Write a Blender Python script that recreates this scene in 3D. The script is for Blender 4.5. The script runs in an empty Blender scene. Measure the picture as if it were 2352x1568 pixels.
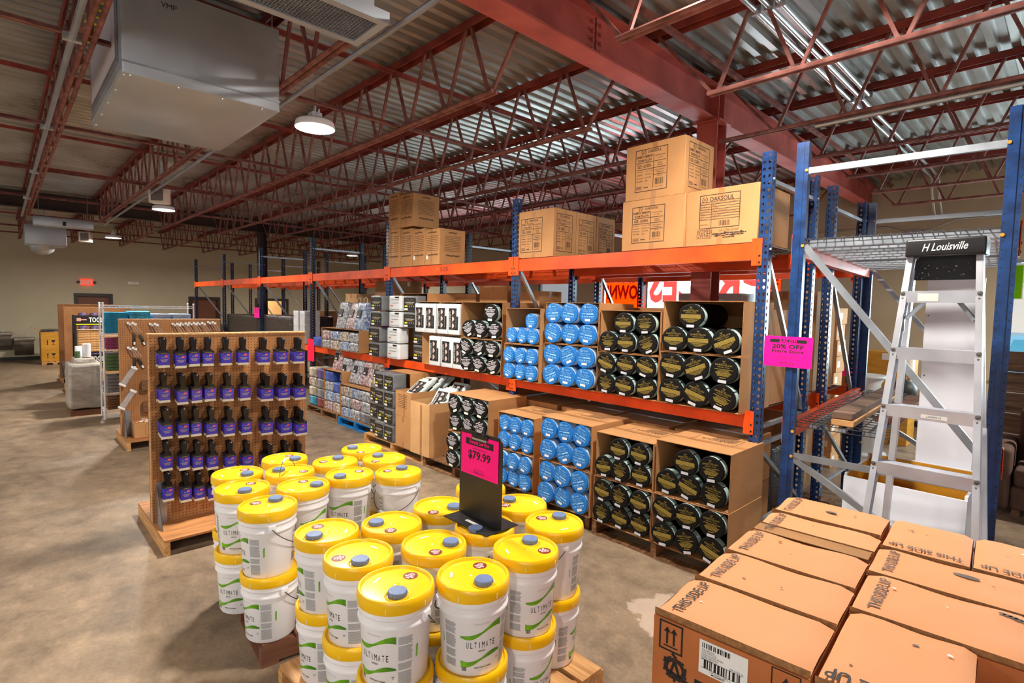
import bpy, bmesh, math, random
from mathutils import Vector, Matrix
PI = math.pi
SC = bpy.context.scene
COL = SC.collection
RND = random.Random(11)

# ------------------------------------------------------------------ camera, world, exposure
IMW, IMH = 2352.0, 1568.0
FPX, CAM_H = 1238.5, 1.95
YAW, PITCH, ROLL = math.radians(46.44), math.radians(3.675), math.radians(1.202)
_f = Vector((-math.sin(YAW)*math.cos(PITCH), math.cos(YAW)*math.cos(PITCH), -math.sin(PITCH)))
_r = Vector((math.cos(YAW), math.sin(YAW), 0)); _u = _r.cross(_f)
RT = _r*math.cos(ROLL) + _u*math.sin(ROLL); UP = RT.cross(_f); FW = _f
CP = Vector((0, 0, CAM_H))
cam = bpy.data.objects.new('camera', bpy.data.cameras.new('camera'))
COL.objects.link(cam)
cam.data.sensor_width = 36.0
cam.data.lens = FPX*36.0/IMW
cam.data.clip_start = 0.05; cam.data.clip_end = 400
cam.matrix_world = Matrix(((RT.x, UP.x, -FW.x, CP.x), (RT.y, UP.y, -FW.y, CP.y), (RT.z, UP.z, -FW.z, CP.z), (0, 0, 0, 1)))
SC.camera = cam

world = bpy.data.worlds.new('World'); SC.world = world; world.use_nodes = True
_bg = world.node_tree.nodes['Background']
_bg.inputs[0].default_value = (0.93, 0.97, 1.0, 1); _bg.inputs[1].default_value = WORLD_STRENGTH = 0.42
SC.view_settings.view_transform = 'Standard'; SC.view_settings.look = 'None'
SC.view_settings.gamma = 1.0; SC.view_settings.use_curve_mapping = False
SC.view_settings.exposure = -0.22
LAMP_W = 225.0          # power of each high-bay lamp

def ray(px, py):
    return RT*((px-IMW/2)/FPX) - UP*((py-IMH/2)/FPX) + FW
def UX(px, py, x):
    d = ray(px, py); t = x/d.x; return CP + d*t
def UY(px, py, y):
    d = ray(px, py); t = y/d.y; return CP + d*t
def UZ(px, py, z):
    d = ray(px, py); t = (z-CAM_H)/d.z; return CP + d*t

# daylight that comes in by the storefront (windows of the back wall), and an added fill behind the camera
def area(name, loc, rot, sx, sy, w, col):
    l = bpy.data.lights.new(name, 'AREA'); l.shape = 'RECTANGLE'; l.size = sx; l.size_y = sy; l.energy = w; l.color = col
    o = bpy.data.objects.new(name, l); COL.objects.link(o); o.location = loc; o.rotation_euler = rot; return o
sun = bpy.data.lights.new('sun', 'SUN'); sun.energy = 5.0; sun.angle = 0.01; sun.color = (1.0, 0.96, 0.90)
so = bpy.data.objects.new('sun', sun); COL.objects.link(so); so.rotation_euler = (math.radians(27), 0, 0)      # high sun over the roof, lighting the street outside
area('storefront_daylight', (-6.4, 11.75, 2.0), (math.radians(-90), 0, 0), 5.0, 1.9, 620, (0.72, 0.92, 1.0))
area('storefront_daylight', (1.2, 11.75, 1.9), (math.radians(-90), 0, 0), 3.8, 1.9, 520, (0.74, 0.93, 1.0))
area('added_fill', (5.5, -4.5, 2.2), (math.radians(80), 0, math.radians(48)), 3.0, 2.2, 120, (1.0, 0.97, 0.95))  # added fill light behind the camera, no entrance is known there

# ------------------------------------------------------------------ materials
MATS = {}
def lin(c):
    return tuple(((v/255.0)/12.92 if v/255.0 <= 0.04045 else ((v/255.0+0.055)/1.055)**2.4) for v in c)
def mat(name, rgb, rough=0.6, metal=0.0, var=0.12, scale=6.0, bump=0.0, bscale=None, spec=0.5, rnd=0.0, stretch=None, coat=0.0, rvar=0.0, rgb2=None, detail=3.0, wide=False):
    m = bpy.data.materials.new(name); m.use_nodes = True; nt = m.node_tree
    b = nt.nodes['Principled BSDF']
    b.inputs['Roughness'].default_value = rough; b.inputs['Metallic'].default_value = metal
    b.inputs['Specular IOR Level'].default_value = spec
    if coat: b.inputs['Coat Weight'].default_value = coat; b.inputs['Coat Roughness'].default_value = 0.12
    tc = nt.nodes.new('ShaderNodeTexCoord'); mp = nt.nodes.new('ShaderNodeMapping')
    nt.links.new(tc.outputs['Object'], mp.inputs[0])
    if stretch: mp.inputs['Scale'].default_value = stretch
    nz = nt.nodes.new('ShaderNodeTexNoise'); nz.inputs['Scale'].default_value = scale; nz.inputs['Detail'].default_value = detail
    nt.links.new(mp.outputs[0], nz.inputs['Vector'])
    c = lin(rgb); c2 = lin(rgb2) if rgb2 else None
    rp = nt.nodes.new('ShaderNodeValToRGB')
    rp.color_ramp.elements[0].position = 0.1 if wide else 0.3; rp.color_ramp.elements[1].position = 0.9 if wide else 0.7
    rp.color_ramp.elements[0].color = tuple(max(0, v*(1-var)) for v in (c2 or c)) + (1,)
    rp.color_ramp.elements[1].color = tuple(min(1, v*(1+var)) for v in c) + (1,)
    nt.links.new(nz.outputs[0], rp.inputs[0])
    out = rp.outputs[0]
    if rnd:
        oi = nt.nodes.new('ShaderNodeObjectInfo'); hs = nt.nodes.new('ShaderNodeHueSaturation')
        mr = nt.nodes.new('ShaderNodeMapRange'); mr.inputs[3].default_value = 1-rnd; mr.inputs[4].default_value = 1+rnd
        nt.links.new(oi.outputs['Random'], mr.inputs[0]); nt.links.new(mr.outputs[0], hs.inputs['Value']); nt.links.new(out, hs.inputs['Color'])
        out = hs.outputs[0]
    nt.links.new(out, b.inputs['Base Color'])
    if rvar:
        mr = nt.nodes.new('ShaderNodeMapRange'); mr.inputs[3].default_value = max(0.02, rough-rvar); mr.inputs[4].default_value = rough+rvar
        nt.links.new(nz.outputs[0], mr.inputs[0]); nt.links.new(mr.outputs[0], b.inputs['Roughness'])
    if bump:
        nb = nz
        if bscale:
            nb = nt.nodes.new('ShaderNodeTexNoise'); nb.inputs['Scale'].default_value = bscale; nt.links.new(mp.outputs[0], nb.inputs['Vector'])
        bp = nt.nodes.new('ShaderNodeBump'); bp.inputs['Strength'].default_value = bump; bp.inputs['Distance'].default_value = 0.01
        nt.links.new(nb.outputs[0], bp.inputs['Height']); nt.links.new(bp.outputs[0], b.inputs['Normal'])
    MATS[name] = m; return m
def emis(name, rgb, k):
    m = mat(name, rgb, var=0.01); b = m.node_tree.nodes['Principled BSDF']
    b.inputs['Emission Color'].default_value = lin(rgb)+(1,); b.inputs['Emission Strength'].default_value = k; return m
def clear(name, rgb, rough=0.1, alpha=0.3, var=0.05, bump=0.0, scale=20):
    m = mat(name, rgb, rough, var=var, scale=scale, bump=bump); m.node_tree.nodes['Principled BSDF'].inputs['Alpha'].default_value = alpha; return m

mat('cardboard', (184, 134, 86), 0.75, var=0.10, scale=3.0, rnd=0.07, bump=0.12, bscale=60, spec=0.3)
mat('cardboard_pale', (204, 158, 108), 0.75, var=0.09, scale=4.0, rnd=0.06, bump=0.12, bscale=60, spec=0.3)
mat('cardboard_dark', (150, 108, 68), 0.75, var=0.15, scale=4.0, rnd=0.12, bump=0.1, bscale=50, spec=0.3)
mat('cardboard_edge', (150, 104, 62), 0.85, var=0.3, scale=80)
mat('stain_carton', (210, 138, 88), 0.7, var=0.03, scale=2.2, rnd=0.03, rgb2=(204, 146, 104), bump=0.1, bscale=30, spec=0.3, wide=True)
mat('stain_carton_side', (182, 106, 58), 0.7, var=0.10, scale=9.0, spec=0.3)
mat('tape', (170, 118, 72), 0.35, var=0.06, scale=10)
mat('ink_black', (26, 22, 20), 0.7, var=0.02)
mat('ink_box', (62, 44, 34), 0.8, var=0.1, scale=30)
mat('ink_faded', (96, 82, 74), 0.8, var=0.3, scale=25)
mat('ink_brown', (110, 76, 44), 0.8, var=0.1, scale=30)
mat('ink_grey', (160, 160, 158), 0.8, var=0.05, scale=30)
mat('ink_gold', (150, 128, 52), 0.55, var=0.15, scale=60)
mat('ink_silver', (196, 192, 196), 0.5, var=0.12, scale=60)
mat('ink_sky', (150, 208, 246), 0.5, var=0.08, scale=60)
mat('paper_white', (232, 230, 228), 0.6, var=0.03, scale=10)
mat('label_gray', (196, 196, 204), 0.5, var=0.05, scale=20)
mat('paper_pink', (255, 4, 146), 0.65, var=0.03, scale=4, spec=0.3)
mat('paper_red', (245, 20, 70), 0.65, var=0.03, scale=4, spec=0.3)
mat('paint_white', (236, 236, 240), 0.4, var=0.03, scale=8)
mat('pail_white', (238, 237, 240), 0.33, var=0.02, scale=9, spec=0.5)
mat('lid_yellow', (252, 198, 6), 0.32, var=0.05, scale=7, spec=0.5)
mat('cap_blue', (104, 124, 164), 0.4, var=0.12, scale=30, bump=0.08, bscale=90)
mat('sticker_maroon', (128, 20, 22), 0.45, var=0.06, scale=30)
mat('leaf_green', (124, 190, 28), 0.4, var=0.2, scale=12, rgb2=(60, 130, 20))
mat('lime', (160, 214, 24), 0.5, var=0.04)
mat('wire_grey', (96, 96, 100), 0.35, 0.9, var=0.1)
mat('rack_orange', (236, 84, 14), 0.45, var=0.10, scale=3.0, rgb2=(216, 68, 16), spec=0.4)
mat('rack_orange_faded', (206, 112, 84), 0.55, var=0.15, scale=8, spec=0.4)
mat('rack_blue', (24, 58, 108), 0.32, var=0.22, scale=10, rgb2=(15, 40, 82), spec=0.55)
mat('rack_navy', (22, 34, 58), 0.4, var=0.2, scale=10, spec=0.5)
mat('galvanized', (168, 174, 182), 0.38, 0.75, var=0.16, scale=5, rvar=0.1)
mat('duct_metal', (186, 194, 202), 0.42, 0.62, var=0.14, scale=1.6, rvar=0.12)
mat('deck_metal', (178, 180, 178), 0.30, 0.5, var=0.10, scale=1.2, rgb2=(150, 146, 138), rvar=0.08)
mat('bright_pipe', (206, 212, 214), 0.3, 0.75, var=0.08, scale=8)
mat('steel_red', (146, 66, 56), 0.6, var=0.2, scale=4, rgb2=(122, 52, 44), spec=0.4)
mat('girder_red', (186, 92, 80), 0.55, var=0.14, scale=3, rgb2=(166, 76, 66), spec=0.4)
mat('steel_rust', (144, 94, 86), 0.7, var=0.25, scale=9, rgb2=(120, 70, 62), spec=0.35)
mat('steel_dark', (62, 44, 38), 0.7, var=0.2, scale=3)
mat('plastic_black', (24, 23, 25), 0.4, var=0.15, scale=20)
mat('plastic_black_gloss', (18, 17, 22), 0.22, var=0.15, scale=20)
mat('pouch_black', (12, 11, 11), 0.55, var=0.25, scale=9, bump=0.35, bscale=26, spec=0.2)
mat('pouch_blue', (22, 112, 192), 0.42, var=0.12, scale=9, bump=0.3, bscale=24)
mat('pouch_blue_side', (60, 116, 190), 0.3, var=0.2, scale=14, bump=0.3, bscale=24)
mat('clear_mint', (176, 200, 196), 0.18, var=0.1, scale=14, spec=0.6)
mat('clear_pale', (188, 208, 232), 0.2, var=0.1, scale=14, spec=0.6)
mat('brush_blue', (74, 60, 196), 0.22, var=0.14, scale=16, rgb2=(56, 50, 160), spec=0.6)
mat('bristle', (222, 212, 190), 0.7, var=0.12, scale=60, stretch=(6, 6, 1))
mat('sticker_orange', (255, 92, 40), 0.5, var=0.04)
mat('wood_pale', (204, 156, 100), 0.6, var=0.18, scale=3, stretch=(1, 12, 12), rgb2=(184, 128, 76))
mat('wood_board', (176, 120, 70), 0.6, var=0.22, scale=2.5, stretch=(10, 1, 10), rgb2=(150, 96, 52))
mat('wood_old', (140, 98, 62), 0.8, var=0.3, scale=3, stretch=(12, 1, 12), rgb2=(104, 70, 44))
mat('wood_grey', (120, 92, 74), 0.8, var=0.3, scale=3, stretch=(1, 12, 12), rgb2=(86, 64, 52))
mat('wood_dark', (112, 70, 48), 0.75, var=0.3, scale=3, stretch=(12, 1, 12))
mat('pallet_blue', (18, 120, 190), 0.65, var=0.2, scale=8)
mat('door_brown', (112, 62, 32), 0.5, var=0.16, scale=4, stretch=(12, 12, 1))
mat('frame_dark', (48, 36, 34), 0.5, var=0.1)
mat('wall_paint', (196, 186, 160), 0.75, var=0.04, scale=1.5, bump=0.05, bscale=60, spec=0.3)
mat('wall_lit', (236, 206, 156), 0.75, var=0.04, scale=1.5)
mat('baseboard_black', (34, 32, 34), 0.5, var=0.1)
mat('aluminium', (206, 208, 216), 0.34, 0.55, var=0.12, scale=6, rvar=0.08)
mat('rivet', (120, 118, 116), 0.4, 0.8, var=0.05)
mat('fountain_grey', (150, 142, 132), 0.35, 0.6, var=0.15, scale=5)
mat('textile_teal', (30, 130, 168), 0.9, var=0.25, scale=14, bump=0.4, bscale=18)
mat('textile_sky', (64, 156, 190), 0.9, var=0.25, scale=14, bump=0.4, bscale=18)
mat('textile_pale', (150, 168, 196), 0.9, var=0.25, scale=10, bump=0.4, bscale=18)
mat('textile_plum', (130, 52, 88), 0.9, var=0.3, scale=14, bump=0.4, bscale=18, stretch=(1, 1, 5))
mat('textile_green', (72, 92, 58), 0.9, var=0.35, scale=14, bump=0.4, bscale=18, stretch=(1, 1, 5))
mat('textile_grey', (120, 116, 118), 0.9, var=0.3, scale=14, bump=0.4, bscale=18, stretch=(1, 1, 5))
mat('textile_brown', (112, 76, 48), 0.9, var=0.3, scale=14, bump=0.4, bscale=18, stretch=(1, 1, 5))
mat('sofa_brown', (92, 66, 54), 0.85, var=0.15, scale=5, bump=0.2, bscale=30)
mat('cushion_tan', (176, 150, 122), 0.85, var=0.15, scale=5, bump=0.3, bscale=12)
mat('melamine_white', (226, 228, 236), 0.3, var=0.02, scale=3, spec=0.5)
mat('veneer_gold', (196, 138, 40), 0.4, var=0.16, scale=4, stretch=(1, 1, 6))
mat('shade_cream', (232, 224, 206), 0.8, var=0.04)
mat('lamp_charcoal', (50, 54, 52), 0.5, var=0.15, scale=20)
mat('table_white', (214, 220, 222), 0.35, var=0.05)
mat('shrink_wrap', (168, 160, 150), 0.25, var=0.22, scale=5, bump=0.6, bscale=9, spec=0.6, stretch=(1, 1, 2.2))
mat('wrap_black', (46, 42, 42), 0.25, var=0.45, scale=7, bump=0.7, bscale=16, spec=0.6, stretch=(1, 1, 5))
mat('clear_bag', (186, 186, 190), 0.15, var=0.25, scale=14, bump=0.5, bscale=20, spec=0.6)
mat('cord_white', (214, 206, 190), 0.7, var=0.05)
mat('pack_white', (216, 220, 222), 0.3, var=0.05, scale=10, bump=0.2, bscale=18)
mat('pack_grey', (110, 112, 114), 0.25, var=0.15, scale=10, bump=0.2, bscale=18)
mat('pack_mint', (196, 210, 206), 0.3, var=0.06, scale=10, bump=0.2, bscale=18)
mat('card_black', (34, 32, 32), 0.4, var=0.1, scale=20)
mat('print_pink', (190, 168, 164), 0.6, var=0.1, scale=20)
mat('filter_white', (214, 208, 216), 0.7, var=0.04, scale=60, stretch=(1, 8, 1))
mat('grille_shade', (44, 36, 60), 0.8, var=0.1)
mat('asphalt', (150, 148, 144), 0.9, var=0.12, scale=2)
mat('car_paint', (120, 176, 206), 0.25, 0.2, var=0.03)
mat('car_glass', (70, 140, 170), 0.12, var=0.05)
mat('rubber_black', (26, 26, 26), 0.7, var=0.1)
mat('building_far', (226, 224, 220), 0.8, var=0.04, scale=0.6)
mat('tree_green', (90, 130, 60), 0.8, var=0.4, scale=5)
mat('sign_tool_black', (22, 20, 22), 0.4, var=0.08)
mat('ink_yellow', (226, 224, 20), 0.5, var=0.03)
mat('skin_print', (206, 150, 136), 0.6, var=0.05)
clear('poly_clear', (206, 202, 202), 0.12, 0.38, 0.15, 0.3, 20)
mat('led_green', (40, 220, 60), 0.5, var=0.02)
mat('ink_green', (120, 200, 90), 0.5, var=0.05)
mat('speaker_grille', (120, 112, 108), 0.6, var=0.1, scale=40)
emis('lamp_lens', (255, 252, 246), 14.0)
emis('exit_red', (255, 60, 40), 1.5)

def fabric(name, a, b, c, scale):
    m = mat(name, a, 0.35, var=0.1, scale=scale, bump=0.4, bscale=16, spec=0.6)
    nt = m.node_tree; rp = [n for n in nt.nodes if n.type == 'VALTORGB'][0]; rp.color_ramp.interpolation = 'CONSTANT'
    cr = rp.color_ramp; cr.elements[0].position = 0.0; cr.elements[0].color = lin(a)+(1,)
    cr.elements[1].position = 0.47; cr.elements[1].color = lin(b)+(1,)
    e = cr.elements.new(0.57); e.color = lin(c)+(1,)
    return m
fabric('camo_maroon', (206, 198, 196), (160, 120, 126), (120, 84, 92), 30)
fabric('camo_grey', (196, 198, 204), (150, 150, 158), (104, 102, 110), 30)
fabric('camo_blue', (190, 198, 212), (126, 146, 182), (96, 110, 140), 26)
fabric('camo_tan', (210, 202, 188), (166, 150, 134), (120, 104, 94), 26)
fabric('plush_purple', (104, 84, 150), (84, 66, 130), (70, 56, 110), 6)
fabric('plush_blue', (74, 104, 190), (60, 88, 170), (52, 74, 150), 6)
fabric('plush_red', (140, 66, 72), (116, 50, 58), (96, 40, 48), 6)
fabric('plush_teal', (60, 160, 182), (46, 132, 160), (40, 110, 140), 6)
fabric('plush_cream', (206, 200, 178), (184, 176, 154), (150, 140, 120), 6)
fabric('plush_grey', (140, 140, 146), (118, 118, 124), (100, 98, 104), 6)

def concrete():
    m = bpy.data.materials.new('polished_concrete'); m.use_nodes = True; nt = m.node_tree; N = nt.nodes; L = nt.links
    b = N['Principled BSDF']; b.inputs['Specular IOR Level'].default_value = 0.35
    tc = N.new('ShaderNodeTexCoord')
    n1 = N.new('ShaderNodeTexNoise'); n1.inputs['Scale'].default_value = 0.7; n1.inputs['Detail'].default_value = 8; n1.inputs['Roughness'].default_value = 0.65
    n2 = N.new('ShaderNodeTexNoise'); n2.inputs['Scale'].default_value = 5.0; n2.inputs['Detail'].default_value = 8; n2.inputs['Roughness'].default_value = 0.7
    n3 = N.new('ShaderNodeTexNoise'); n3.inputs['Scale'].default_value = 45.0; n3.inputs['Detail'].default_value = 4
    for n in (n1, n2, n3): L.new(tc.outputs['Object'], n.inputs['Vector'])
    rp = N.new('ShaderNodeValToRGB'); e = rp.color_ramp.elements
    e[0].position = 0.36; e[0].color = lin((94, 80, 66))+(1,); e[1].position = 0.66; e[1].color = lin((164, 140, 114))+(1,)
    mx = N.new('ShaderNodeMix'); mx.data_type = 'FLOAT'; mx.inputs[0].default_value = 0.55
    L.new(n1.outputs[0], mx.inputs[2]); L.new(n2.outputs[0], mx.inputs[3])
    L.new(mx.outputs[0], rp.inputs[0])
    mc = N.new('ShaderNodeMix'); mc.data_type = 'RGBA'; mc.blend_type = 'OVERLAY'; mc.inputs[0].default_value = 0.25
    L.new(rp.outputs[0], mc.inputs[6]); L.new(n3.outputs[0], mc.inputs[7])
    # a pale worn patch of scraped coating with a ragged outline, at its own place on the floor
    sp = N.new('ShaderNodeSeparateXYZ'); L.new(tc.outputs['Object'], sp.inputs[0])
    def mth(op, a, bb):
        q = N.new('ShaderNodeMath'); q.operation = op
        for i, v in enumerate((a, bb)):
            if isinstance(v, (int, float)): q.inputs[i].default_value = v
            else: L.new(v, q.inputs[i])
        return q.outputs[0]
    dx = mth('DIVIDE', mth('SUBTRACT', sp.outputs[0], -1.66), 0.30); dy = mth('DIVIDE', mth('SUBTRACT', sp.outputs[1], 3.05), 0.26)
    d = mth('ADD', mth('ADD', mth('MULTIPLY', dx, dx), mth('MULTIPLY', dy, dy)), mth('MULTIPLY', mth('SUBTRACT', n2.outputs[0], 0.5), 3.2))
    ms = N.new('ShaderNodeMapRange'); ms.inputs[1].default_value = 0.95; ms.inputs[2].default_value = 0.75; L.new(d, ms.inputs[0])
    mp = N.new('ShaderNodeMix'); mp.data_type = 'RGBA'; L.new(mth('MULTIPLY', ms.outputs[0], 0.55), mp.inputs[0])
    L.new(mc.outputs[2], mp.inputs[6]); mp.inputs[7].default_value = lin((206, 184, 168))+(1,)
    L.new(mp.outputs[2], b.inputs['Base Color'])
    mr = N.new('ShaderNodeMapRange'); mr.inputs[3].default_value = 0.38; mr.inputs[4].default_value = 0.62
    L.new(n2.outputs[0], mr.inputs[0]); L.new(mr.outputs[0], b.inputs['Roughness'])
    MATS['concrete'] = m
concrete()

def pegboard_mat(name, rgb, pitch, plane):
    m = mat(name, rgb, 0.6, var=0.14, scale=2.0, rgb2=tuple(int(v*0.86) for v in rgb), spec=0.35)
    nt = m.node_tree; N = nt.nodes; L = nt.links; b = N['Principled BSDF']
    src = b.inputs['Base Color'].links[0].from_socket
    tc = [n for n in N if n.type == 'TEX_COORD'][0]; sp = N.new('ShaderNodeSeparateXYZ'); L.new(tc.outputs['Object'], sp.inputs[0])
    def mth(op, a, bb=0):
        q = N.new('ShaderNodeMath'); q.operation = op
        for i, v in enumerate((a, bb)):
            if isinstance(v, (int, float)): q.inputs[i].default_value = v
            else: L.new(v, q.inputs[i])
        return q.outputs[0]
    acc = None
    for ax in plane:
        f = mth('SUBTRACT', mth('FRACT', mth('DIVIDE', sp.outputs[ax], pitch)), 0.5); s = mth('MULTIPLY', f, f)
        acc = s if acc is None else mth('ADD', acc, s)
    hole = mth('LESS_THAN', acc, 0.022)
    mx = N.new('ShaderNodeMix'); mx.data_type = 'RGBA'; L.new(hole, mx.inputs[0]); L.new(src, mx.inputs[6]); mx.inputs[7].default_value = lin((44, 28, 18))+(1,)
    L.new(mx.outputs[2], b.inputs['Base Color'])
pegboard_mat('pegboard', (178, 122, 74), 0.0254, (1, 2))

def banner_mat(name, rgb):
    m = mat(name, rgb, 0.6, var=0.02); nt = m.node_tree; b = nt.nodes['Principled BSDF']
    b.inputs['Transmission Weight'].default_value = 0.0
    tr = nt.nodes.new('ShaderNodeBsdfTranslucent'); tr.inputs[0].default_value = lin(rgb)+(1,)
    mx = nt.nodes.new('ShaderNodeMixShader'); mx.inputs[0].default_value = 0.75
    nt.links.new(b.outputs[0], mx.inputs[1]); nt.links.new(tr.outputs[0], mx.inputs[2])
    nt.links.new(mx.outputs[0], nt.nodes['Material Output'].inputs[0])
banner_mat('banner_white', (250, 250, 250)); banner_mat('banner_red', (236, 40, 34)); banner_mat('banner_orange', (255, 96, 20)); banner_mat('banner_ink', (70, 34, 14)); banner_mat('banner_lime', (180, 230, 10))
banner_mat('banner_grey', (120, 150, 140))
def glass():
    m = bpy.data.materials.new('window_glass'); m.use_nodes = True; nt = m.node_tree
    t = nt.nodes.new('ShaderNodeBsdfTransparent'); g = nt.nodes.new('ShaderNodeBsdfGlossy'); g.inputs[1].default_value = 0.05
    lw = nt.nodes.new('ShaderNodeLayerWeight'); lw.inputs[0].default_value = 0.1
    mx = nt.nodes.new('ShaderNodeMixShader'); nt.links.new(lw.outputs['Fresnel'], mx.inputs[0])
    nt.links.new(t.outputs[0], mx.inputs[1]); nt.links.new(g.outputs[0], mx.inputs[2]); nt.links.new(mx.outputs[0], nt.nodes['Material Output'].inputs[0])
    MATS['glass'] = m
glass()
# ------------------------------------------------------------------ mesh building
class M:
    def __init__(s): s.v = []; s.f = []; s.m = []; s.names = []; s.sm = []
    def mi(s, name):
        if name not in s.names: s.names.append(name)
        return s.names.index(name)
    def add(s, vs, fs, mat, smooth=False):
        o = len(s.v); k = s.mi(mat); s.v.extend([tuple(v) for v in vs])
        for f in fs: s.f.append([i+o for i in f]); s.m.append(k); s.sm.append(smooth)
        return s
    def box(s, lo, hi, mat):
        x0, y0, z0 = lo; x1, y1, z1 = hi
        return s.add([(x0,y0,z0),(x1,y0,z0),(x1,y1,z0),(x0,y1,z0),(x0,y0,z1),(x1,y0,z1),(x1,y1,z1),(x0,y1,z1)],
              [(0,3,2,1),(4,5,6,7),(0,1,5,4),(1,2,6,5),(2,3,7,6),(3,0,4,7)], mat)
    def bar(s, p0, p1, w, h, mat, up=(0,0,1)):
        p0 = Vector(p0); p1 = Vector(p1); d = (p1-p0).normalized(); u = Vector(up)
        if abs(d.dot(u)) > 0.98: u = Vector((1,0,0))
        sd = d.cross(u).normalized(); u = sd.cross(d).normalized()
        vs = [p + sd*(a*w/2) + u*(b*h/2) for p in (p0, p1) for a, b in ((-1,-1),(1,-1),(1,1),(-1,1))]
        return s.add(vs, [(0,1,2,3),(7,6,5,4),(0,4,5,1),(1,5,6,2),(2,6,7,3),(3,7,4,0)], mat)
    def tube(s, pts, r, mat, n=8, cap=True):
        pts = [Vector(p) for p in pts]; rings = []
        prev = None
        for i, p in enumerate(pts):
            d = ((pts[min(i+1, len(pts)-1)] - pts[max(i-1, 0)])).normalized()
            if prev is None:
                u = Vector((0,0,1)) if abs(d.z) < 0.9 else Vector((1,0,0)); a = d.cross(u).normalized()
            else:
                a = (prev - d*prev.dot(d)).normalized()
            prev = a; b = d.cross(a)
            rr = r[i] if isinstance(r, (list, tuple)) else r
            rings.append([p + (a*math.cos(2*PI*k/n) + b*math.sin(2*PI*k/n))*rr for k in range(n)])
        vs = [v for rg in rings for v in rg]; fs = []
        for i in range(len(pts)-1):
            for k in range(n): fs.append((i*n+k, i*n+(k+1) % n, (i+1)*n+(k+1) % n, (i+1)*n+k))
        s.add(vs, fs, mat, True)
        if cap: s.add(rings[0], [tuple(range(n))[::-1]], mat); s.add(rings[-1], [tuple(range(n))], mat)
        return s
    def lathe(s, prof, n, mat, c=(0,0,0), axis='z', smooth=True, ang=(0, 2*PI)):
        full = abs(ang[1]-ang[0]-2*PI) < 1e-6; vs = []; fs = []
        cnt = n if full else n+1
        for r, z in prof:
            for k in range(cnt):
                t = ang[0] + (ang[1]-ang[0])*k/n
                a, b = r*math.cos(t), r*math.sin(t)
                p = (a, b, z) if axis == 'z' else ((a, z, b) if axis == 'y' else (z, a, b))
                vs.append((p[0]+c[0], p[1]+c[1], p[2]+c[2]))
        for i in range(len(prof)-1):
            for k in range(n):
                k2 = (k+1) % cnt
                q = (i*cnt+k, i*cnt+k2, (i+1)*cnt+k2, (i+1)*cnt+k)
                fs.append(q if axis != 'y' else q[::-1])
        return s.add(vs, fs, mat, smooth)
    def disc(s, c, r, mat, n=16, nrm=(0,0,1), rx=None):
        nrm = Vector(nrm).normalized(); u = Vector((1,0,0)) if abs(nrm.x) < 0.9 else Vector((0,1,0))
        a = u - nrm*u.dot(nrm); a.normalize(); b = nrm.cross(a)
        return s.add([Vector(c)+a*((rx or r)*math.cos(2*PI*k/n))+b*(r*math.sin(2*PI*k/n)) for k in range(n)], [tuple(range(n))], mat)
    def poly(s, pts, mat): return s.add(pts, [tuple(range(len(pts)))], mat)
    def quad(s, o, u, v, a0, b0, a1, b1, mat):      # rectangle in the plane o + a*u + b*v
        o, u, v = Vector(o), Vector(u), Vector(v)
        return s.add([o+u*a0+v*b0, o+u*a1+v*b0, o+u*a1+v*b1, o+u*a0+v*b1], [(0,1,2,3)], mat)
    def prism(s, pts, d, mat):                      # flat outline pushed along d
        n = len(pts); d = Vector(d); a = [Vector(p) for p in pts]; b = [p+d for p in a]
        return s.add(a+b, [tuple(range(n))[::-1], tuple(range(n, 2*n))] + [(i, (i+1) % n, n+(i+1) % n, n+i) for i in range(n)], mat)
    def rbox(s, lo, hi, r, mat, seg=2, jig=0.0, seed=0, sub=0):
        bm = bmesh.new(); bmesh.ops.create_cube(bm, size=1.0)
        c = [(a+b)/2 for a, b in zip(lo, hi)]; d = [b-a for a, b in zip(lo, hi)]
        for v in bm.verts: v.co = Vector((v.co.x*d[0], v.co.y*d[1], v.co.z*d[2]))
        if sub: bmesh.ops.subdivide_edges(bm, edges=bm.edges[:], cuts=sub, use_grid_fill=True)
        if r: 
            es = [e for e in bm.edges if len(e.link_faces) == 2 and e.calc_face_angle(0) > 0.5]
            bmesh.ops.bevel(bm, geom=es, offset=r, segments=seg, profile=0.5, affect='EDGES', clamp_overlap=True)
        rr = random.Random(seed)
        if jig:
            ph = [rr.uniform(0, 6.28) for _ in range(6)]
            for v in bm.verts:
                p = v.co; q = (math.sin(p.x*23+ph[0])+math.sin(p.y*19+ph[1])+math.sin(p.z*27+ph[2]))/3
                n = Vector((p.x/d[0], p.y/d[1], p.z/d[2])).normalized(); v.co = p + n*(q*jig)
        for v in bm.verts: v.co += Vector(c)
        bm.verts.index_update()
        s.add([v.co.copy() for v in bm.verts], [[v.index for v in f.verts] for f in bm.faces], mat, True); bm.free(); return s
    def text(s, txt, o, u, v, h, mat, align='c', bold=0.0, w=None, wrap=None):
        """lettering of height h at o in the plane spanned by u (reading direction) and v (up)"""
        vs, fs, bw = glyphs(txt, bold)
        o, u, v = Vector(o), Vector(u), Vector(v); sx = h if w is None else w/max(bw, 1e-6)
        off = -bw/2 if align == 'c' else (0 if align == 'l' else -bw)
        if wrap: s.add([wrap((x+off)*sx, y*h) for x, y in vs], fs, mat)
        else: s.add([o + u*((x+off)*sx) + v*(y*h) for x, y in vs], fs, mat)
        return s
    def xf(s, mtx, start=0):
        for i in range(start, len(s.v)): s.v[i] = tuple(mtx @ Vector(s.v[i]))
        return s
    def merge(s, o, mtx=None):
        b = len(s.v); s.v.extend([tuple(mtx @ Vector(p)) if mtx else p for p in o.v])
        for f, k, q in zip(o.f, o.m, o.sm): s.f.append([i+b for i in f]); s.m.append(s.mi(o.names[k])); s.sm.append(q)
        return s
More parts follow.
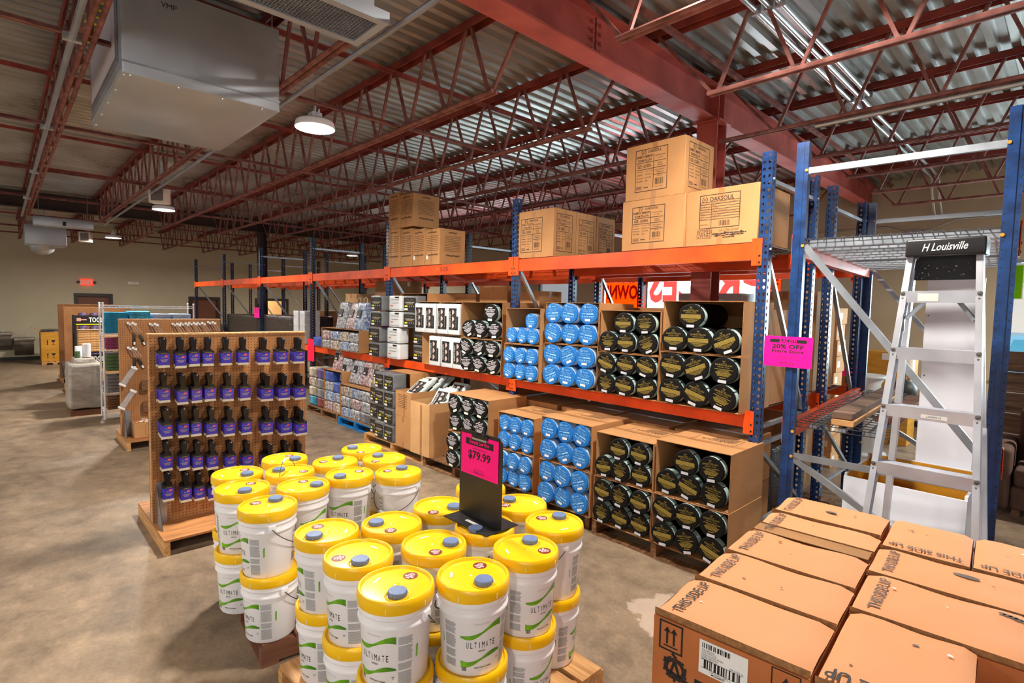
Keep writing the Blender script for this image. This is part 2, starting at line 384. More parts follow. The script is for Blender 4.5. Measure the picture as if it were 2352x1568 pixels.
    def mesh(s, name):
        me = bpy.data.meshes.new(name); me.from_pydata(s.v, [], s.f)
        for n in s.names: me.materials.append(MATS[n])
        me.polygons.foreach_set('material_index', s.m); me.polygons.foreach_set('use_smooth', s.sm)
        if any(s.sm): me.set_sharp_from_angle(angle=math.radians(42))
        me.update(); return me
    def build(s, name, parent=None, loc=None, rotz=None):
        o = bpy.data.objects.new(name, s.mesh(name)); COL.objects.link(o)
        if parent: o.parent = parent
        if loc is not None: o.location = loc
        if rotz is not None: o.rotation_euler = (0, 0, rotz)
        return o

_G = {}
def glyphs(txt, bold=0.0):
    k = (txt, bold)
    if k not in _G:
        cu = bpy.data.curves.new('t', 'FONT'); cu.body = txt; cu.resolution_u = 2; cu.offset = bold; cu.size = 1.0
        ob = bpy.data.objects.new('t', cu); me = bpy.data.meshes.new_from_object(ob)
        vs = [(v.co.x, v.co.y) for v in me.vertices]; fs = [list(p.vertices) for p in me.polygons]
        bpy.data.objects.remove(ob); bpy.data.curves.remove(cu); bpy.data.meshes.remove(me)
        x0 = min(v[0] for v in vs); x1 = max(v[0] for v in vs); y1 = 0.70
        vs = [((x-x0)/y1, y/y1) for x, y in vs]
        _G[k] = (vs, fs, (x1-x0)/y1)
    return _G[k]

def tag(o, label, cat, group=None, kind=None):
    o['label'] = label; o['category'] = cat
    if group: o['group'] = group
    if kind: o['kind'] = kind
    return o
def thing(name, loc, label, cat, group=None, rotz=0.0, rot=None):
    o = bpy.data.objects.new(name, None); COL.objects.link(o); o.empty_display_size = 0.1
    o.location = loc; o.rotation_euler = rot or (0, 0, rotz); return tag(o, label, cat, group)
def struct(o, label=None):
    o['kind'] = 'structure'
    if label: o['label'] = label
    return o
def dup(root, loc=None, rotz=None, label=None, group=None, rot=None):
    r = root.copy(); COL.objects.link(r)
    if loc is not None: r.location = loc
    if rotz is not None: r.rotation_euler = (0, 0, rotz)
    if rot is not None: r.rotation_euler = rot
    if label: r['label'] = label
    if group: r['group'] = group
    for ch in root.children:
        c = ch.copy(); COL.objects.link(c); c.parent = r
        for g in ch.children:
            d = g.copy(); COL.objects.link(d); d.parent = c
    return r
def dupcopy(root, loc, parent):      # a part copied under another thing
    c = root.copy(); COL.objects.link(c); c.parent = parent; c.location = loc; return c
ORD = ['first', 'second', 'third', 'fourth', 'fifth', 'sixth', 'seventh', 'eighth', 'ninth', 'tenth', 'eleventh', 'twelfth']

# ------------------------------------------------------------------ the setting
WX, WY, DZ = -22.4, 11.6, 4.31         # wall behind the far end, storefront wall, underside of the roof deck
struct(M().box((WX-0.2, -7, -0.1), (7, WY+0.25, 0), 'concrete').build('floor'))
struct(M().box((WX-30, WY+0.25, -0.12), (40, 60, -0.02), 'asphalt').build('pavement'))

# corrugated roof deck: ribs run along Y
m = M(); P, D = 0.1524, 0.045; x = WX-0.1; prof = []
while x < 6.0:
    prof += [(x, DZ), (x+0.058, DZ), (x+0.076, DZ+D), (x+0.134, DZ+D)]; x += P
for (a, b) in zip(prof[:-1], prof[1:]):
    m.add([(a[0], -6.0, a[1]), (b[0], -6.0, b[1]), (b[0], WY+0.1, b[1]), (a[0], WY+0.1, a[1])], [(0, 3, 2, 1)], 'deck_metal')
struct(m.build('ceiling'))
m = M()                                     # yellow marks across the ribs of the deck, at upper left
for yy in (UZ(186, 45, DZ).y, UZ(233, 20, DZ).y):
    for k in range(15): xx = WX-0.1+P*(105+k); m.quad((xx, yy, DZ-0.002), (1, 0, 0), (0, -1, 0), 0.004, -0.035, 0.054, 0.035, 'ink_yellow')
struct(m.build('ceiling_marking'))
struct(M().box((WX-0.2, -6.2, DZ+0.06), (6.2, WY+0.2, DZ+0.12), 'steel_dark').build('roof'))

# far wall with three doors
def wall_with_openings(name, along, const, thick, a0, a1, z1, holes, matn):
    """along 'x' or 'y'; holes = (a0, a1, z0, z1) sorted"""
    m = M()
    def blk(p, q, r, t):
        if q-p < 1e-4 or t-r < 1e-4: return
        if along == 'y': m.box((const-thick, p, r), (const, q, t), matn)
        else: m.box((p, const, r), (q, const+thick, t), matn)
    c = a0
    for h in holes:
        blk(c, h[0], 0, z1); blk(h[0], h[1], 0, h[2]); blk(h[0], h[1], h[3], z1); c = h[1]
    blk(c, a1, 0, z1)
    return struct(m.build(name))
D1 = (1.80, 2.72, 0, 2.05); D2 = (5.05, 6.00, 0, 2.03); D3 = (7.35, 8.55, 0, 2.03)
wall_with_openings('wall_left', 'y', WX, 0.2, -6, WY+0.2, DZ+0.06, [D1, D2, D3], 'wall_paint')
def door(name, d, handle=True):
    m = M(); y0, y1, z0, z1 = d
    m.box((WX-0.12, y0+0.05, 0.01), (WX-0.07, y1-0.05, z1-0.05), 'door_brown')
    o = struct(m.build(name))
    f = M()
    for a, b, c, e in ((y0-0.05, y0+0.05, 0, z1+0.05), (y1-0.05, y1+0.05, 0, z1+0.05), (y0+0.05, y1-0.05, z1-0.05, z1+0.05)):
        f.box((WX-0.14, a, c), (WX+0.02, b, e), 'frame_dark')
    f.build('door_frame', o)
    M().tube([(WX-0.07, y1-0.13, 1.0), (WX-0.01, y1-0.13, 1.0), (WX-0.01, y1-0.24, 1.0)], 0.012, 'galvanized').build('door_handle', o)
door('door_1', D1); door('door_2', D2)
f = M()
for a, b, c, e in ((D3[0]-0.05, D3[0]+0.05, 0, D3[3]+0.05), (D3[1]-0.05, D3[1]+0.05, 0, D3[3]+0.05), (D3[0]+0.05, D3[1]-0.05, D3[3]-0.05, D3[3]+0.05)):
    f.box((WX-0.22, a, c), (WX+0.02, b, e), 'frame_dark')
struct(f.build('door_3'))
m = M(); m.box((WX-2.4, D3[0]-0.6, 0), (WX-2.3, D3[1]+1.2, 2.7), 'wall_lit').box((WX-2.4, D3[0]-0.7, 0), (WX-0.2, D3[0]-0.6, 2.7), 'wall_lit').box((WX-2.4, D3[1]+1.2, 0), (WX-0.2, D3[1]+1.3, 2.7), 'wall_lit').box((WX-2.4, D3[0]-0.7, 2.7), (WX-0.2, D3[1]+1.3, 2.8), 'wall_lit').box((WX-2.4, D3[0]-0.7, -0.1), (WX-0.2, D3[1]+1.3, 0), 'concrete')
struct(m.build('wall_corridor'))
l = bpy.data.lights.new('corridor_lamp', 'AREA'); l.energy = 60; l.size = 0.8; l.color = (1, 0.86, 0.66)
lo = bpy.data.objects.new('corridor_lamp', l); COL.objects.link(lo); lo.location = (WX-1.3, (D3[0]+D3[1])/2, 2.65)
m = M(); c = -6
for h in (D1, D2, D3): m.box((WX, c, 0), (WX+0.015, h[0]-0.05, 0.10), 'baseboard_black'); c = h[1]+0.05
m.box((WX, c, 0), (WX+0.015, WY, 0.10), 'baseboard_black')
struct(m.build('baseboard_left'))

# storefront wall: openings (x0, x1, z0, z1)
HOLES = [(-11.15, -9.9, 1.0, 2.9), (-8.80, -4.25, 1.0, 3.05), (-0.92, 3.3, 0.95, 2.86)]
wall_with_openings('wall_back', 'x', WY, 0.2, WX-0.2, 6.2, DZ+0.06, HOLES, 'wall_paint')
def window(name, h, mull):
    x0, x1, z0, z1 = h; m = M()
    m.box((x0, WY+0.12, z0), (x1, WY+0.126, z1), 'glass'); o = struct(m.build(name))
    f = M()
    for a in [x0+0.02, x1-0.02]+mull: f.box((a-0.025, WY+0.08, z0), (a+0.025, WY+0.17, z1), 'galvanized')
    f.box((x0, WY+0.08, z0), (x1, WY+0.17, z0+0.05), 'galvanized').box((x0, WY+0.08, z1-0.05), (x1, WY+0.17, z1), 'galvanized')
    f.build('window_frame', o)
    M().box((x0-0.03, WY-0.05, z0-0.04), (x1+0.03, WY+0.08, z0), 'paint_white').build('window_sill', o)
window('window_1', HOLES[0], []); window('window_2', HOLES[1], [-7.46, -5.93]); window('window_3', HOLES[2], [0.5, 1.9])
m = M()                                     # baseboard of the storefront wall
m.box((WX, WY-0.015, 0), (6.2, WY, 0.10), 'baseboard_black'); struct(m.build('baseboard_back'))

# printed window banners, read from the street (seen reversed from inside)
ub, vb = (-1, 0, 0), (0, 0, 1)
def banner(x0, x1, z0, z1, base, label):
    m = M(); m.box((x0, WY+0.09, z0), (x1, WY+0.094, z1), base); return m
yb = WY+0.0885
m = banner(-7.42, -5.97, 1.3, 3.0, 'banner_white', ''); m.text('CES', (-6.72, yb, 2.17), ub, vb, 0.86, 'banner_red', bold=0.03, w=1.36); tag(m.build('window_banner'), 'white window banner with red letters, middle pane of the storefront behind the racks', 'banner', 'storefront banners')
m = banner(-5.89, -4.62, 1.3, 3.0, 'banner_white', ''); m.text('PRI', (-5.26, yb, 2.17), ub, vb, 0.86, 'banner_red', bold=0.03, w=1.2); tag(m.build('window_banner'), 'white window banner with a big red R, right of the red column', 'banner', 'storefront banners')
m = banner(-8.72, -7.50, 1.3, 3.0, 'banner_orange', ''); m.text('TOWN!', (-8.10, yb, 2.22), ub, vb, 0.34, 'banner_ink', bold=0.04, w=1.16); m.text('IN', (-8.02, yb, 2.63), ub, vb, 0.26, 'banner_ink', bold=0.04); tag(m.build('window_banner'), 'orange window banner with dark lettering read from the street', 'banner', 'storefront banners')
m = banner(-4.60, -4.29, 1.3, 3.0, 'banner_orange', ''); 
for k in range(5): m.quad((-4.34, yb, 2.42+k*0.09), ub, vb, 0, 0, 0.2, 0.05, 'banner_ink')
tag(m.build('window_banner'), 'narrow orange strip of window banner at the right end of the storefront window', 'banner', 'storefront banners')
m = M().box((-0.845, WY+0.09, 2.25), (-0.665, WY+0.096, 2.77), 'banner_lime').box((-0.86, WY+0.0965, 2.235), (-0.65, WY+0.10, 2.785), 'paper_white')
tag(m.build('window_poster'), 'lime green poster in the bright window behind the ladder', 'poster')
# ------------------------------------------------------------------ roof steel
def girder(name, gx, y0, y1, matn):
    m = M(); zb, zt = 3.886, 4.238
    m.box((gx-0.10, y0, zb), (gx+0.10, y1, zb+0.018), matn).box((gx-0.10, y0, zt-0.018), (gx+0.10, y1, zt), matn)
    m.box((gx-0.006, y0, zb+0.018), (gx+0.006, y1, zt-0.018), matn)
    for s in (-1, 1):
        for k in range(2): m.box((gx+s*0.008, 5.36+k*0.12, zb+0.018), (gx+s*0.095, 5.372+k*0.12, zt-0.018), matn)
        for yy in (3.40, 3.50):
            for k in range(4): m.lathe([(0.0, 0.022), (0.016, 0.022), (0.018, 0.0)] if s > 0 else [(0.018, 0.0), (0.016, -0.022), (0.0, -0.022)], 6, matn, (gx+s*0.006, yy, zb+0.075+k*0.068), 'x')
    m.box((gx+0.006, 3.44, zb+0.02), (gx+0.009, 3.455, zt-0.02), 'steel_dark')
    return struct(m.build(name))
GX, GX2 = -2.756, -16.0
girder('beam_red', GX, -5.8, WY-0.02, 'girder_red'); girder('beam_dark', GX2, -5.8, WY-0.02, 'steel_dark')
def column(gx, y, matn):
    m = M()
    for s in (-1, 1): m.box((gx-0.11, y+s*0.095-0.008, 0.02), (gx+0.11, y+s*0.095+0.008, 3.87), matn)
    m.box((gx-0.006, y-0.09, 0.02), (gx+0.006, y+0.09, 3.87), matn)
    m.box((gx-0.16, y-0.15, 0), (gx+0.16, y+0.15, 0.02), matn).box((gx-0.15, y-0.14, 3.866), (gx+0.15, y+0.14, 3.884), matn)
    return struct(m.build('column'))
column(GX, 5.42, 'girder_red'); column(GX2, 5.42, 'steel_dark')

def joist(x0, x1, b0, b1, e0, e1, name='ceiling_joist'):
    """open-web bar joist along X about y=0; bottom chord from b0 to b1; e0/e1 add an end diagonal"""
    root = bpy.data.objects.new(name, None); COL.objects.link(root); root.empty_display_size = 0.1; root['kind'] = 'structure'
    m = M()
    for s in (-1, 1): m.box((x0, s*0.05-0.006 if s > 0 else -0.05, 4.240), (x1, 0.05 if s > 0 else -0.044, 4.305), 'steel_red').box((x0, min(s*0.044, s*0.012), 4.297), (x1, max(s*0.044, s*0.012), 4.305), 'steel_red')
    m.build('top_chord', root)
    m = M()
    for s in (-1, 1): m.tube([(b0, s*0.024, 3.662), (b1, s*0.024, 3.662)], 0.017, 'steel_rust', 6)
    m.build('bottom_chord', root)
    m = M(); n = max(1, round((b1-b0-0.1)/0.61)); st = (b1-b0-0.1)/n; xb = [b0+0.05+i*st for i in range(n+1)]
    def wb(p, q): m.bar((p[0], 0, p[1]), (q[0], 0, q[1]), 0.024, 0.024, 'steel_rust', up=(0, 1, 0))
    for i, xx in enumerate(xb):
        if i > 0: wb((xx-0.02, 3.665), (xx-st/2+0.035, 4.27))
        if i < n: wb((xx+0.02, 3.665), (xx+st/2-0.035, 4.27))
    if e0: wb((xb[0]-0.02, 3.665), (x0+0.12, 4.26))
    if e1: wb((xb[-1]+0.02, 3.665), (x1-0.12, 4.26))
    m.build('web', root)
    return root
YJ = [-0.73+1.216*k for k in range(10)]
sets = [joist(GX2+0.02, GX-0.02, GX2+0.65, -3.33, 1, 1), joist(GX+0.02, 6.0, -2.14, 5.9, 1, 0), joist(WX+0.02, GX2-0.02, WX+0.6, GX2-0.65, 1, 1)]
for k, s in enumerate(sets):
    for i, y in enumerate(YJ):
        if k == 2 and i < 1: continue
        r = s if i == (1 if k == 2 else 0) else dup(s)
        r.location = (0, y, 0)
m = M()
for s in (-1, 1): m.tube([(-3.33, 5.35+s*0.024, 3.662), (-2.90, 5.35+s*0.024, 3.662)], 0.017, 'steel_rust', 6).tube([(-2.62, 5.35+s*0.024, 3.662), (-2.14, 5.35+s*0.024, 3.662)], 0.017, 'steel_rust', 6)
struct(m.build('beam_tie'))
for bx in (-4.72, -7.3, -10.0, -12.7, 2.2, -18.2, -20.2):
    m = M().box((bx-0.02, -3, 3.682), (bx+0.02, WY, 3.688), 'steel_rust').box((bx-0.02, -3, 3.682), (bx-0.014, WY, 3.722), 'steel_rust')
    struct(m.build('beam_bridging'))
    m = M().box((bx-0.10, -3, 4.236), (bx-0.06, WY, 4.242), 'steel_red').box((bx-0.10, -3, 4.206), (bx-0.094, WY, 4.236), 'steel_red')
    struct(m.build('beam_bridging'))
m = M().box((-2.46, -3, 4.235), (-2.42, WY, 4.242), 'steel_rust').box((-2.46, -3, 4.20), (-2.454, WY, 4.235), 'steel_rust')
struct(m.build('beam_bridging'))

# ------------------------------------------------------------------ pipes, ducts, lamps, speakers
for i, (cx, r) in enumerate(((-1.79, 0.021), (-1.70, 0.021), (-1.62, 0.019))):
    m = M(); ye = (10.9, 10.9, 6.5)[i]
    m.tube([(cx, 2.4, 4.17), (cx, ye, 4.17)], r, 'bright_pipe', 10)
    if i < 2: m.tube([(cx, ye, 4.17), (cx, ye+0.12, 4.12), (cx, ye+0.16, 3.95), (cx, WY-0.05, 3.55)], r, 'bright_pipe', 10)
    p = tag(m.build('conduit'), ['bright metal conduit under the deck nearest the red girder', 'middle conduit of the three bright pipes under the roof deck', 'shortest of the three bright pipes under the roof deck'][i], 'conduit', 'conduits across the joists')
    c = M()
    for yy in (4.13, 6.48): M().box((cx-0.035, yy-0.012, 4.145), (cx+0.035, yy+0.012, 4.205), 'galvanized').build('clamp', p)
m = M().tube([(-1.9, 1.778, 3.612), (-15.4, 1.778, 3.612)], 0.018, 'galvanized', 8)
tag(m.build('conduit'), 'grey conduit along the joist beside the sheet metal duct', 'conduit')
m = M().tube([(-3.0, 0.40, 3.66), (-15.6, 0.40, 3.66)], 0.021, 'galvanized', 8)
p = tag(m.build('conduit'), 'grey conduit strapped to the joist at the left of the duct', 'conduit')
c = M()
for xx in (-4.7, -7.3, -10.0, -12.7): M().box((xx-0.02, 0.35, 3.64), (xx+0.02, 0.45, 3.69), 'bright_pipe').build('strap', p)
m = M(); m.tube([(-1.75, 5.385, 3.63), (0.6, 5.385, 3.63)], 0.02, 'bright_pipe', 8)
tag(m.build('conduit'), 'shiny strut lying along the bottom chord above the right rack', 'conduit')
m = M(); m.tube([(-3.6, WY-0.06, 3.50), (-2.5, WY-0.06, 3.52), (-2.2, WY-0.06, 3.40), (-1.9, WY-0.06, 3.40), (-1.5, WY-0.06, 3.55), (2.0, WY-0.06, 3.58)], 0.016, 'bright_pipe', 8)
p = tag(m.build('conduit'), 'bent conduit running along the top of the storefront wall', 'conduit'); M().box((-2.18, WY-0.10, 3.30), (-1.98, WY-0.001, 3.42), 'galvanized').build('junction_box', p)

# big supply duct box between two joists
x0, x1, y0, y1, z0, z1 = -6.0, -4.42, 0.625, 1.64, 3.432, 4.06
t = thing('duct_box', (0, 0, z0), 'big sheet metal duct box hanging between the joists at upper left', 'duct')
m = M().rbox((x0, y0, 0), (x1, y1, z1-z0), 0.012, 'duct_metal', 2)
for a, b in (((x0, y0-0.004, 0.02), (x1, y0-0.004, 0.02)), ((x1+0.003, y0, 0.075), (x1+0.003, y1, 0.075))): m.bar(a, b, 0.012, 0.010, 'duct_metal')
m.text('VMP', (x1+0.0025, 0.90, 0.50), (0, 1, 0), (0, 0, 1), 0.035, 'ink_black')
o = m.build('housing', t)
m = M().box((x0+0.12, y0-0.012, 0.10), (x1-0.12, y0-0.002, z1-z0-0.06), 'galvanized'); m.box((x0+0.17, y0-0.014, 0.14), (x1-0.17, y0-0.012, z1-z0-0.10), 'filter_white'); m.build('filter', t)
m = M()
for k in range(4): m.lathe([(0.009, 0), (0.007, -0.008), (0, -0.008)], 8, 'bright_pipe', (x1-0.02, y0+0.05+k*0.28, 0.0))
for k in range(5): m.lathe([(0.009, 0), (0.007, -0.008), (0, -0.008)], 8, 'bright_pipe', (x0+0.1+k*0.36, y0+0.02, 0.0))
m.build('screw', t)
m = M()
for a in (x0+0.1, x1-0.1): m.tube([(a, y1-0.02, z1-z0-0.01), (a, y1-0.02, DZ-z0)], 0.005, 'galvanized', 6)
m.build('hanger', t)

# return grille unit beside it
x0, x1, y0, y1, z0, z1 = -3.27, -2.88, 0.58, 1.70, 3.58, 3.645
t = thing('return_grille', (0, 0, z0), 'sheet metal air unit with a mesh grille underneath, at the top of the photo', 'vent')
m = M(); th = 0.05
m.box((x0, y0, 0.03), (x1, y1, z1-z0), 'duct_metal').box((x0, y0, z1-z0), (x1, y1-0.10, 0.42), 'duct_metal')
m.box((x0, y0, 0), (x0+th, y1, 0.03), 'duct_metal').box((x1-th, y0, 0), (x1, y1, 0.03), 'duct_metal').box((x0+th, y0, 0), (x1-th, y0+th, 0.03), 'duct_metal').box((x0+th, y1-th, 0), (x1-th, y1, 0.03), 'duct_metal')
m.build('housing', t)
M().box((x0+th, y0+th, 0.026), (x1-th, y1-th, 0.0295), 'grille_shade').build('shade_sheet', t)  # dark sheet whose colour stands in for the shade behind the grille
m = M(); n = 18
for k in range(n+1): a = x0+th+(x1-x0-2*th)*k/n; m.box((a-0.002, y0+th, 0.008), (a+0.002, y1-th, 0.012), 'galvanized')
n2 = 52
for k in range(n2+1): a = y0+th+(y1-y0-2*th)*k/n2; m.box((x0+th, a-0.002, 0.010), (x1-th, a+0.002, 0.014), 'galvanized')
m.build('grille', t)

# far duct units by the dark girder
a = UX(55, 515, -17.2); b = UX(154, 566, -17.2)
t = thing('duct_box', (-17.2, (a.y+b.y)/2, b.z), 'smaller sheet metal duct box hanging near the far wall at the left', 'duct'); w = (b.y-a.y)/2
M().rbox((-0.75, -w, 0), (0, w, a.z-b.z+0.1), 0.02, 'duct_metal', 2).build('housing', t)
M().lathe([(0.0, -0.22), (0.10, -0.20), (0.21, -0.12), (0.25, 0.01)], 20, 'duct_metal', (-0.4, -0.05, 0.0)).build('outlet', t)
M().tube([(-0.4, 0, a.z-b.z+0.1), (-0.4, 0, DZ-b.z)], 0.012, 'galvanized', 6).build('hanger', t)
a = UX(75, 492, -15.6); b = UX(216, 516, -15.6)
t = thing('air_curtain', (-15.6, (a.y+b.y)/2, 3.50), 'long grey metal unit hung under the dark girder at far left', 'heater'); w = min((b.y-a.y)/2, 0.66)
M().rbox((-0.28, -w, 0), (0, w, 0.20), 0.02, 'duct_metal', 2).build('housing', t); M().box((-0.001, -0.03, 0.03), (0.003, 0.03, 0.12), 'ink_black').build('switch', t)
m = M(); 
for q in (-w+0.1, w-0.1): m.tube([(-0.14, q, 0.2), (-0.14, q, DZ-3.5)], 0.006, 'galvanized', 6)
m.build('hanger', t)

# high-bay lamps
def make_lamp(label):
    t = thing('high_bay_lamp', (0, 0, 3.53), label, 'lamp', 'high-bay lamps')
    M().lathe([(0.172, 0.0), (0.176, 0.012), (0.165, 0.055), (0.13, 0.075), (0.06, 0.085), (0.055, 0.10), (0.0, 0.105)], 28, 'paint_white').build('housing', t)
    M().lathe([(0.0, -0.006), (0.12, -0.004), (0.166, 0.004)], 28, 'lamp_lens').build('lens', t)
    m = M().box((-0.05, -0.045, 0.09), (0.05, 0.045, 0.135), 'paint_white'); m.build('driver', t)
    m = M().tube([(0, 0, 0.135), (0, 0, 0.20)], 0.012, 'paint_white', 8).tube([(0, 0, 0.20), (0, 0, DZ-3.53)], 0.004, 'galvanized', 6); m.build('hanger', t)
    M().tube([(0.05, 0, 0.11), (0.09, 0, 0.15), (0.10, 0, 0.10), (0.09, 0, 0.07)], 0.006, 'paint_white', 6).build('cord', t)
    l = bpy.data.lights.new('high_bay_light', 'AREA'); l.shape = 'DISK'; l.size = 0.32; l.energy = LAMP_W; l.color = (1.0, 0.94, 0.85); l.spread = math.radians(172)
    o = bpy.data.objects.new('light', l); COL.objects.link(o); o.parent = t; o.location = (0, 0, -0.012)
    return t
lamp0 = make_lamp('lit round high-bay lamp nearest the camera, right of the big duct box')
lamp0.location = (-4.9, 2.13, 3.53)
dup(lamp0, (-11.3, 2.16, 3.53), label='lit high-bay lamp in front of the dark girder, second in its row')
dup(lamp0, (-17.6, 2.22, 3.53), label='lit high-bay lamp near the far wall, smallest of its row in view')
dup(lamp0, (-16.8, 8.56, 3.53), label='lit high-bay lamp seen far off above the racks')
dup(lamp0, (-1.25, 2.95, 3.97), label='added high-bay lamp hung high over the stain cartons, just out of view')  # extra lamp added out of view for the light on cartons and buckets
for q in ((1.5, -3.2), (-4.9, -3.2), (-11.3, -3.2), (1.5, 8.5)):
    dup(lamp0, (q[0], q[1], 3.53), label='lit high-bay lamp out of the photo over the near aisle')

def speaker(loc, label, rz):
    t = thing('ceiling_speaker', loc, label, 'speaker', None, rz)
    M().rbox((-0.09, -0.13, 0), (0.09, 0.13, 0.27), 0.02, 'shade_cream', 2).build('cabinet', t)
    M().quad((0.0915, 0, 0.135), (0, 1, 0), (0, 0, 1), -0.09, -0.10, 0.09, 0.10, 'speaker_grille').build('grille', t)
    M().tube([(-0.02, 0, 0.27), (-0.02, 0, DZ-loc[2]+0.0)], 0.01, 'galvanized', 6).build('bracket', t)
speaker((-10.2, 1.90, 3.47), 'cream speaker hung under a joist behind the nearest lit lamp', -0.6)
a = UZ(197, 552, 3.45); speaker((a.x, a.y, 3.40), 'small cream speaker hung near the far wall', -0.4)

# exit sign and emergency light on the far wall
a = UX(199, 648, WX+0.05)
t = thing('exit_sign', (WX, a.y, a.z-0.10), 'red lit EXIT sign on the far wall above the brown door', 'sign')
M().box((0.001, -0.16, 0), (0.05, 0.16, 0.20), 'exit_red').build('housing', t)
M().text('EXIT', (0.052, 0, 0.04), (0, 1, 0), (0, 0, 1), 0.12, 'paper_white', bold=0.03).build('lettering', t)
for s in (-1, 1):
    M().lathe([(0.0, 0.05), (0.04, 0.05), (0.045, 0.0), (0.0, -0.03)], 12, 'frame_dark', (0.03, s*0.21, 0.10), 'x').tube([(0.02, s*0.16, 0.1), (0.02, s*0.2, 0.1)], 0.012, 'frame_dark', 6).build('lamp_head', t)
a = UX(307, 650, WX+0.05)
t = thing('emergency_light', (WX, a.y, a.z-0.06), 'white emergency light unit on the far wall right of the exit sign', 'lamp')
M().rbox((0.001, -0.17, 0), (0.07, 0.17, 0.12), 0.01, 'shade_cream', 2).build('housing', t)
for s in (-1, 1): M().rbox((0.07, s*0.1-0.05, 0.02), (0.11, s*0.1+0.05, 0.10), 0.01, 'paper_white', 2).build('lamp_head', t)

# drinking fountains and pallet of cartons at the far wall
def fountain(px, label, dz):
    a = UX(px[0], px[1], WX+0.45); b = UX(px[2], px[1], WX+0.45); yc = (a.y+b.y)/2; w = (b.y-a.y)/2
    t = thing('drinking_fountain', (WX, yc, 0), label, 'drinking fountain', 'wall drinking fountains'); z = a.z
    M().rbox((0.001, -w, z-0.10), (0.46, w, z), 0.02, 'fountain_grey', 3).build('basin', t)
    m = M(); prof = [(0.001, 0.0), (0.001, -0.46), (0.10, -0.44), (0.28, -0.30), (0.40, -0.10), (0.42, 0.0)]
    m.prism([(q[0], -w+0.02, z-0.10+q[1]) for q in prof], (0, 2*w-0.04, 0), 'fountain_grey'); m.build('cabinet', t)
    M().tube([(0.10, w*0.4, z), (0.10, w*0.4, z+0.05), (0.16, w*0.4, z+0.06)], 0.012, 'bright_pipe', 8).build('spout', t)
fountain((-45, 764, 28), 'higher of the two wall drinking fountains, at the left edge of the photo', 0)
fountain((31, 776, 80), 'lower of the two wall drinking fountains on the far wall', 0)
# ------------------------------------------------------------------ pallet racks
RF, RD, BAY, RX = 4.165, 1.05, 2.704, -1.67      # row front face, frame depth, bay pitch, x of the end post centre
PW, PH = 0.078, 3.138
def holed_strip(m, o, u, v, width, cols, pitch, z0, z1, hr, tear, matn):
    """a steel strip in the plane u (across) v (up) punched with a hole in every cell"""
    o, u, v = Vector(o), Vector(u), Vector(v); n = int((z1-z0)/pitch); cw = width/cols; st = (z1-z0)/n
    for c in range(cols):
        for k in range(n):
            cx = (c+0.5)*cw; cz = z0+(k+0.5)*st
            crn = [(c*cw, z0+k*st), ((c+1)*cw, z0+k*st), ((c+1)*cw, z0+(k+1)*st), (c*cw, z0+(k+1)*st)]
            ring = []
            for q in range(8):
                a = -PI*3/4 + q*PI/4; r = hr
                ring.append((cx+r*math.cos(a)*(0.55 if tear and math.sin(a) < -0.5 else 1.0), cz+r*math.sin(a)*(1.25 if tear else 1.0)))
            vs = [o+u*p[0]+v*p[1] for p in crn+ring]
            fs = []
            for q in range(4):
                a, b = q, (q+1) % 4; i0 = 4+q*2; i1 = 4+(q*2+1) % 8; i2 = 4+(q*2+2) % 8
                fs += [(a, b, i2, i1, i0)]
            m.add(vs, fs, matn)
def make_post(matn, h=PH):
    m = M(); w = PW; d = 0.07
    holed_strip(m, (-w/2, 0, 0), (1, 0, 0), (0, 0, 1), w, 2, 0.0508, 0.0, h, 0.011, True, matn)          # face to the aisle (-Y)
    for s in (-1, 1):
        holed_strip(m, (s*w/2, 0 if s > 0 else d, 0), (0, 1 if s > 0 else -1, 0), (0, 0, 1), d*0.62, 1, 0.0508, 0.0, h, 0.0125, True, matn)
        m.box((s*w/2-0.002 if s > 0 else -w/2, d*0.62 if s > 0 else d*0.0, 0), (w/2 if s > 0 else -w/2+0.002, d if s > 0 else d*0.38, h), matn)
        m.box((min(s*w/2, s*w*0.25), d-0.002, 0), (max(s*w/2, s*w*0.25), d, h), matn)
    return m.mesh('post')
def make_solid_post(matn, h=PH):
    m = M(); w = PW; d = 0.06
    prof = [(-w/2, 0), (w/2, 0), (w/2, d), (w*0.28, d), (w*0.28, d-0.003), (w/2-0.003, d-0.003), (w/2-0.003, 0.003), (-w/2+0.003, 0.003), (-w/2+0.003, d-0.003), (-w*0.28, d-0.003), (-w*0.28, d), (-w/2, d)]
    m.prism([(p[0], p[1], 0) for p in prof], (0, 0, h), matn); m.box((-0.012, -0.006, 0), (0.012, 0, h), matn)
    for k in range(int(h/0.0508)):
        for s in (-1, 1): m.disc((s*w*0.36, -0.0008, 0.05+k*0.0508), 0.0045, 'ink_black', 6, (0, -1, 0))
    return m.mesh('post')
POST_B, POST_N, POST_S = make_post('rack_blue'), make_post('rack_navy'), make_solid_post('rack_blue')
def inst(mesh, name, parent, loc=(0,0,0), rotz=0.0):
    o = bpy.data.objects.new(name, mesh); COL.objects.link(o); o.parent = parent; o.location = loc; o.rotation_euler = (0, 0, rotz); return o
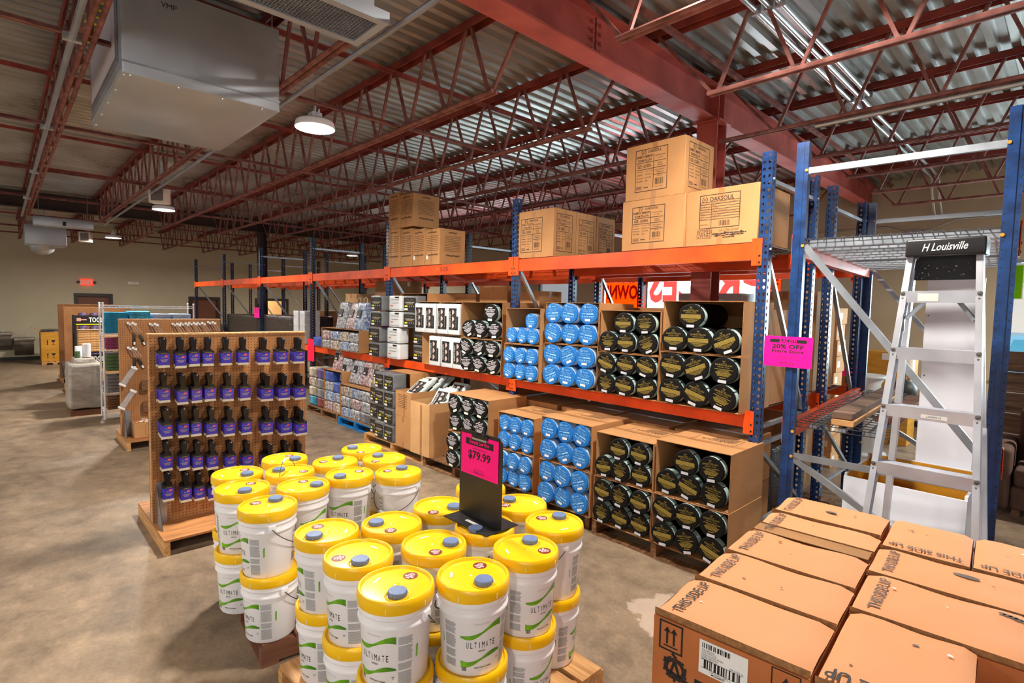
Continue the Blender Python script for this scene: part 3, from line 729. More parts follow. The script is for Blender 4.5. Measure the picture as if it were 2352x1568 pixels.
def frame(loc, label, group, post, depth=RD, rotz=0.0, rear=None):
    """upright frame: front post at y=0 facing -Y, rear post facing +Y"""
    t = thing('upright_frame', loc, label, 'rack frame', group, rotz)
    inst(post, 'post', t); inst(rear or post, 'post', t, (0, depth, 0), PI)
    for y in (0.03, depth-0.03): M().box((-0.06, y-0.055, 0.0), (0.06, y+0.055, 0.006), 'rack_navy').build('base_plate', t)
    def br(z0, z1):
        return M().bar((0, 0.05, z0), (0, depth-0.05, z1), 0.034, 0.030, 'galvanized').build('brace', t)
    br(0.28, 0.28); br(0.92, 0.92); br(2.94, 2.94); br(0.92, 0.30); br(2.42, 1.10); br(1.06, 1.06)
    m = M()
    for y in (0.035, depth-0.035):
        for z in (0.28, 0.92, 2.42, 2.94): m.lathe([(0.0, 0.008), (0.009, 0.008), (0.011, 0.0)], 8, 'bright_pipe', (PW/2, y, z), 'x')
    m.build('bolt', t)
    return t
def make_beam(L, h, matn='rack_orange', conn='rack_orange'):
    """load beam along +X from post centre to post centre, front face at y=-0.045 at its ends, top at z=0"""
    t = thing('load_beam', (0, 0, 0), 'x', 'rack beam')
    m = M(); y = 0.0
    m.box((PW/2+0.002, y, -h), (L-PW/2-0.002, y+0.042, 0), matn).box((PW/2+0.002, y+0.042, -h), (L-PW/2-0.002, y+0.06, -0.04), matn)
    m.build('beam', t)
    for s in (0, 1):
        m = M(); a = PW/2+0.001 if s == 0 else L-PW/2-0.041
        m.box((a, y-0.010, -h-0.045), (a+0.040, y-0.002, 0.03), conn)
        b = 0.004 if s == 0 else L-PW/2
        m.box((b, y-0.010, -h-0.045), (b+PW/2-0.004, y-0.006, 0.03), conn)
        for k in range(2): m.lathe([(0, -0.004), (0.007, -0.004), (0.009, 0.0)][::1], 8, 'ink_black', ((b+PW/4-0.002), y-0.010, -h-0.02+k*0.05), 'y')
        m.build('connector', t)
    return t
def make_deck(L, D):
    """wire deck: L along X, D along Y, top at z=0"""
    t = thing('wire_deck', (0, 0, 0), 'x', 'wire shelf')
    m = M(); r = 0.0028
    n = int(L/0.052)
    for k in range(n+1): a = L*k/n; m.bar((a, 0, 0), (a, D, 0), 2*r, 2*r, 'wire_grey')
    n = int(D/0.10)
    for k in range(n+1): a = D*k/n; m.bar((0, a, -2*r), (L, a, -2*r), 2*r, 2*r, 'wire_grey')
    m.bar((0, -0.002, -0.035), (L, -0.002, -0.035), 2*r, 2*r, 'wire_grey')
    for k in range(0, int(L/0.105)+1): a = min(L, k*0.105); m.bar((a, 0, 0), (a, -0.002, -0.035), 2*r, 2*r, 'wire_grey')
    m.build('wires', t)
    for k in range(3): a = L*(0.18+0.32*k); M().box((a-0.022, 0.03, -0.038), (a+0.022, D-0.03, -0.012), 'galvanized').build('channel', t)
    return t
ZT, ZM = 2.474, 1.160                        # tops of the top and middle beams
beamT, beamM, deck0 = make_beam(BAY, 0.130), make_beam(BAY, 0.105), make_deck(1.24, RD-0.06)
_used = set()
def place(proto, loc, rotz, label, group):
    if proto.name in _used: return dup(proto, loc, rotz, label, group)
    _used.add(proto.name); proto.location = loc; proto.rotation_euler = (0, 0, rotz); proto['label'] = label; proto['group'] = group; return proto
bayname = ['nearest', 'second', 'third', 'fourth', 'fifth', 'sixth', 'seventh']
NB = 6
for k in range(NB+1):
    x = RX-BAY*k
    lab = ['near end frame of the stocked blue and orange rack row, beside the pink SALE sign', 'second upright frame of the stocked rack row from its near end', 'third upright frame of the stocked rack row, carrying the narrow pink sale sheet', 'fourth upright frame of the stocked rack row, at the right edge of the brush display', 'fifth upright frame of the stocked rack row, with a tiny pink sheet', 'sixth upright frame of the stocked rack row, toward the far wall', 'last upright frame of the stocked rack row, nearest the far wall'][k]
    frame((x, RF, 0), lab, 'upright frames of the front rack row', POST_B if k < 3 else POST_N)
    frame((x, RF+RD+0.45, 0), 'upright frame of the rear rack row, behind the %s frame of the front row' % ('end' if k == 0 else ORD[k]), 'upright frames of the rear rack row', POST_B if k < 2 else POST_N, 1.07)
for k in range(NB):
    x = RX-BAY*(k+1)
    place(beamT, (x, RF, ZT), 0, 'top front orange beam of the %s bay of the stocked rack row' % bayname[k], 'orange beams of the front rack row')
    place(beamT, (x+BAY, RF+RD, ZT), PI, 'top rear orange beam of the %s bay of the stocked rack row' % bayname[k], 'orange beams of the front rack row')
    if k < 5:
        place(beamM, (x, RF, ZM), 0, 'middle front orange beam of the %s bay of the stocked rack row' % bayname[k], 'orange beams of the front rack row')
        place(beamM, (x+BAY, RF+RD, ZM), PI, 'middle rear orange beam of the %s bay of the stocked rack row' % bayname[k], 'orange beams of the front rack row')
    y2 = RF+RD+0.45
    place(beamT, (x, y2, ZT), 0, 'top front orange beam of the %s bay of the rear rack row' % bayname[k], 'orange beams of the rear rack row')
    place(beamT, (x+BAY, y2+1.07, ZT), PI, 'top rear orange beam of the %s bay of the rear rack row' % bayname[k], 'orange beams of the rear rack row')
    if k < 4:
        place(beamM, (x, y2, ZM), 0, 'middle front orange beam of the %s bay of the rear rack row' % bayname[k], 'orange beams of the rear rack row')
        place(beamM, (x+BAY, y2+1.07, ZM), PI, 'middle rear orange beam of the %s bay of the rear rack row' % bayname[k], 'orange beams of the rear rack row')
    for j in range(2):
        dx = x+0.07+j*1.32
        side = ('left', 'right')[j]
        if k < 4: place(deck0, (dx, RF+0.03, ZT+0.0045), 0, 'wire deck on the top level, %s half of the %s bay of the stocked row' % (side, bayname[k]), 'wire decks of the front rack row')
        if k < 5: place(deck0, (dx, RF+0.03, ZM+0.0045), 0, 'wire deck on the middle level, %s half of the %s bay of the stocked row' % (side, bayname[k]), 'wire decks of the front rack row')
        if k < 4: place(deck0, (dx, y2+0.04, ZM+0.0045), 0, 'wire deck on the middle level, %s half of the %s bay of the rear row' % (side, bayname[k]), 'wire decks of the rear rack row')
# handwriting on the second bay's top beam belongs to that beam
for o in list(COL.objects):
    if o.name.startswith('load_beam') and o['label'] == 'top front orange beam of the second bay of the stocked rack row':
        a = UY(1020, 623, RF); M().text('505', (a.x-o.location.x, -0.001, -0.085), (1, 0, 0), (0, 0, 1), 0.055, 'steel_dark', w=0.17).disc((a.x-o.location.x-0.14, -0.0012, -0.05), 0.010, 'led_green', 10, (0, -1, 0)).build('marking', o)

# ------------------------------------------------------------------ the short rack at the right, turned a little
R0 = Vector((-1.405, 4.10, 0)); RA = math.radians(4.3)
def RP(a, b, z=0.0):       # a along the frame (right), b away from the camera
    return Vector((R0.x + a*math.cos(RA) - b*math.sin(RA), R0.y + a*math.sin(RA) + b*math.cos(RA), z))
def xframe(b, label, post, dep=1.10):
    """frame whose depth runs along the rack's own a axis; posts face across it"""
    t = thing('upright_frame', RP(0, b), label, 'rack frame', 'upright frames of the right rack', RA)
    inst(post, 'post', t, (0, 0, 0), 0); inst(post, 'post', t, (dep, 0, 0), 0)
    for a in (0, dep): M().box((a-0.06, -0.02, 0.0), (a+0.06, 0.09, 0.006), 'rack_navy').build('base_plate', t)
    def br(z0, z1): M().bar((PW/2, 0.03, z0), (dep-PW/2, 0.03, z1), 0.030, 0.042, 'galvanized').build('brace', t)
    br(0.25, 0.25); br(0.92, 0.92); br(2.94, 2.94); br(2.42, 1.10); br(0.9, 0.30)
    m = M()
    for a in (0.03, dep-0.03):
        for z in (0.55, 0.92, 1.10, 2.42, 2.94): m.lathe([(0.0, -0.006), (0.010, -0.006), (0.012, 0.0)][::-1], 8, 'veneer_gold', (a, -0.001, z), 'y')
    m.build('bolt', t)
    return t
xframe(0, 'near blue upright frame of the right rack, behind the aluminium ladder', POST_S)
xframe(BAY, 'far blue upright frame of the right rack, by the beige wall', POST_S)
for (a, z, pr, lab) in ((0.0, ZT, beamT, 'top left orange beam of the right rack, dusty on its inner side'), (1.10, ZT, beamT, 'top right orange beam of the right rack, at the edge of the ladder'), (0.0, 1.15, beamM, 'lower left orange beam of the right rack, under the wire shelf'), (1.10, 1.15, beamM, 'lower right orange beam of the right rack, behind the ladder')):
    if a == 0.0: dup(pr, RP(a-0.041, BAY+0.03, z), RA-PI/2, lab, 'orange beams of the right rack')
    else: dup(pr, RP(a+0.041, 0.03, z), RA+PI/2, lab, 'orange beams of the right rack')
deckR = make_deck(1.02, 1.24)
deckR.location = RP(0.04, 0.08, ZT+0.0045); deckR.rotation_euler = (0, 0, RA); deckR['label'] = 'near wire deck on top of the right rack, above the ladder'; deckR['group'] = 'wire decks of the right rack'
m = [c for c in deckR.children if c.name.startswith('channel')]
for c in m: bpy.data.objects.remove(c)
for k in range(6): M().box((0.0, 0.05+k*0.22, -0.065), (1.02, 0.11+k*0.22, -0.010), 'galvanized').build('channel', deckR)
dup(deckR, RP(0.04, 1.36, ZT+0.0045), RA, 'far wire deck on top of the right rack')
deckL = make_deck(0.56, 2.4); deckL.location = RP(0.03, 0.10, 1.155+0.0045); deckL.rotation_euler = (0, 0, RA); deckL['label'] = 'long narrow wire shelf at waist height in the right rack, under the planks'; deckL['group'] = 'wire decks of the right rack'
m = M(); m.rbox((-0.065, 0, 0), (0.065, 1.9, 0.042), 0.004, 'wood_grey', 1)
a = tag(m.build('wood_plank', None, RP(0.30, 0.16, 1.165+0.043), RA-0.02), 'upper weathered plank of the pair lying on the right rack', 'plank', 'planks on the right rack')
m = M(); m.rbox((-0.07, 0, 0), (0.07, 2.0, 0.042), 0.004, 'wood_pale', 1)
tag(m.build('wood_plank', None, RP(0.31, 0.14, 1.163), RA-0.02), 'lower pale plank of the pair lying on the right rack', 'plank', 'planks on the right rack')
m = M(); m.rbox((-0.07, 0, 0), (0.07, 1.5, 0.045), 0.004, 'wood_dark', 1)
tag(m.build('wood_plank', None, RP(0.52, 0.50, 1.163), RA-0.02), 'dark plank lying alone on the right rack, next to the ladder', 'plank', 'planks on the right rack')
# ------------------------------------------------------------------ cartons and rolled pillows
def carton_open(w, d, h, matn='cardboard', seed=0, side_print=None):
    """carton lying on its side, open to -Y; origin bottom left front corner"""
    t = 0.006; m = M(); rr = random.Random(seed)
    m.box((0, 0, 0), (w, d, t), matn).box((0, 0, h-t), (w, d, h), matn).box((0, 0, t), (t, d, h-t), matn).box((w-t, 0, t), (w, d, h-t), matn).box((t, d-t, t), (w-t, d, h-t), matn)
    # torn lip along the top and bottom edges
    for z, s in ((h-t/2, 1), (t/2, -1)):
        n = 16; pts = [(w*k/n, -rr.uniform(0.002, 0.012), z) for k in range(n+1)]
        for a, b in zip(pts[:-1], pts[1:]): m.poly([(a[0], 0.0005, z), (b[0], 0.0005, z), b, a], 'cardboard_edge')
    for a in (0.0, w-t): m.box((a, -0.003, 0.004), (a+t, 0.0, h-0.004), 'cardboard_edge')
    if side_print:
        # framed print on top, taped seam
        m.quad((w*0.5, d*0.42, h+0.0008), (1, 0, 0), (0, 1, 0), -w*0.5+0.002, -0.025, w*0.5-0.002, 0.025, 'tape')
        m.text(side_print, (w*0.55, d*0.62, h+0.0012), (-1, 0, 0), (0, -1, 0), 0.045, 'ink_box', w=0.26)
        frame_rect(m, (w*0.55, d*0.58, h+0.001), (-1, 0, 0), (0, -1, 0), -0.17, -0.12, 0.17, 0.12, 0.004, 'ink_box')
        for k in range(4): m.quad((w*0.55, d*0.58, h+0.0012), (-1, 0, 0), (0, -1, 0), -0.14, -0.10+k*0.022, 0.05, -0.092+k*0.022, 'ink_box')
    return m
def frame_rect(m, o, u, v, a0, b0, a1, b1, t, matn):
    for q in ((a0, b0, a1, b0+t), (a0, b1-t, a1, b1), (a0, b0+t, a0+t, b1-t), (a1-t, b0+t, a1, b1-t)): m.quad(o, u, v, q[0], q[1], q[2], q[3], matn)
def lines(m, o, u, v, spec, matn, rr):
    """ragged centred text lines: spec = [(centre height, half width, thickness)]"""
    for z, w, t in spec:
        x = -w+rr.uniform(0, 0.1*w)
        while x < w*0.96:
            ln = rr.uniform(0.16, 0.42)*w; e = min(w, x+ln); j = rr.uniform(-0.25, 0.25)*t
            m.quad(o, u, v, x, z-t/2+j, e, z+t/2+j, matn); x = e + w*0.025
def make_pillow(kind, r, seed):
    rr = random.Random(seed); L = 0.45
    t = thing('pillow_roll', (0, 0, 0), 'x', 'pillow')
    pm = {'gold': 'pouch_black', 'silver': 'pouch_black', 'blue': 'pouch_blue'}[kind]
    m = M(); n = 22
    def ring(f, y, dy):
        return [(r*f*(1+0.018*math.sin(2*PI*k/n*3+seed)+0.012*math.sin(2*PI*k/n*5+2*seed))*math.cos(2*PI*k/n), y+dy*math.sin(4*PI*k/n+seed), r*f*(1+0.018*math.sin(2*PI*k/n*3+seed)+0.012*math.sin(2*PI*k/n*5+2*seed))*math.sin(2*PI*k/n)) for k in range(n)]
    rings = [ring(0.9, -0.004, 0.0), ring(0.985, -0.001, 0.001), ring(1.0, 0.006, 0.002), ring(0.985, 0.014, 0.002)]
    vs = [p for g in rings for p in g]; fs = [(i*n+k, i*n+(k+1) % n, (i+1)*n+(k+1) % n, (i+1)*n+k) for i in range(3) for k in range(n)]
    m.add(vs, fs, pm, True); m.add(rings[0], [tuple(range(n))], pm)
    m.build('pouch', t)
    m = M(); bm_ = 'clear_pale' if kind == 'blue' else 'clear_mint'
    w = 0.055 if kind != 'blue' else 0.07
    m.lathe([(r*0.975, 0.010), (r*0.985, 0.02), (r*0.985, 0.01+w)], 20, bm_, axis='y')
    m.lathe([(r*0.992, 0.01+w), (r*0.995, 0.016+w)], 20, pm, axis='y'); 
    for a in ((0.9, 2.3, 4.4) if kind != 'blue' else ()): m.bar((r*0.99*math.cos(a), 0.01, r*0.99*math.sin(a)), (r*0.99*math.cos(a), 0.01+w, r*0.99*math.sin(a)), 0.006, 0.003, 'pouch_black', up=(math.cos(a), 0, math.sin(a)))
    m.build('clear_band', t)
    m = M(); sm = {'gold': 'pouch_black', 'silver': 'pouch_black', 'blue': 'pouch_blue_side'}[kind]
    m.lathe([(r*0.985, 0.014+w), (r, 0.04+w), (r*1.0, L-0.03), (r*0.9, L), (0.0, L+0.003)], 20, sm, axis='y'); m.build('sleeve', t)
    o = (0, -0.0062, 0); u = (1, 0, 0); v = (0, 0, 1); m = M()
    if kind == 'gold':
        for a in range(5): m.quad(o, u, v, -0.11*r+a*0.045*r, (0.60+0.05*abs(a-2))*r, -0.085*r+a*0.045*r, (0.72+0.02*abs(a-2))*r, 'ink_gold')
        lines(m, o, u, v, [(0.545*r, 0.2*r, 0.02*r)], 'ink_gold', rr)
        m.text('BAMBOO PILLOW', (0, -0.0062, 0.36*r), u, v, 0.13*r, 'ink_gold', w=1.2*r); m.text('MEMORY FOAM', (0, -0.0062, 0.21*r), u, v, 0.09*r, 'ink_gold', w=0.85*r)
        if seed % 2:
            for k in range(4): m.quad((0, -0.0062, 0), u, v, -0.78*r, (-0.19+k*0.085)*r, 0.78*r, (-0.125+k*0.085)*r, 'ink_gold')
            lines(m, o, u, v, [((-0.26-0.075*k)*r, (0.66-0.14*k)*r, 0.035*r) for k in range(4)], 'ink_gold', rr)
        else:
            lines(m, o, u, v, [(0.10*r, 0.68*r, 0.04*r), (0.0, 0.4*r, 0.03*r), (-0.07*r, 0.45*r, 0.03*r)]+[((-0.15-0.075*k)*r, (0.60-0.06*k)*r, 0.045*r) for k in range(4)]+[(-0.52*r, 0.24*r, 0.06*r)], 'ink_gold', rr)
        sk = ('label_gray', -0.30*r, -0.90*r, 0.30*r, -0.68*r)
    elif kind == 'silver':
        lines(m, o, u, v, [(0.60*r, 0.34*r, 0.10*r)], 'ink_silver', rr)
        m.text('Bamboo Memory', (0, -0.0062, 0.30*r), u, v, 0.2*r, 'ink_silver', bold=0.02, w=1.45*r); m.text('Foam Pillow', (0, -0.0062, 0.12*r), u, v, 0.16*r, 'ink_silver', bold=0.02, w=1.1*r)
        lines(m, o, u, v, [((0.0-0.085*k)*r, (0.72-0.09*k)*r, 0.05*r) for k in range(6)], 'ink_silver', rr)
        sk = ('shade_cream', -0.30*r, -0.86*r, 0.30*r, -0.62*r)
    else:
        frame_rect(m, (-0.36*r, -0.0062, 0.66*r), u, v, -0.11*r, -0.10*r, 0.11*r, 0.10*r, 0.05*r, 'ink_sky')
        m.text('Dream', (0.12*r, -0.0062, 0.60*r), u, v, 0.13*r, 'ink_sky', bold=0.02, w=0.48*r)
        m.text('CHILL TOUCH', (0, -0.0062, 0.34*r), u, v, 0.12*r, 'ink_sky', w=1.18*r); m.text('COOL SILK', (-0.02*r, -0.0062, 0.17*r), u, v, 0.11*r, 'ink_sky', w=0.95*r)
        lines(m, (-0.45*r, -0.0062, 0), u, v, [(0.02*r, 0.22*r, 0.06*r)], 'ink_sky', rr); lines(m, (0.22*r, -0.0062, 0), u, v, [(0.03*r, 0.38*r, 0.07*r), (-0.04*r, 0.42*r, 0.07*r)], 'ink_sky', rr)
        for k in range(7): m.disc(((-0.57+0.19*k)*r, -0.0062, -0.25*r), 0.062*r, 'ink_sky', 8, (0, -1, 0))
        lines(m, o, u, v, [(-0.38*r, 0.55*r, 0.025*r)], 'ink_sky', rr)
        sk = ('paper_white', -0.30*r, -0.70*r, 0.26*r, -0.48*r)
    m.build('print', t)
    M().quad((0, -0.0072, 0), u, v, sk[1], sk[2], sk[3], sk[4], sk[0]).build('sticker', t)
    return t
PIL = {}
def pillow_proto(kind, r, seed):
    k = (kind, round(r, 4), seed)
    if k not in PIL: PIL[k] = make_pillow(kind, r, seed); return PIL[k], True
    return PIL[k], False
KW = {'gold': 'black gold-print pillow roll', 'silver': 'black silver-print pillow roll', 'blue': 'blue pillow roll'}
GRID6 = [(0.165, 0.755, 'upper left'), (0.49, 0.74, 'upper middle'), (0.815, 0.73, 'upper right'), (0.165, 0.28, 'lower left'), (0.49, 0.265, 'lower middle'), (0.815, 0.26, 'lower right')]
GRID5 = [(0.42, 0.74, 'upper left'), (0.77, 0.735, 'upper right'), (0.15, 0.29, 'lower left'), (0.47, 0.275, 'lower middle'), (0.80, 0.27, 'lower right')]
GRID4 = [(0.74, 0.73, 'upper'), (0.18, 0.29, 'lower left'), (0.50, 0.275, 'lower middle'), (0.82, 0.27, 'lower right')]
GRID4T = [(0.38, 0.72, 'upper'), (0.165, 0.275, 'lower left'), (0.49, 0.27, 'lower middle'), (0.815, 0.265, 'lower right')]
def filled(kind, x0, x1, yf, z0, z1, grid, place_words, seed, depth=0.56, rz=0.0, printed=None, skip=(), angs=None):
    w, h = x1-x0, z1-z0; rr = random.Random(seed)
    c = carton_open(w, depth, h, 'cardboard', seed, printed).build('open_carton', None, (x0, yf, z0), rz)
    tag(c, 'open carton of %s pillow rolls, %s' % ('blue' if kind == 'blue' else 'black', place_words), 'box', 'open pillow cartons')
    r = w/6.16; zs = min(1.0, (h-0.014)/(4.02*r))
    for i, (u, v, pos) in enumerate(grid):
        if i in skip: continue
        sd = rr.randint(1, 3) if kind == 'gold' else rr.randint(1, 2)
        p, new = pillow_proto(kind, r, sd)
        a = (angs[i] if angs else rr.choice([0.0, 0.06, -0.08, 0.3, -0.25, 0.12, -0.4, 0.1]))
        rr_ = r*1.006
        zz = z0 + (0.008+rr_*zs if v < 0.5 else 0.008+rr_*zs*(3.0 if len(grid) == 6 else 2.86)); xx = x0+u*w
        lo, hi = x0+0.008+rr_, x1-0.008-rr_; xx = max(lo, min(hi, xx))
        loc = (xx, yf-rr.uniform(0.004, 0.035), zz)
        lab = '%s, %s, %s' % (KW[kind], pos, place_words)
        if new: p.location = loc; p.rotation_euler = (0, a, 0); p['label'] = lab; p['group'] = 'pillow rolls in cartons'
        else: p = dup(p, loc, None, lab, 'pillow rolls in cartons', (0, a, 0))
        p.scale = (1, 1, zs)
YM = 4.05; ZS = ZM+0.008
MID = [('gold', -2.435, -1.740, 0.435, 0.425, GRID6, GRID4T, 'rightmost column', '', None), ('gold', -3.085, -2.440, 0.385, 0.385, GRID6, GRID5, 'second column from right', '', None),
       ('blue', -3.785, -3.092, 0.42, 0.415, GRID6, GRID6, 'third column from right', '', None), ('blue', -4.325, -3.797, 0.385, 0.385, GRID6, GRID4, 'fourth column from right', '', None),
       ('silver', -5.17, -4.425, 0.40, 0.43, GRID6, GRID4, 'fifth column from right', '', None)]
for i, (k, x0, x1, h0, h1, g0, g1, wd, _a, _b) in enumerate(MID):
    YM_ = YM-0.05 if i == 3 else YM
    filled(k, x0, x1, YM_, ZS, ZS+h0, g0, 'lower carton, %s, middle shelf' % wd, 100+i, printed=None)
    filled(k, x0+0.008, x1-0.006, YM_+0.015, ZS+h0+0.002, ZS+h0+h1, g1, 'upper carton, %s, middle shelf' % wd, 140+i, printed=None)
ZL = 0.130; YL = 3.665
LOW = [('gold', -2.215, -1.610, 0.40, 0.42, GRID6, GRID5, 'rightmost column', ), ('gold', -2.795, -2.225, 0.395, 0.38, GRID6, GRID5, 'second column from right'),
       ('blue', -3.440, -2.835, 0.40, 0.405, GRID6, GRID6, 'third column from right'), ('blue', -4.10, -3.57, 0.37, 0.37, GRID6, GRID6, 'fourth column from right'),
       ('silver', -4.88, -4.19, 0.41, 0.425, GRID6, GRID6, 'fifth column from right')]
for i, (k, x0, x1, h0, h1, g0, g1, wd) in enumerate(LOW):
    filled(k, x0, x1, YL+(0.05 if i in (3,) else 0), ZL, ZL+h0, g0, 'lower carton, %s, floor pallets' % wd, 200+i)
    filled(k, x0+0.006, x1-0.006, YL+0.012+(0.05 if i in (3,) else 0), ZL+h0+0.002, ZL+h0+h1, g1, 'upper carton, %s, floor pallets' % wd, 240+i, printed='OAKSOUL' if k != 'silver' else None)

# pallets under the floor tier
def make_pallet(w, d, matn, seed=0, h=0.128):
    t = thing('pallet', (0, 0, 0), 'x', 'pallet'); rr = random.Random(seed); bt = 0.017
    n = max(4, int(d/0.16)); st = d/n
    for k in range(n): M().box((0, k*st+0.008, h-bt), (w, k*st+st-rr.uniform(0.012, 0.035), h), matn).build('deck_board', t)
    for k in range(3): a = (w-0.05)*k/2; m = M(); prof = [(0, bt), (0.18*d, bt), (0.2*d, 0.05), (0.4*d, 0.05), (0.42*d, bt), (0.58*d, bt), (0.6*d, 0.05), (0.8*d, 0.05), (0.82*d, bt), (d, bt), (d, h-bt), (0, h-bt)]; m.prism([(a, q[0], q[1]) for q in prof], (0.05, 0, 0), matn).build('stringer', t)
    for k in range(3): a = (d-0.09)*k/2; M().box((0, a, 0.0), (w, a+0.09, bt), matn).build('bottom_board', t)
    return t
p0 = make_pallet(1.22, 1.1, 'wood_old', 1)
p0.location = (-2.82, YL+0.02, 0); p0['label'] = 'wooden pallet under the black pillow cartons at the right end of the row'; p0['group'] = 'wooden pallets along the rack'
dup(p0, (-4.10, YL+0.06, 0), 0, 'wooden pallet under the blue pillow cartons')
dup(p0, (-5.40, YL+0.02, 0), 0, 'wooden pallet under the silver-printed pillow cartons')

# closed cartons standing behind the open ones, their lettering on the sides that show
def carton(w, d, h, matn='cardboard', seed=0, tape=True):
    m = M(); m.rbox((0, 0, 0), (w, d, h), 0.004, matn, 1)
    if tape:
        m.quad((w/2, d/2, h+0.0006), (1, 0, 0), (0, 1, 0), -w/2+0.004, -0.024, w/2-0.004, 0.024, 'tape')
        m.quad((w+0.0006, d/2, h), (0, 1, 0), (0, 0, 1), -0.024, -min(0.08, h*0.3), 0.024, -0.004, 'tape')
        for zz in (0.004, h-0.004-min(0.07, h*0.2)): m.quad((w*0.5, -0.0006, zz), (1, 0, 0), (0, 0, 1), -0.024, 0, 0.024, min(0.07, h*0.2), 'tape')
    return m
rr = random.Random(5)
for i, (x0, x1) in enumerate([(-2.40, -1.76), (-3.06, -2.44), (-3.72, -3.10), (-4.36, -3.76)]):
    for j in range(2):
        h = 0.40
        tag(carton(x1-x0, 0.55, h, 'cardboard', i).build('closed_carton', None, (x0, YM+0.60, ZS+j*(h+0.002))), 'closed carton behind the pillow cartons on the middle shelf, %s column, %s tier' % (ORD[i], ('lower', 'upper')[j]), 'box', 'closed cartons behind the pillows')
        b = carton(x1-x0-0.02, 0.52, 0.40 if j else 0.385, 'cardboard', i).build('closed_carton', None, (x0+0.01, YL+0.60, ZL+j*0.39))
        tag(b, 'closed carton behind the pillow cartons on the floor pallets, %s column, %s tier' % (ORD[i], ('lower', 'upper')[j]), 'box', 'closed cartons behind the pillows')
p1 = dup(p0, (-2.78, 4.83, 0), 0, 'wooden pallet behind the nearest floor cartons, under the rack'); 
m = M(); m.rbox((0, 0, 0), (0.95, 0.3, 0.62), 0.01, 'wrap_black', 2, 0.004, 3, 5); tag(m.build('wrapped_bundle', None, (-2.75, 4.86, 0.13)), 'dark film-wrapped bundle on a pallet under the middle shelf, behind the floor cartons', 'bundle')
# ------------------------------------------------------------------ top shelf cartons with printed panels
ZTT = ZT+0.008
def print_panel(m, o, u, v, w, h, kind, ink):
    """the printed shipping panel; o = lower left of the panel on the box face"""
    o, u, v = Vector(o), Vector(u), Vector(v); n = u.cross(v).normalized()*0.0008; o = o+n
    frame_rect(m, o, u, v, 0, 0, w, h, 0.006, ink)
    def T(s, x, y, hh, ww=None, al='c', b=0.02): m.text(s, o+u*x+v*y, u, v, hh, ink, al, b, ww)
    def emb(x, y, r):
        m.text('D', o+u*x+v*(y-r*0.45), u, v, r*0.9, ink, 'c', 0.02)
        for s in (-1, 1):
            for k in range(9):
                a = s*(0.5+k*0.27)
                m.quad(o+u*(x+r*math.sin(a))+v*(y-r*math.cos(a)), (u*math.cos(a)+v*math.sin(a)), (v*math.cos(a)-u*math.sin(a)), -r*0.14, -r*0.16, r*0.14, r*0.12, ink)
    if kind == 'shredded':
        emb(w*0.13, h*0.86, h*0.075); T('OAKSOUL', w*0.55, h*0.80, h*0.12, w*0.6)
        rows = ['Description', 'Size', 'Quantity', 'G.W./N.W.', 'MEAS', 'VOL', 'PO No.']; vals = ['Shredded Memory Foam Pillow', 'King', '8 PCS', '26.4 / 23.5 LB', '27.1 X 17.3 X 17.7 INCH', '4.80 CBM', 'USA']
        for k in range(8): m.quad(o, u, v, 0, h*(0.775-k*0.074), w, h*(0.775-k*0.074)+0.004, ink)
        m.quad(o, u, v, w*0.30, 0, w*0.30+0.004, h*0.775, ink)
        for k in range(7): T(rows[k], w*0.02, h*(0.72-k*0.074), h*0.032, min(w*0.24, w*0.03*len(rows[k])), 'l', 0.0); T(vals[k], w*0.33, h*(0.72-k*0.074), h*0.034, min(w*0.6, w*0.026*len(vals[k])), 'l', 0.0)
        T('BARCODE', w*0.03, h*0.10, h*0.04, w*0.2, 'l', 0.0); barcode(m, o+u*(w*0.5)+v*(h*0.06), u, v, w*0.26, h*0.15, ink, 3)
        return
    top = ('BAMBOO MEMORY', 'FOAM PILLOW') if kind == 'bamboo' else ('CHILL TOUCH', 'COOL SILK')
    emb(w*0.26, h*0.93, h*0.055); T('OAKSOUL', w*0.60, h*0.90, h*0.06, w*0.42)
    T(top[0], w*0.30, h*0.80, h*0.06, w*0.52); T(top[1], w*0.30, h*0.71, h*0.06, w*0.44)
    T('SIZE : QUEEN', w*0.28, h*0.57, h*0.07, w*0.42)
    m.quad(o, u, v, w*0.57, h*0.06, w*0.57+0.005, h*0.84, ink)
    for y in (0.675, 0.52): m.quad(o, u, v, w*0.03, h*y, w*0.95, h*y+0.005, ink)
    m.quad(o, u, v, w*0.57, h*0.36, w*0.95, h*0.36+0.005, ink)
    for k, s in enumerate(('G.W./N.W.', 'MEASUREMENT', 'CBM VOLUME', 'CARTON NUMBER')): T(s, w*0.04, h*(0.46-k*0.075), h*0.034, w*0.2, 'l', 0.0)
    for k, s in enumerate(('13.2/11.9 KG', '73X42X47 CM', '0.147 CBM', '1/60')): T(s, w*0.31, h*(0.46-k*0.075), h*0.034, w*0.022*len(s), 'l', 0.0)
    for y, s, ww in ((0.79, 'PURCHASE ORDER', 0.3), (0.73, 'PO 2021', 0.16), (0.61, 'QUANTITY', 0.16), (0.56, '6 PIECES', 0.17), (0.45, 'PRODUCT BARCODE', 0.28), (0.40, 'DTM8801612', 0.24), (0.315, 'BARCODE', 0.14)): T(s, w*0.77, h*y, h*0.032, w*ww, 'c', 0.0)
    barcode(m, o+u*(w*0.64)+v*(h*0.13), u, v, w*0.24, h*0.15, ink, 5); T('MADE IN CHINA', w*0.76, h*0.07, h*0.025, w*0.24, 'c', 0.0)
    m.quad(o, u, v, w*0.28, h*0.085, w*0.42, h*0.105, ink)
    for k in range(3): m.quad(o, u, v, w*0.04, h*(0.06+k*0.03), w*0.22, h*(0.072+k*0.03), ink)
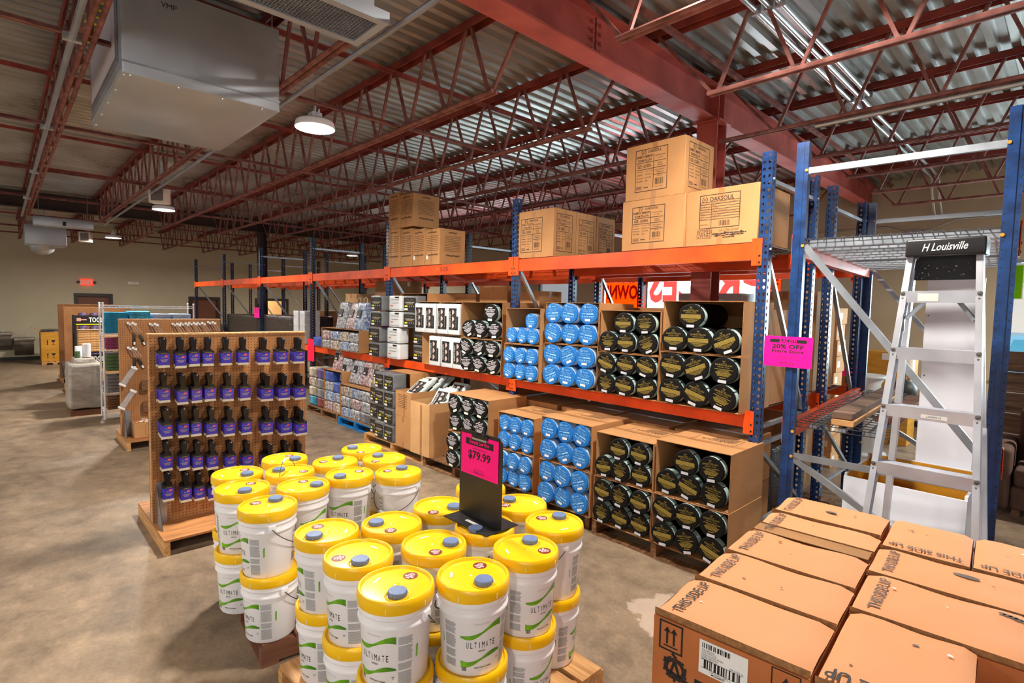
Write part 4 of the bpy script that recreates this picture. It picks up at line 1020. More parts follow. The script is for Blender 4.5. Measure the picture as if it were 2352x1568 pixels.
def barcode(m, o, u, v, w, h, ink, seed):
    rr = random.Random(seed); x = 0.0
    while x < w:
        b = rr.choice((0.006, 0.010, 0.016))*w/0.25; m.quad(o, u, v, x, 0, min(w, x+b), h, ink); x += b+rr.choice((0.005, 0.009, 0.014))*w/0.25
def shelf_box(px0, px1, pyt, Y, d, zb, label, grp, front=None, side=None, matn='cardboard', x_extra=0.0, h=None):
    a = UY(px0, pyt, Y); b = UY(px1, pyt, Y); w = b.x-a.x; h = h or (a.z-zb)
    m = carton(w, d, h, matn, int(px0))
    if front: print_panel(m, (w*front[1], 0, h*front[2]), (1, 0, 0), (0, 0, 1), w*front[3], h*front[4], front[0], 'ink_box')
    if side: print_panel(m, (w, d*side[1], h*side[2]), (0, 1, 0), (0, 0, 1), d*side[3], h*side[4], side[0], 'ink_box')
    o = m.build('printed_carton', None, (a.x, Y, zb)); tag(o, label, 'box', grp)
    return o, w, h
G = 'printed cartons on the top shelf'
YT = 4.19
o1, w1, h1 = shelf_box(1431, 1574, 465, YT, 0.52, ZTT, 'carton printed BAMBOO MEMORY FOAM PILLOW, lower of the stack of two on the top shelf', G, ('bamboo', 0.17, 0.14, 0.53, 0.72), ('bamboo', 0.15, 0.12, 0.7, 0.75))
o2, w2, h2 = shelf_box(1440, 1575, 340, YT+0.01, 0.50, ZTT+h1+0.002, 'carton printed BAMBOO MEMORY FOAM PILLOW, on top of its twin near the ceiling', G, ('bamboo', 0.17, 0.14, 0.55, 0.76), ('bamboo', 0.12, 0.14, 0.72, 0.78))
o3, w3, h3 = shelf_box(1578, 1745, 442, YT+0.02, 0.62, ZTT, 'big WOMEN OWNED carton with a ruled label at the right end of the top shelf', G, ('shredded', 0.20, 0.30, 0.56, 0.60))
m = M(); o = Vector((0, -0.0008, 0)); u = (1, 0, 0); v = (0, 0, 1)
m.text('WOMEN', (w3*0.28, -0.0008, h3*0.215), u, v, 0.035, 'ink_box', w=0.13).text('OWNED', (w3*0.28, -0.0008, h3*0.145), u, v, 0.035, 'ink_box', w=0.13).quad((w3*0.28, -0.0008, h3*0.13), u, v, -0.065, 0, 0.065, 0.003, 'ink_box')
m.text("Let's Get Social!", (w3*0.62, -0.0008, h3*0.235), u, v, 0.020, 'ink_box', w=0.16)
rr = random.Random(8); lines(m, (w3*0.62, -0.0008, 0), u, v, [(h3*0.20, 0.14, 0.010), (h3*0.165, 0.12, 0.010), (h3*0.13, 0.05, 0.010)], 'ink_box', rr)
for k in range(4): m.disc((w3*(0.46+0.11*k), -0.0012, h3*(0.205 if k % 2 else 0.165)), 0.011, 'ink_box', 10, (0, -1, 0))
m.build('printed_marks', o3)
b4 = UY(1183, 490, YT); e4 = UY(1273, 490, YT)
ob, wb_, hb = shelf_box(1183, 1273, 490, YT, 0.36, ZTT, 'front one of three CHILL TOUCH cartons in a line on the top shelf', G, ('chill', 0.17, 0.12, 0.55, 0.72), ('chill', 0.12, 0.12, 0.7, 0.78))
for k in range(2):
    m = carton(wb_, 0.345, hb, 'cardboard', 70+k); print_panel(m, (wb_, 0.04, hb*0.12), (0, 1, 0), (0, 0, 1), 0.26, hb*0.74, 'chill', 'ink_box')
    tag(m.build('printed_carton', None, (b4.x, YT+0.365+k*0.35, ZTT)), ('middle one of three CHILL TOUCH cartons in a line on the top shelf', 'rearmost of three CHILL TOUCH cartons in a line on the top shelf')[k], 'box', G)
# narrow cartons at the left of the top shelf
def narrow(px0, px1, pyt, Y, zb, label, d=0.40, stick=None):
    a = UY(px0, pyt, Y); b = UY(px1, pyt, Y); w, h = b.x-a.x, a.z-zb; m = carton(w, d, h, 'cardboard', int(px0), False); rr = random.Random(int(px0))
    m.quad((w*0.45, -0.0006, 0.003), (1, 0, 0), (0, 0, 1), -0.022, 0, 0.022, h-0.006, 'tape')
    lines(m, (w*0.5, -0.0012, 0), (1, 0, 0), (0, 0, 1), [(h*(0.90-0.0*k), w*0.3, 0.018) for k in range(1)]+[(h*(0.80-0.05*k), w*0.42, 0.007) for k in range(9)]+[(h*0.28, w*0.4, 0.02)], 'ink_brown', rr)
    lines(m, (w+0.0012, d*0.5, 0), (0, 1, 0), (0, 0, 1), [(h*0.90, 0.07, 0.018)]+[(h*(0.80-0.045*k), d*0.32, 0.006) for k in range(10)]+[(h*0.26, d*0.28, 0.02)], 'ink_brown', rr)
    if stick: m.quad((w*0.15, -0.0018, h*0.22), (1, 0, 0), (0, 0, 1), -0.02, -0.025, 0.022, 0.025, 'paper_white')
    o = m.build('printed_carton', None, (a.x, Y, zb)); tag(o, label, 'box', 'narrow cartons on the top shelf'); return o, w, h, a.x
pxs = [(892, 918), (920, 947), (948, 976), (977, 1010)]
H4 = None
for i, (p, q) in enumerate(pxs):
    o, w, h, xx = narrow(p, q, 528, YT-0.03, ZTT, 'narrow taped carton on the top shelf, %s in the lower row of four' % ORD[i], 0.42, i >= 2)
    if H4 is None: H4 = h
o, w, h, xx = narrow(977, 1010, 528, YT+0.41, ZTT, 'carton behind the narrow taped cartons, its plain side showing on the top shelf', 0.42)
a = UY(1010, 600, YT-0.03); M().quad((a.x+0.0010, YT+0.10, ZTT+H4*0.22), (0, 1, 0), (0, 0, 1), -0.03, -0.03, 0.03, 0.03, 'paper_white')
for i, (p, q) in enumerate([(893, 918), (919, 949)]):
    narrow(p, q, 447 if i == 0 else 449, YT-0.02, ZTT+H4+0.003, 'narrow taped carton on the top shelf, %s of the upper pair' % ('left', 'right')[i], 0.44)

# ------------------------------------------------------------------ second bay: sheet sets, bamboo sheet cartons
def sheet_pack(kind, w, d, h, seed=0):
    """flat retail pack standing with its face to -Y; origin bottom left front"""
    rr = random.Random(seed); t = thing('sheet_set', (0, 0, 0), 'x', 'bedding pack')
    M().rbox((0, 0, 0), (w, d, h), 0.012, {'black': 'pack_grey', 'mint': 'pack_mint'}.get(kind, 'pack_white'), 2, 0.002, seed, 3).build('pack', t)
    m = M(); u = (1, 0, 0); v = (0, 0, 1); y = -0.0035
    if kind == 'black':
        m.quad((0, y, 0), u, v, 0.012, 0.012, w-0.012, h*0.86, 'card_black'); y2 = y-0.0008
        m.text("WYNY'S LINEN", (w*0.5, y2, h*0.70), u, v, h*0.06, 'ink_gold', w=w*0.5)
        lines(m, (w*0.5, y2, 0), u, v, [(h*0.60, w*0.4, h*0.02), (h*0.55, w*0.34, h*0.05)], 'ink_grey', rr); lines(m, (w*0.5, y2, 0), u, v, [(h*0.47, w*0.25, h*0.05)], 'ink_gold', rr)
        m.quad((0, y2, 0), u, v, w*0.12, h*0.28, w*0.34, h*0.38, 'ink_yellow').quad((0, y2, 0), u, v, w*0.08, h*0.08, w*0.36, h*0.20, 'paper_white')
        for k in range(3): m.disc((w*(0.48+0.16*k), y2, h*0.33), w*0.035, 'ink_grey', 8, (0, -1, 0))
    elif kind == 'white':
        m.quad((0, y, 0), u, v, w*0.5, h*0.84, w*0.82, h*0.95, 'card_black'); m.text("WYNY'S LINEN", (w*0.5, y, h*0.70), u, v, h*0.06, 'ink_box', w=w*0.6)
        lines(m, (w*0.5, y, 0), u, v, [(h*0.52, w*0.28, h*0.03)], 'ink_brown', rr); m.quad((0, y, 0), u, v, w*0.14, h*0.30, w*0.34, h*0.38, 'rack_orange_faded'); lines(m, (w*0.5, y, 0), u, v, [(h*0.10, w*0.35, h*0.02)], 'ink_faded', rr)
    else:
        m.quad((0, y, 0), u, v, w*0.12, h*0.16, w*0.92, h*0.86, 'card_black'); y2 = y-0.0008
        for k in range(3):
            zc = h*(0.28+0.22*k); m.poly([(w*0.40, y2, zc-h*0.08), (w*0.56, y2, zc-h*0.03), (w*0.60, y2, zc+h*0.02), (w*0.52, y2, zc+h*0.08), (w*0.40, y2, zc+h*0.09)], 'print_pink')
            m.quad((0, y2, 0), u, v, w*0.36, zc-h*0.105, w*0.64, zc-h*0.101, 'ink_grey')
        m.text('BAMBOO SHEETS', (w*0.27, y2, h*0.5), (0, 0, 1), (-1, 0, 0), w*0.10, 'paper_white', w=h*0.5); 
        for k in range(11): m.quad((0, y2, 0), u, v, w*0.73, h*(0.24+0.05*k), w*0.76, h*(0.275+0.05*k), 'ink_grey')
        m.quad((0, y2, 0), u, v, w*0.80, h*0.60, w*0.93, h*0.88, 'paper_white')
    m.build('card', t)
    return t
SP = {}
def put_pack(kind, w, h, loc, label, rz=0.0, rot=None, d=0.12, grp='sheet packs on the racks'):
    k = (kind, round(w, 2), round(h, 2), round(d, 2))
    if k not in SP:
        SP[k] = sheet_pack(kind, w, d, h, len(SP)+3); t = SP[k]; t.location = loc; t.rotation_euler = rot or (0, 0, rz); t['label'] = label; t['group'] = grp
    else: dup(SP[k], loc, rz, label, grp, rot)
Y2 = 4.07
def xz(px, py, Y=Y2): a = UY(px, py, Y); return a.x, a.z
xa = xz(898, 700)[0]; xb = xz(927, 700)[0]; xc = xz(955, 700)[0]; pw = xb-xa-0.012
ph = 0.215
tier = ZS
# left column of two open cartons with packs, four packs high; the right column stands in cartons
for k in range(4):
    z = tier+0.008+k*(ph+0.012)
    put_pack('white' , pw, ph, (xa-(0.05 if k < 2 else 0), Y2-0.03, z), 'white sheet set, %s from the shelf in the column right of the third blue post' % ORD[k], d=0.16)
    put_pack('black', pw, ph, (xb+0.012, Y2-0.01+(0.16 if k < 2 else 0), z), 'black-labelled sheet set, %s from the shelf beside the white sheet sets' % ORD[k], d=0.16)
    put_pack('black', pw, ph, (xa-0.05-pw-0.035-(0.08 if k < 2 else 0.02), Y2-0.085, z), 'black-labelled sheet set, %s from the shelf at the left of the third blue post' % ORD[k], d=0.16)
for j in range(2):
    w = xc-xa+0.03; m = carton_open(w+0.015, 0.55, 0.468, 'cardboard', 30+j)
    tag(m.build('open_carton', None, (xa-0.008, Y2+0.165 if j else Y2+0.32, tier+j*0.472)), 'open carton behind the sheet sets on the middle shelf, %s tier' % ('lower', 'upper')[j], 'box', 'cartons of the second bay')
xd = xz(957, 760)[0]
xs = [xz(p, 760)[0] for p in (942, 968, 994, 996, 1027, 1054)]
bw = 0.235; bh = 0.40; lz = tier
names = ['lower left', 'lower right', 'upper left', 'upper right']
X0 = xz(956, 760)[0]
for j in range(2):            # two tiers of white bamboo sheet packs in cartons
    cx = X0 + (0.0 if j else 0.10)
    for c in range(2):
        xx = cx + c*(2*bw+0.03); ww = 2*bw+0.024
        if j == 0 and c == 1: ww = 2*bw+0.024
        tag(carton_open(ww, 0.5, bh+0.012, 'cardboard_pale', 50+2*j+c).build('open_carton', None, (xx, Y2+0.03, lz+j*(bh+0.016))), 'open carton of white bamboo sheet packs, %s of four' % names[2*j+c], 'box', 'cartons of the second bay')
        for q in range(2):
            if j == 0 and c == 0 and q == 0:
                put_pack('bamboo', bw-0.006, bh-0.02, (xx+0.009, Y2+0.22, lz+0.007), 'bamboo sheet pack leaning deep inside the lower left carton', rz=-0.12); continue
            put_pack('bamboo', bw-0.006, bh-0.02, (xx+0.009+q*bw, Y2-0.03, lz+j*(bh+0.016)+0.007), 'white bamboo sheet pack with black card, %s in the %s carton' % (('left', 'right')[q], names[2*j+c]))
# cartons standing at the back of the second bay
for i, (w, d, h, x, y) in enumerate([(0.6, 0.25, 0.55, -7.0, 4.955), (0.5, 0.4, 0.95, -6.2, 4.72), (0.55, 0.42, 1.05, -5.62, 4.72), (0.5, 0.4, 0.98, -5.0, 4.72)]):
    tag(carton(w, d, h, 'cardboard', i).build('closed_carton', None, (x, y, ZS)), 'plain carton behind the second bay sheet packs on the middle shelf, %s from left' % ORD[i], 'box', 'back cartons of the second bay')

# floor level of the second bay: packs, cartons of loose white packs
YF = 3.68
def fx(px, py, Y=YF): return UY(px, py, Y).x
pb = make_pallet(1.48, 1.0, 'wood_pale', 4); pb.location = (-6.90, YF+0.02, 0); pb['label'] = 'pale wooden pallet under the black-labelled sheet packs'; pb['group'] = 'wooden pallets along the rack'
pz = 0.13
px0 = -6.60
for c in range(2):
    for k in range(4):
        put_pack('black', 0.235, 0.222, (px0+c*0.245, YF+0.02+(0.05 if (k == 1 and c == 0) else 0), pz+0.004+k*0.226), 'black-labelled sheet pack on the pale floor pallet, %s column, %s from the bottom' % (('left', 'right')[c], ORD[k]), d=0.2, grp='sheet packs on the floor pallet')
tag(carton_open(0.54, 0.42, 0.25, 'cardboard', 9).build('open_carton', None, (px0+0.0, YF+0.24, pz+0.004+0.65)), 'open carton with its mouth to the aisle above the floor sheet packs', 'box', 'cartons of the second bay')
tag(carton(0.54, 0.42, 0.64, 'cardboard', 10).build('closed_carton', None, (px0, YF+0.24, pz+0.004)), 'closed carton behind the floor sheet packs', 'box', 'cartons of the second bay')
for k in range(3): put_pack('black', 0.21, 0.222, (px0-0.27, YF+0.10, pz+0.004+k*0.226), 'black-labelled sheet pack beside the pattern bags, %s from the bottom' % ORD[k], d=0.2, grp='sheet packs on the floor pallet')
# carton of loose white packs (two cartons, one stacked)
def open_top(w, d, h, matn, seed, label, loc, lines_on=True):
    t = 0.005; m = M(); m.box((0, 0, 0), (w, d, t), matn).box((0, 0, t), (w, t, h), matn).box((0, d-t, t), (w, d, h), matn).box((0, t, t), (t, d-t, h), matn).box((w-t, t, t), (w, d-t, h), matn)
    rr = random.Random(seed)
    if lines_on: lines(m, (w*0.45, -0.0008, 0), (1, 0, 0), (0, 0, 1), [(h*(0.85-0.07*k), w*0.3, 0.007) for k in range(8)], 'ink_brown', rr)
    m.quad((w*0.5, -0.0008, 0.004), (1, 0, 0), (0, 0, 1), w*0.02, 0, w*0.12, h*0.95, 'tape')
    return tag(m.build('open_carton', None, loc), label, 'box', 'cartons of the second bay')
xq = px0+0.57
tag(carton(0.36, 0.55, 0.40, 'cardboard', 12).build('closed_carton', None, (xq, YF, 0.130)), 'taped carton under the open carton of loose white packs', 'box', 'cartons of the second bay')
open_top(0.36, 0.55, 0.32, 'cardboard', 13, 'open carton of loose white packs stacked on a taped carton', (xq, YF, 0.532))
open_top(0.40, 0.62, 0.64, 'cardboard_pale', 14, 'tall taped carton of loose white packs beside the black pillow rolls', (xq+0.385, YF-0.02, 0.130), False)
rr = random.Random(21)
for i in range(9):
    put_pack('mint', 0.26, 0.30, (xq+0.04+rr.uniform(0, 0.04), YF+0.10+0.045*i*1.0, 0.80+0.012*(i % 3)), 'loose white pack in the stacked carton, %s from the front' % ORD[i], rot=(-0.95+0.03*rr.uniform(-1, 1), rr.uniform(-0.1, 0.1), rr.uniform(-0.15, 0.15)), d=0.035, grp='loose white packs in cartons')
for i in range(9):
    put_pack('mint', 0.26, 0.30, (xq+0.42+rr.uniform(0, 0.09), YF+0.06+0.05*i, 0.62+0.012*(i % 4)+0.012*i), 'loose white pack in the tall taped carton, %s from the front' % ORD[i], rot=(-0.75+0.2*rr.uniform(-1, 1), rr.uniform(-0.2, 0.2), rr.uniform(-0.3, 0.3)), d=0.035, grp='loose white packs in cartons')
# ------------------------------------------------------------------ third bay: patterned bedding in clear bags
def bedding_bag(fab, w, d, h, seed, label, cat, grp, loc, rot, card=True, cord=True):
    t = thing('bedding_bag', loc, label, cat, grp, rot=rot)
    M().rbox((-w/2, -d/2, 0), (w/2, d/2, h), min(w, d, h)*0.28, fab, 3, 0.012, seed, 4).build('textile', t)
    if card: M().rbox((-w*0.30, -d/2-0.013, h*0.42), (w*0.12, -d/2-0.006, h*0.72), 0.002, 'card_black', 1).quad((-w*0.12, -d/2-0.0138, h*0.46), (1, 0, 0), (0, 0, 1), -0.03, 0, 0.03, 0.02, 'paper_white').build('label_card', t)
    if cord: M().tube([(-0.06, -d*0.2, h-0.02), (-0.055, -d*0.2, h+0.06), (0.0, -d*0.2, h+0.09), (0.055, -d*0.2, h+0.06), (0.06, -d*0.2, h-0.02)], 0.005, 'cord_white', 6).build('handle', t)
    return t
fabs = ['camo_grey', 'camo_maroon', 'camo_blue', 'camo_tan', 'plush_purple', 'plush_blue', 'plush_red', 'plush_teal', 'plush_cream', 'plush_grey']
fw = {'camo_grey': 'grey patterned', 'camo_maroon': 'maroon patterned', 'camo_blue': 'blue patterned', 'camo_tan': 'tan patterned', 'plush_purple': 'plush purple', 'plush_blue': 'plush blue', 'plush_red': 'dark red plush', 'plush_teal': 'teal plush', 'plush_cream': 'cream plush', 'plush_grey': 'grey plush'}
GB = 'bedding in clear bags'
XB = RX-2*BAY          # -7.078
m = carton_open(0.78, 0.5, 0.50, 'cardboard', 61)
# mid shelf: low rolls in front, tall bags leaning on them
lowm = [('camo_grey', -8.95, 0), ('camo_tan', -8.62, 0), ('camo_blue', -8.28, 0), ('camo_grey', -7.95, 0)]
for i, (f, x, q) in enumerate(lowm):
    for k in range(2): bedding_bag(f if k == 0 else fabs[(i+1) % 4], 0.31, 0.34, 0.155, 300+i*2+k, 'bagged %s bedding lying flat on the middle shelf, %s from the left, %s layer' % (fw[f if k == 0 else fabs[(i+1) % 4]], ORD[i], ('bottom', 'second')[k]), 'bedding', GB, (x, Y2+0.17, ZS+k*0.157), (0, 0, 0), False, False)
for i, (f, x, tilt) in enumerate([('camo_grey', -8.55, -0.22), ('camo_maroon', -8.22, -0.30), ('camo_blue', -7.92, -0.22)]):
    bedding_bag(f, 0.31, 0.14, 0.46, 320+i, 'tall clear bag of %s bedding leaning on the middle shelf, %s of three' % (fw[f], ('left', 'middle', 'right')[i]), 'bedding', GB, (x, Y2+0.12, ZS+0.345), (tilt, 0, 0))
tag(carton(0.55, 0.5, 0.5, 'cardboard', 62).build('closed_carton', None, (-9.2, Y2+0.42, ZS)), 'plain carton behind the bagged bedding on the middle shelf', 'box', 'cartons of the third bay')
tag(carton(0.42, 0.45, 0.45, 'cardboard_pale', 63).build('closed_carton', None, (-9.1, Y2+0.44, ZS+0.502)), 'pale carton on top of the plain carton behind the bagged bedding', 'box', 'cartons of the third bay')
m = M(); m.rbox((0, 0, 0), (0.36, 0.3, 0.17), 0.03, 'plush_blue', 2, 0.004, 4, 3); tag(m.build('bedding_bag', None, (-9.6, Y2+0.05, ZS)), 'folded pale blue bagged blanket at the left end of the third bay middle shelf', 'bedding', GB)
tag(carton(0.62, 0.5, 1.15, 'cardboard_dark', 64).build('closed_carton', None, (-8.05, Y2+0.44, ZS)), 'tall brown carton standing behind the bagged bedding', 'box', 'cartons of the third bay')
tag(carton_open(1.36, 0.46, 0.36, 'cardboard', 301).build('open_carton', None, (-9.13, Y2+0.006, ZS-0.0005)), 'wide cut carton holding the bagged bedding on the middle shelf', 'box', 'cartons of the third bay')
tag(carton_open(0.99, 0.50, 0.53, 'cardboard', 302).build('open_carton', None, (-8.147, 3.945, 0.129)), 'cut carton holding the bagged bedding on the blue pallet', 'box', 'cartons of the third bay')
tag(carton_open(0.66, 0.50, 0.70, 'cardboard', 303).build('open_carton', None, (-8.855, 3.995, 0.129)), 'cut carton holding patterned bedding on the wooden pallet beside the blue one', 'box', 'cartons of the third bay')
# floor pallets of bedding: blue pallet and wooden pallet
a = UZ(870, 1012, 0); b = UZ(786, 968, 0)
pbp = make_pallet(1.12, 1.0, 'pallet_blue', 7); pbp.location = (-8.17, 3.92, 0); pbp['label'] = 'bright blue wooden pallet under bagged bedding'; pbp['group'] = 'wooden pallets along the rack'
pw2 = dup(p0, (-9.52, 3.97, 0), 0, 'wooden pallet under the plush blankets left of the blue pallet')
i = 0
for c, x in enumerate([-7.98, -7.66, -7.34]):
    for k in range(3):
        f = [['camo_blue', 'camo_grey', 'camo_tan'], ['camo_grey', 'camo_maroon', 'camo_blue'], ['plush_grey', 'camo_grey', 'camo_grey']][c][k]
        bedding_bag(f, 0.31, 0.34, 0.165, 340+i, 'bagged %s bedding lying on the blue pallet, %s column, %s layer' % (fw[f], ('left', 'middle', 'right')[c], ('bottom', 'second', 'third')[k]), 'bedding', GB, (x, 4.12, 0.13+k*0.168), (0, 0, 0), False, False); i += 1
for c, (f, x) in enumerate([('camo_grey', -7.98), ('camo_maroon', -7.65), ('camo_tan', -7.33)]):
    bedding_bag(f, 0.31, 0.13, 0.40, 360+c, 'tall clear bag of %s bedding leaning on the blue pallet pile, %s of three' % (fw[f], ('left', 'middle', 'right')[c]), 'bedding', GB, (x, 4.14, 0.655), (-0.32, 0, 0))
i = 0
for c, x in enumerate([-9.34, -9.01, -8.69, -8.37]):
    for k in range(4):
        f = [['plush_teal', 'plush_cream', 'camo_tan', 'plush_cream'], ['plush_red', 'plush_grey', 'plush_grey', 'plush_purple'], ['camo_maroon', 'camo_blue', 'camo_grey', 'plush_blue'], ['camo_tan', 'camo_blue', 'plush_blue', 'camo_grey']][c][k]
        if c == 3 and k == 3: continue
        bedding_bag(f, 0.31, 0.34, 0.165, 380+i, '%s bedding bundle on the wooden pallet, %s column, %s layer' % (fw[f], ORD[c], ORD[k]), 'bedding', GB, (x, 4.17, 0.13+k*0.168), (0, 0, 0), False, False); i += 1
for c, (f, x) in enumerate([('camo_maroon', -8.64), ('camo_grey', -8.37)]):
    bedding_bag(f, 0.28, 0.12, 0.40, 400+c, 'tall clear bag of %s bedding standing on the wooden pallet pile, %s one' % (fw[f], ('left', 'right')[c]), 'bedding', GB, (x, 4.16, 0.81 if c == 0 else 0.64), (-0.2, 0, 0))
tag(carton(1.0, 0.45, 0.9, 'cardboard_dark', 65).build('closed_carton', None, (-9.2, 4.62, 0.131)), 'dark carton on the floor behind the plush blankets', 'box', 'cartons of the third bay')
tag(carton(0.72, 0.45, 0.85, 'cardboard', 66).build('closed_carton', None, (-7.9, 4.62, 0.131)), 'brown carton on the floor behind the blue pallet bedding', 'box', 'cartons of the third bay')
# ------------------------------------------------------------------ far bays: dark wrapped stock and cartons
def wrapped(w, d, h, loc, label, seed, matn='wrap_black'):
    m = M(); m.rbox((0, 0, 0), (w, d, h), 0.02, matn, 2, 0.008, seed, 6); return tag(m.build('wrapped_bundle', None, loc), label, 'bundle', 'film-wrapped bundles in the far bays')
for i, (x, w, h) in enumerate([(-12.40, 1.75, 0.50), (-15.05, 2.4, 0.46), (-17.7, 2.4, 0.40)]):
    wrapped(w, 0.8, h, (x, RF+0.05, ZS if i < 2 else ZM-0.3), 'long dark film-wrapped bundle on the middle level of the %s bay' % ('fourth', 'fifth', 'sixth')[i], i)
    if i == 2:
        tag(carton(2.3, 0.75, ZM-0.31, 'cardboard_dark', 300).build('closed_carton', None, (x+0.05, RF+0.07, 0.005)), 'big dark carton on the floor of the sixth bay', 'box')
for k in range(2): wrapped(0.24, 0.3, 0.62, (-10.55+k*0.30, RF-0.02, ZS), 'grey film-wrapped column of packs on the middle level beside the fourth frame, %s one' % ('left', 'right')[k], 5+k, 'clear_bag')
for i, (x, y, w, d, h, z, mt) in enumerate([(-11.9, 5.9, 0.9, 0.6, 0.75, ZM+0.01, 'cardboard_dark'), (-10.8, 5.9, 0.9, 0.6, 0.8, ZM+0.01, 'cardboard_dark'), (-9.4, 5.9, 1.0, 0.6, 0.95, ZM+0.01, 'cardboard_dark'), (-8.2, 5.9, 0.8, 0.6, 1.0, ZM+0.01, 'cardboard_dark'), (-6.6, 5.9, 0.8, 0.6, 0.9, ZM+0.01, 'cardboard'), (-5.6, 5.9, 0.8, 0.6, 0.85, ZM+0.01, 'cardboard'), (-4.2, 5.85, 0.8, 0.6, 0.8, ZM+0.01, 'cardboard'), (-3.3, 5.85, 0.75, 0.6, 0.98, ZM+0.01, 'table_white'), (-2.4, 5.85, 0.6, 0.6, 1.0, ZM+0.01, 'cardboard_pale')]):
    tag(carton(w, d, h, mt, 80+i).build('closed_carton', None, (x, y, z)), 'carton on the middle level of the rear rack row, %s from the far end' % ORD[i], 'box', 'cartons of the rear rack row')
for i, (x, y, w, d, h, mt) in enumerate([(-17.2, 5.9, 0.8, 0.6, 1.55, 'cardboard_dark'), (-16.3, 5.9, 0.7, 0.6, 1.5, 'cardboard_dark'), (-13.9, 5.9, 1.1, 0.7, 1.75, 'cardboard_dark'), (-8.5, 5.9, 1.0, 0.7, 0.9, 'cardboard_dark'), (-6.5, 5.9, 1.0, 0.7, 0.9, 'cardboard'), (-4.28, 5.9, 1.0, 0.7, 0.9, 'cardboard'), (-3.1, 5.9, 1.1, 0.7, 0.92, 'cardboard')]):
    tag(carton(w, d, h, mt, 120+i).build('closed_carton', None, (x, y, 0.0)), 'carton on the floor of the rear rack row, %s from the far end' % ORD[i], 'box', 'cartons of the rear rack row')
# pink sale sheets taped to posts
def sale_sheet(loc, rz, w, h, label, full=True):
    t = thing('sale_sheet', loc, label, 'sign', 'pink sale sheets', rz)
    M().box((-w/2, -0.0015, 0), (w/2, 0, h), 'paper_pink').build('sheet', t)
    m = M(); u = (1, 0, 0); v = (0, 0, 1); y = -0.0022
    m.quad((0, y, 0), u, v, -w*0.38, h*0.80, w*0.38, h*0.905, 'ink_black')
    m.text('SALE!!!', (0, y-0.0006, h*0.805), u, v, h*0.095, 'paper_pink', bold=0.02, w=w*0.36)
    m.text('20% OFF', (0, y, h*0.61), u, v, h*0.13, 'ink_black', bold=0.03, w=w*0.66); m.text('Entire Store', (0, y, h*0.47), u, v, h*0.10, 'ink_black', bold=0.02, w=w*0.66)
    m.text('*Excludes Furniture and Clearance', (0, y, h*0.32), u, v, h*0.024, 'ink_black', w=w*0.5); m.text('Restore Partner Items', (0, y, h*0.28), u, v, h*0.024, 'ink_black', w=w*0.38)
    m.text('ReStore', (0, y, h*0.10), u, v, h*0.07, 'ink_black', w=w*0.28); m.quad((0, y, 0), u, v, -w*0.3, h*0.075, -w*0.16, h*0.078, 'ink_black').quad((0, y, 0), u, v, w*0.16, h*0.075, w*0.34, h*0.078, 'ink_black')
    m.build('print', t)
    return t
a = UY(1757, 770, 4.085); b = UY(1864, 848, 4.085)
sale_sheet(((a.x+b.x)/2, 4.085, b.z), 0.0, b.x-a.x, a.z-b.z, 'wide pink SALE sheet reading 20% OFF Entire Store, on the blue posts beside the ladder')
a = UY(868, 718, RF-0.02); b = UY(895, 753, RF-0.02)
sale_sheet(((a.x+b.x)/2, RF-0.02, b.z), 0.0, b.x-a.x, a.z-b.z, 'narrow pink sale sheet on the third blue post of the rack row')
a = UY(584, 706, RF-0.02); b = UY(596, 730, RF-0.02)
sale_sheet(((a.x+b.x)/2, RF-0.02, b.z), 0.0, b.x-a.x, a.z-b.z, 'tiny distant pink sale sheet on the fifth post of the rack row')
a = UY(707, 777, RF-0.012); b = UY(715.5, 829, RF-0.012)
M_ = M().box((a.x, RF-0.014, b.z), (b.x+0.12, RF-0.012, a.z), 'paper_red'); tag(M_.build('sale_sheet'), 'red-pink sheet on the post just right of the brush display board', 'sign', 'pink sale sheets')
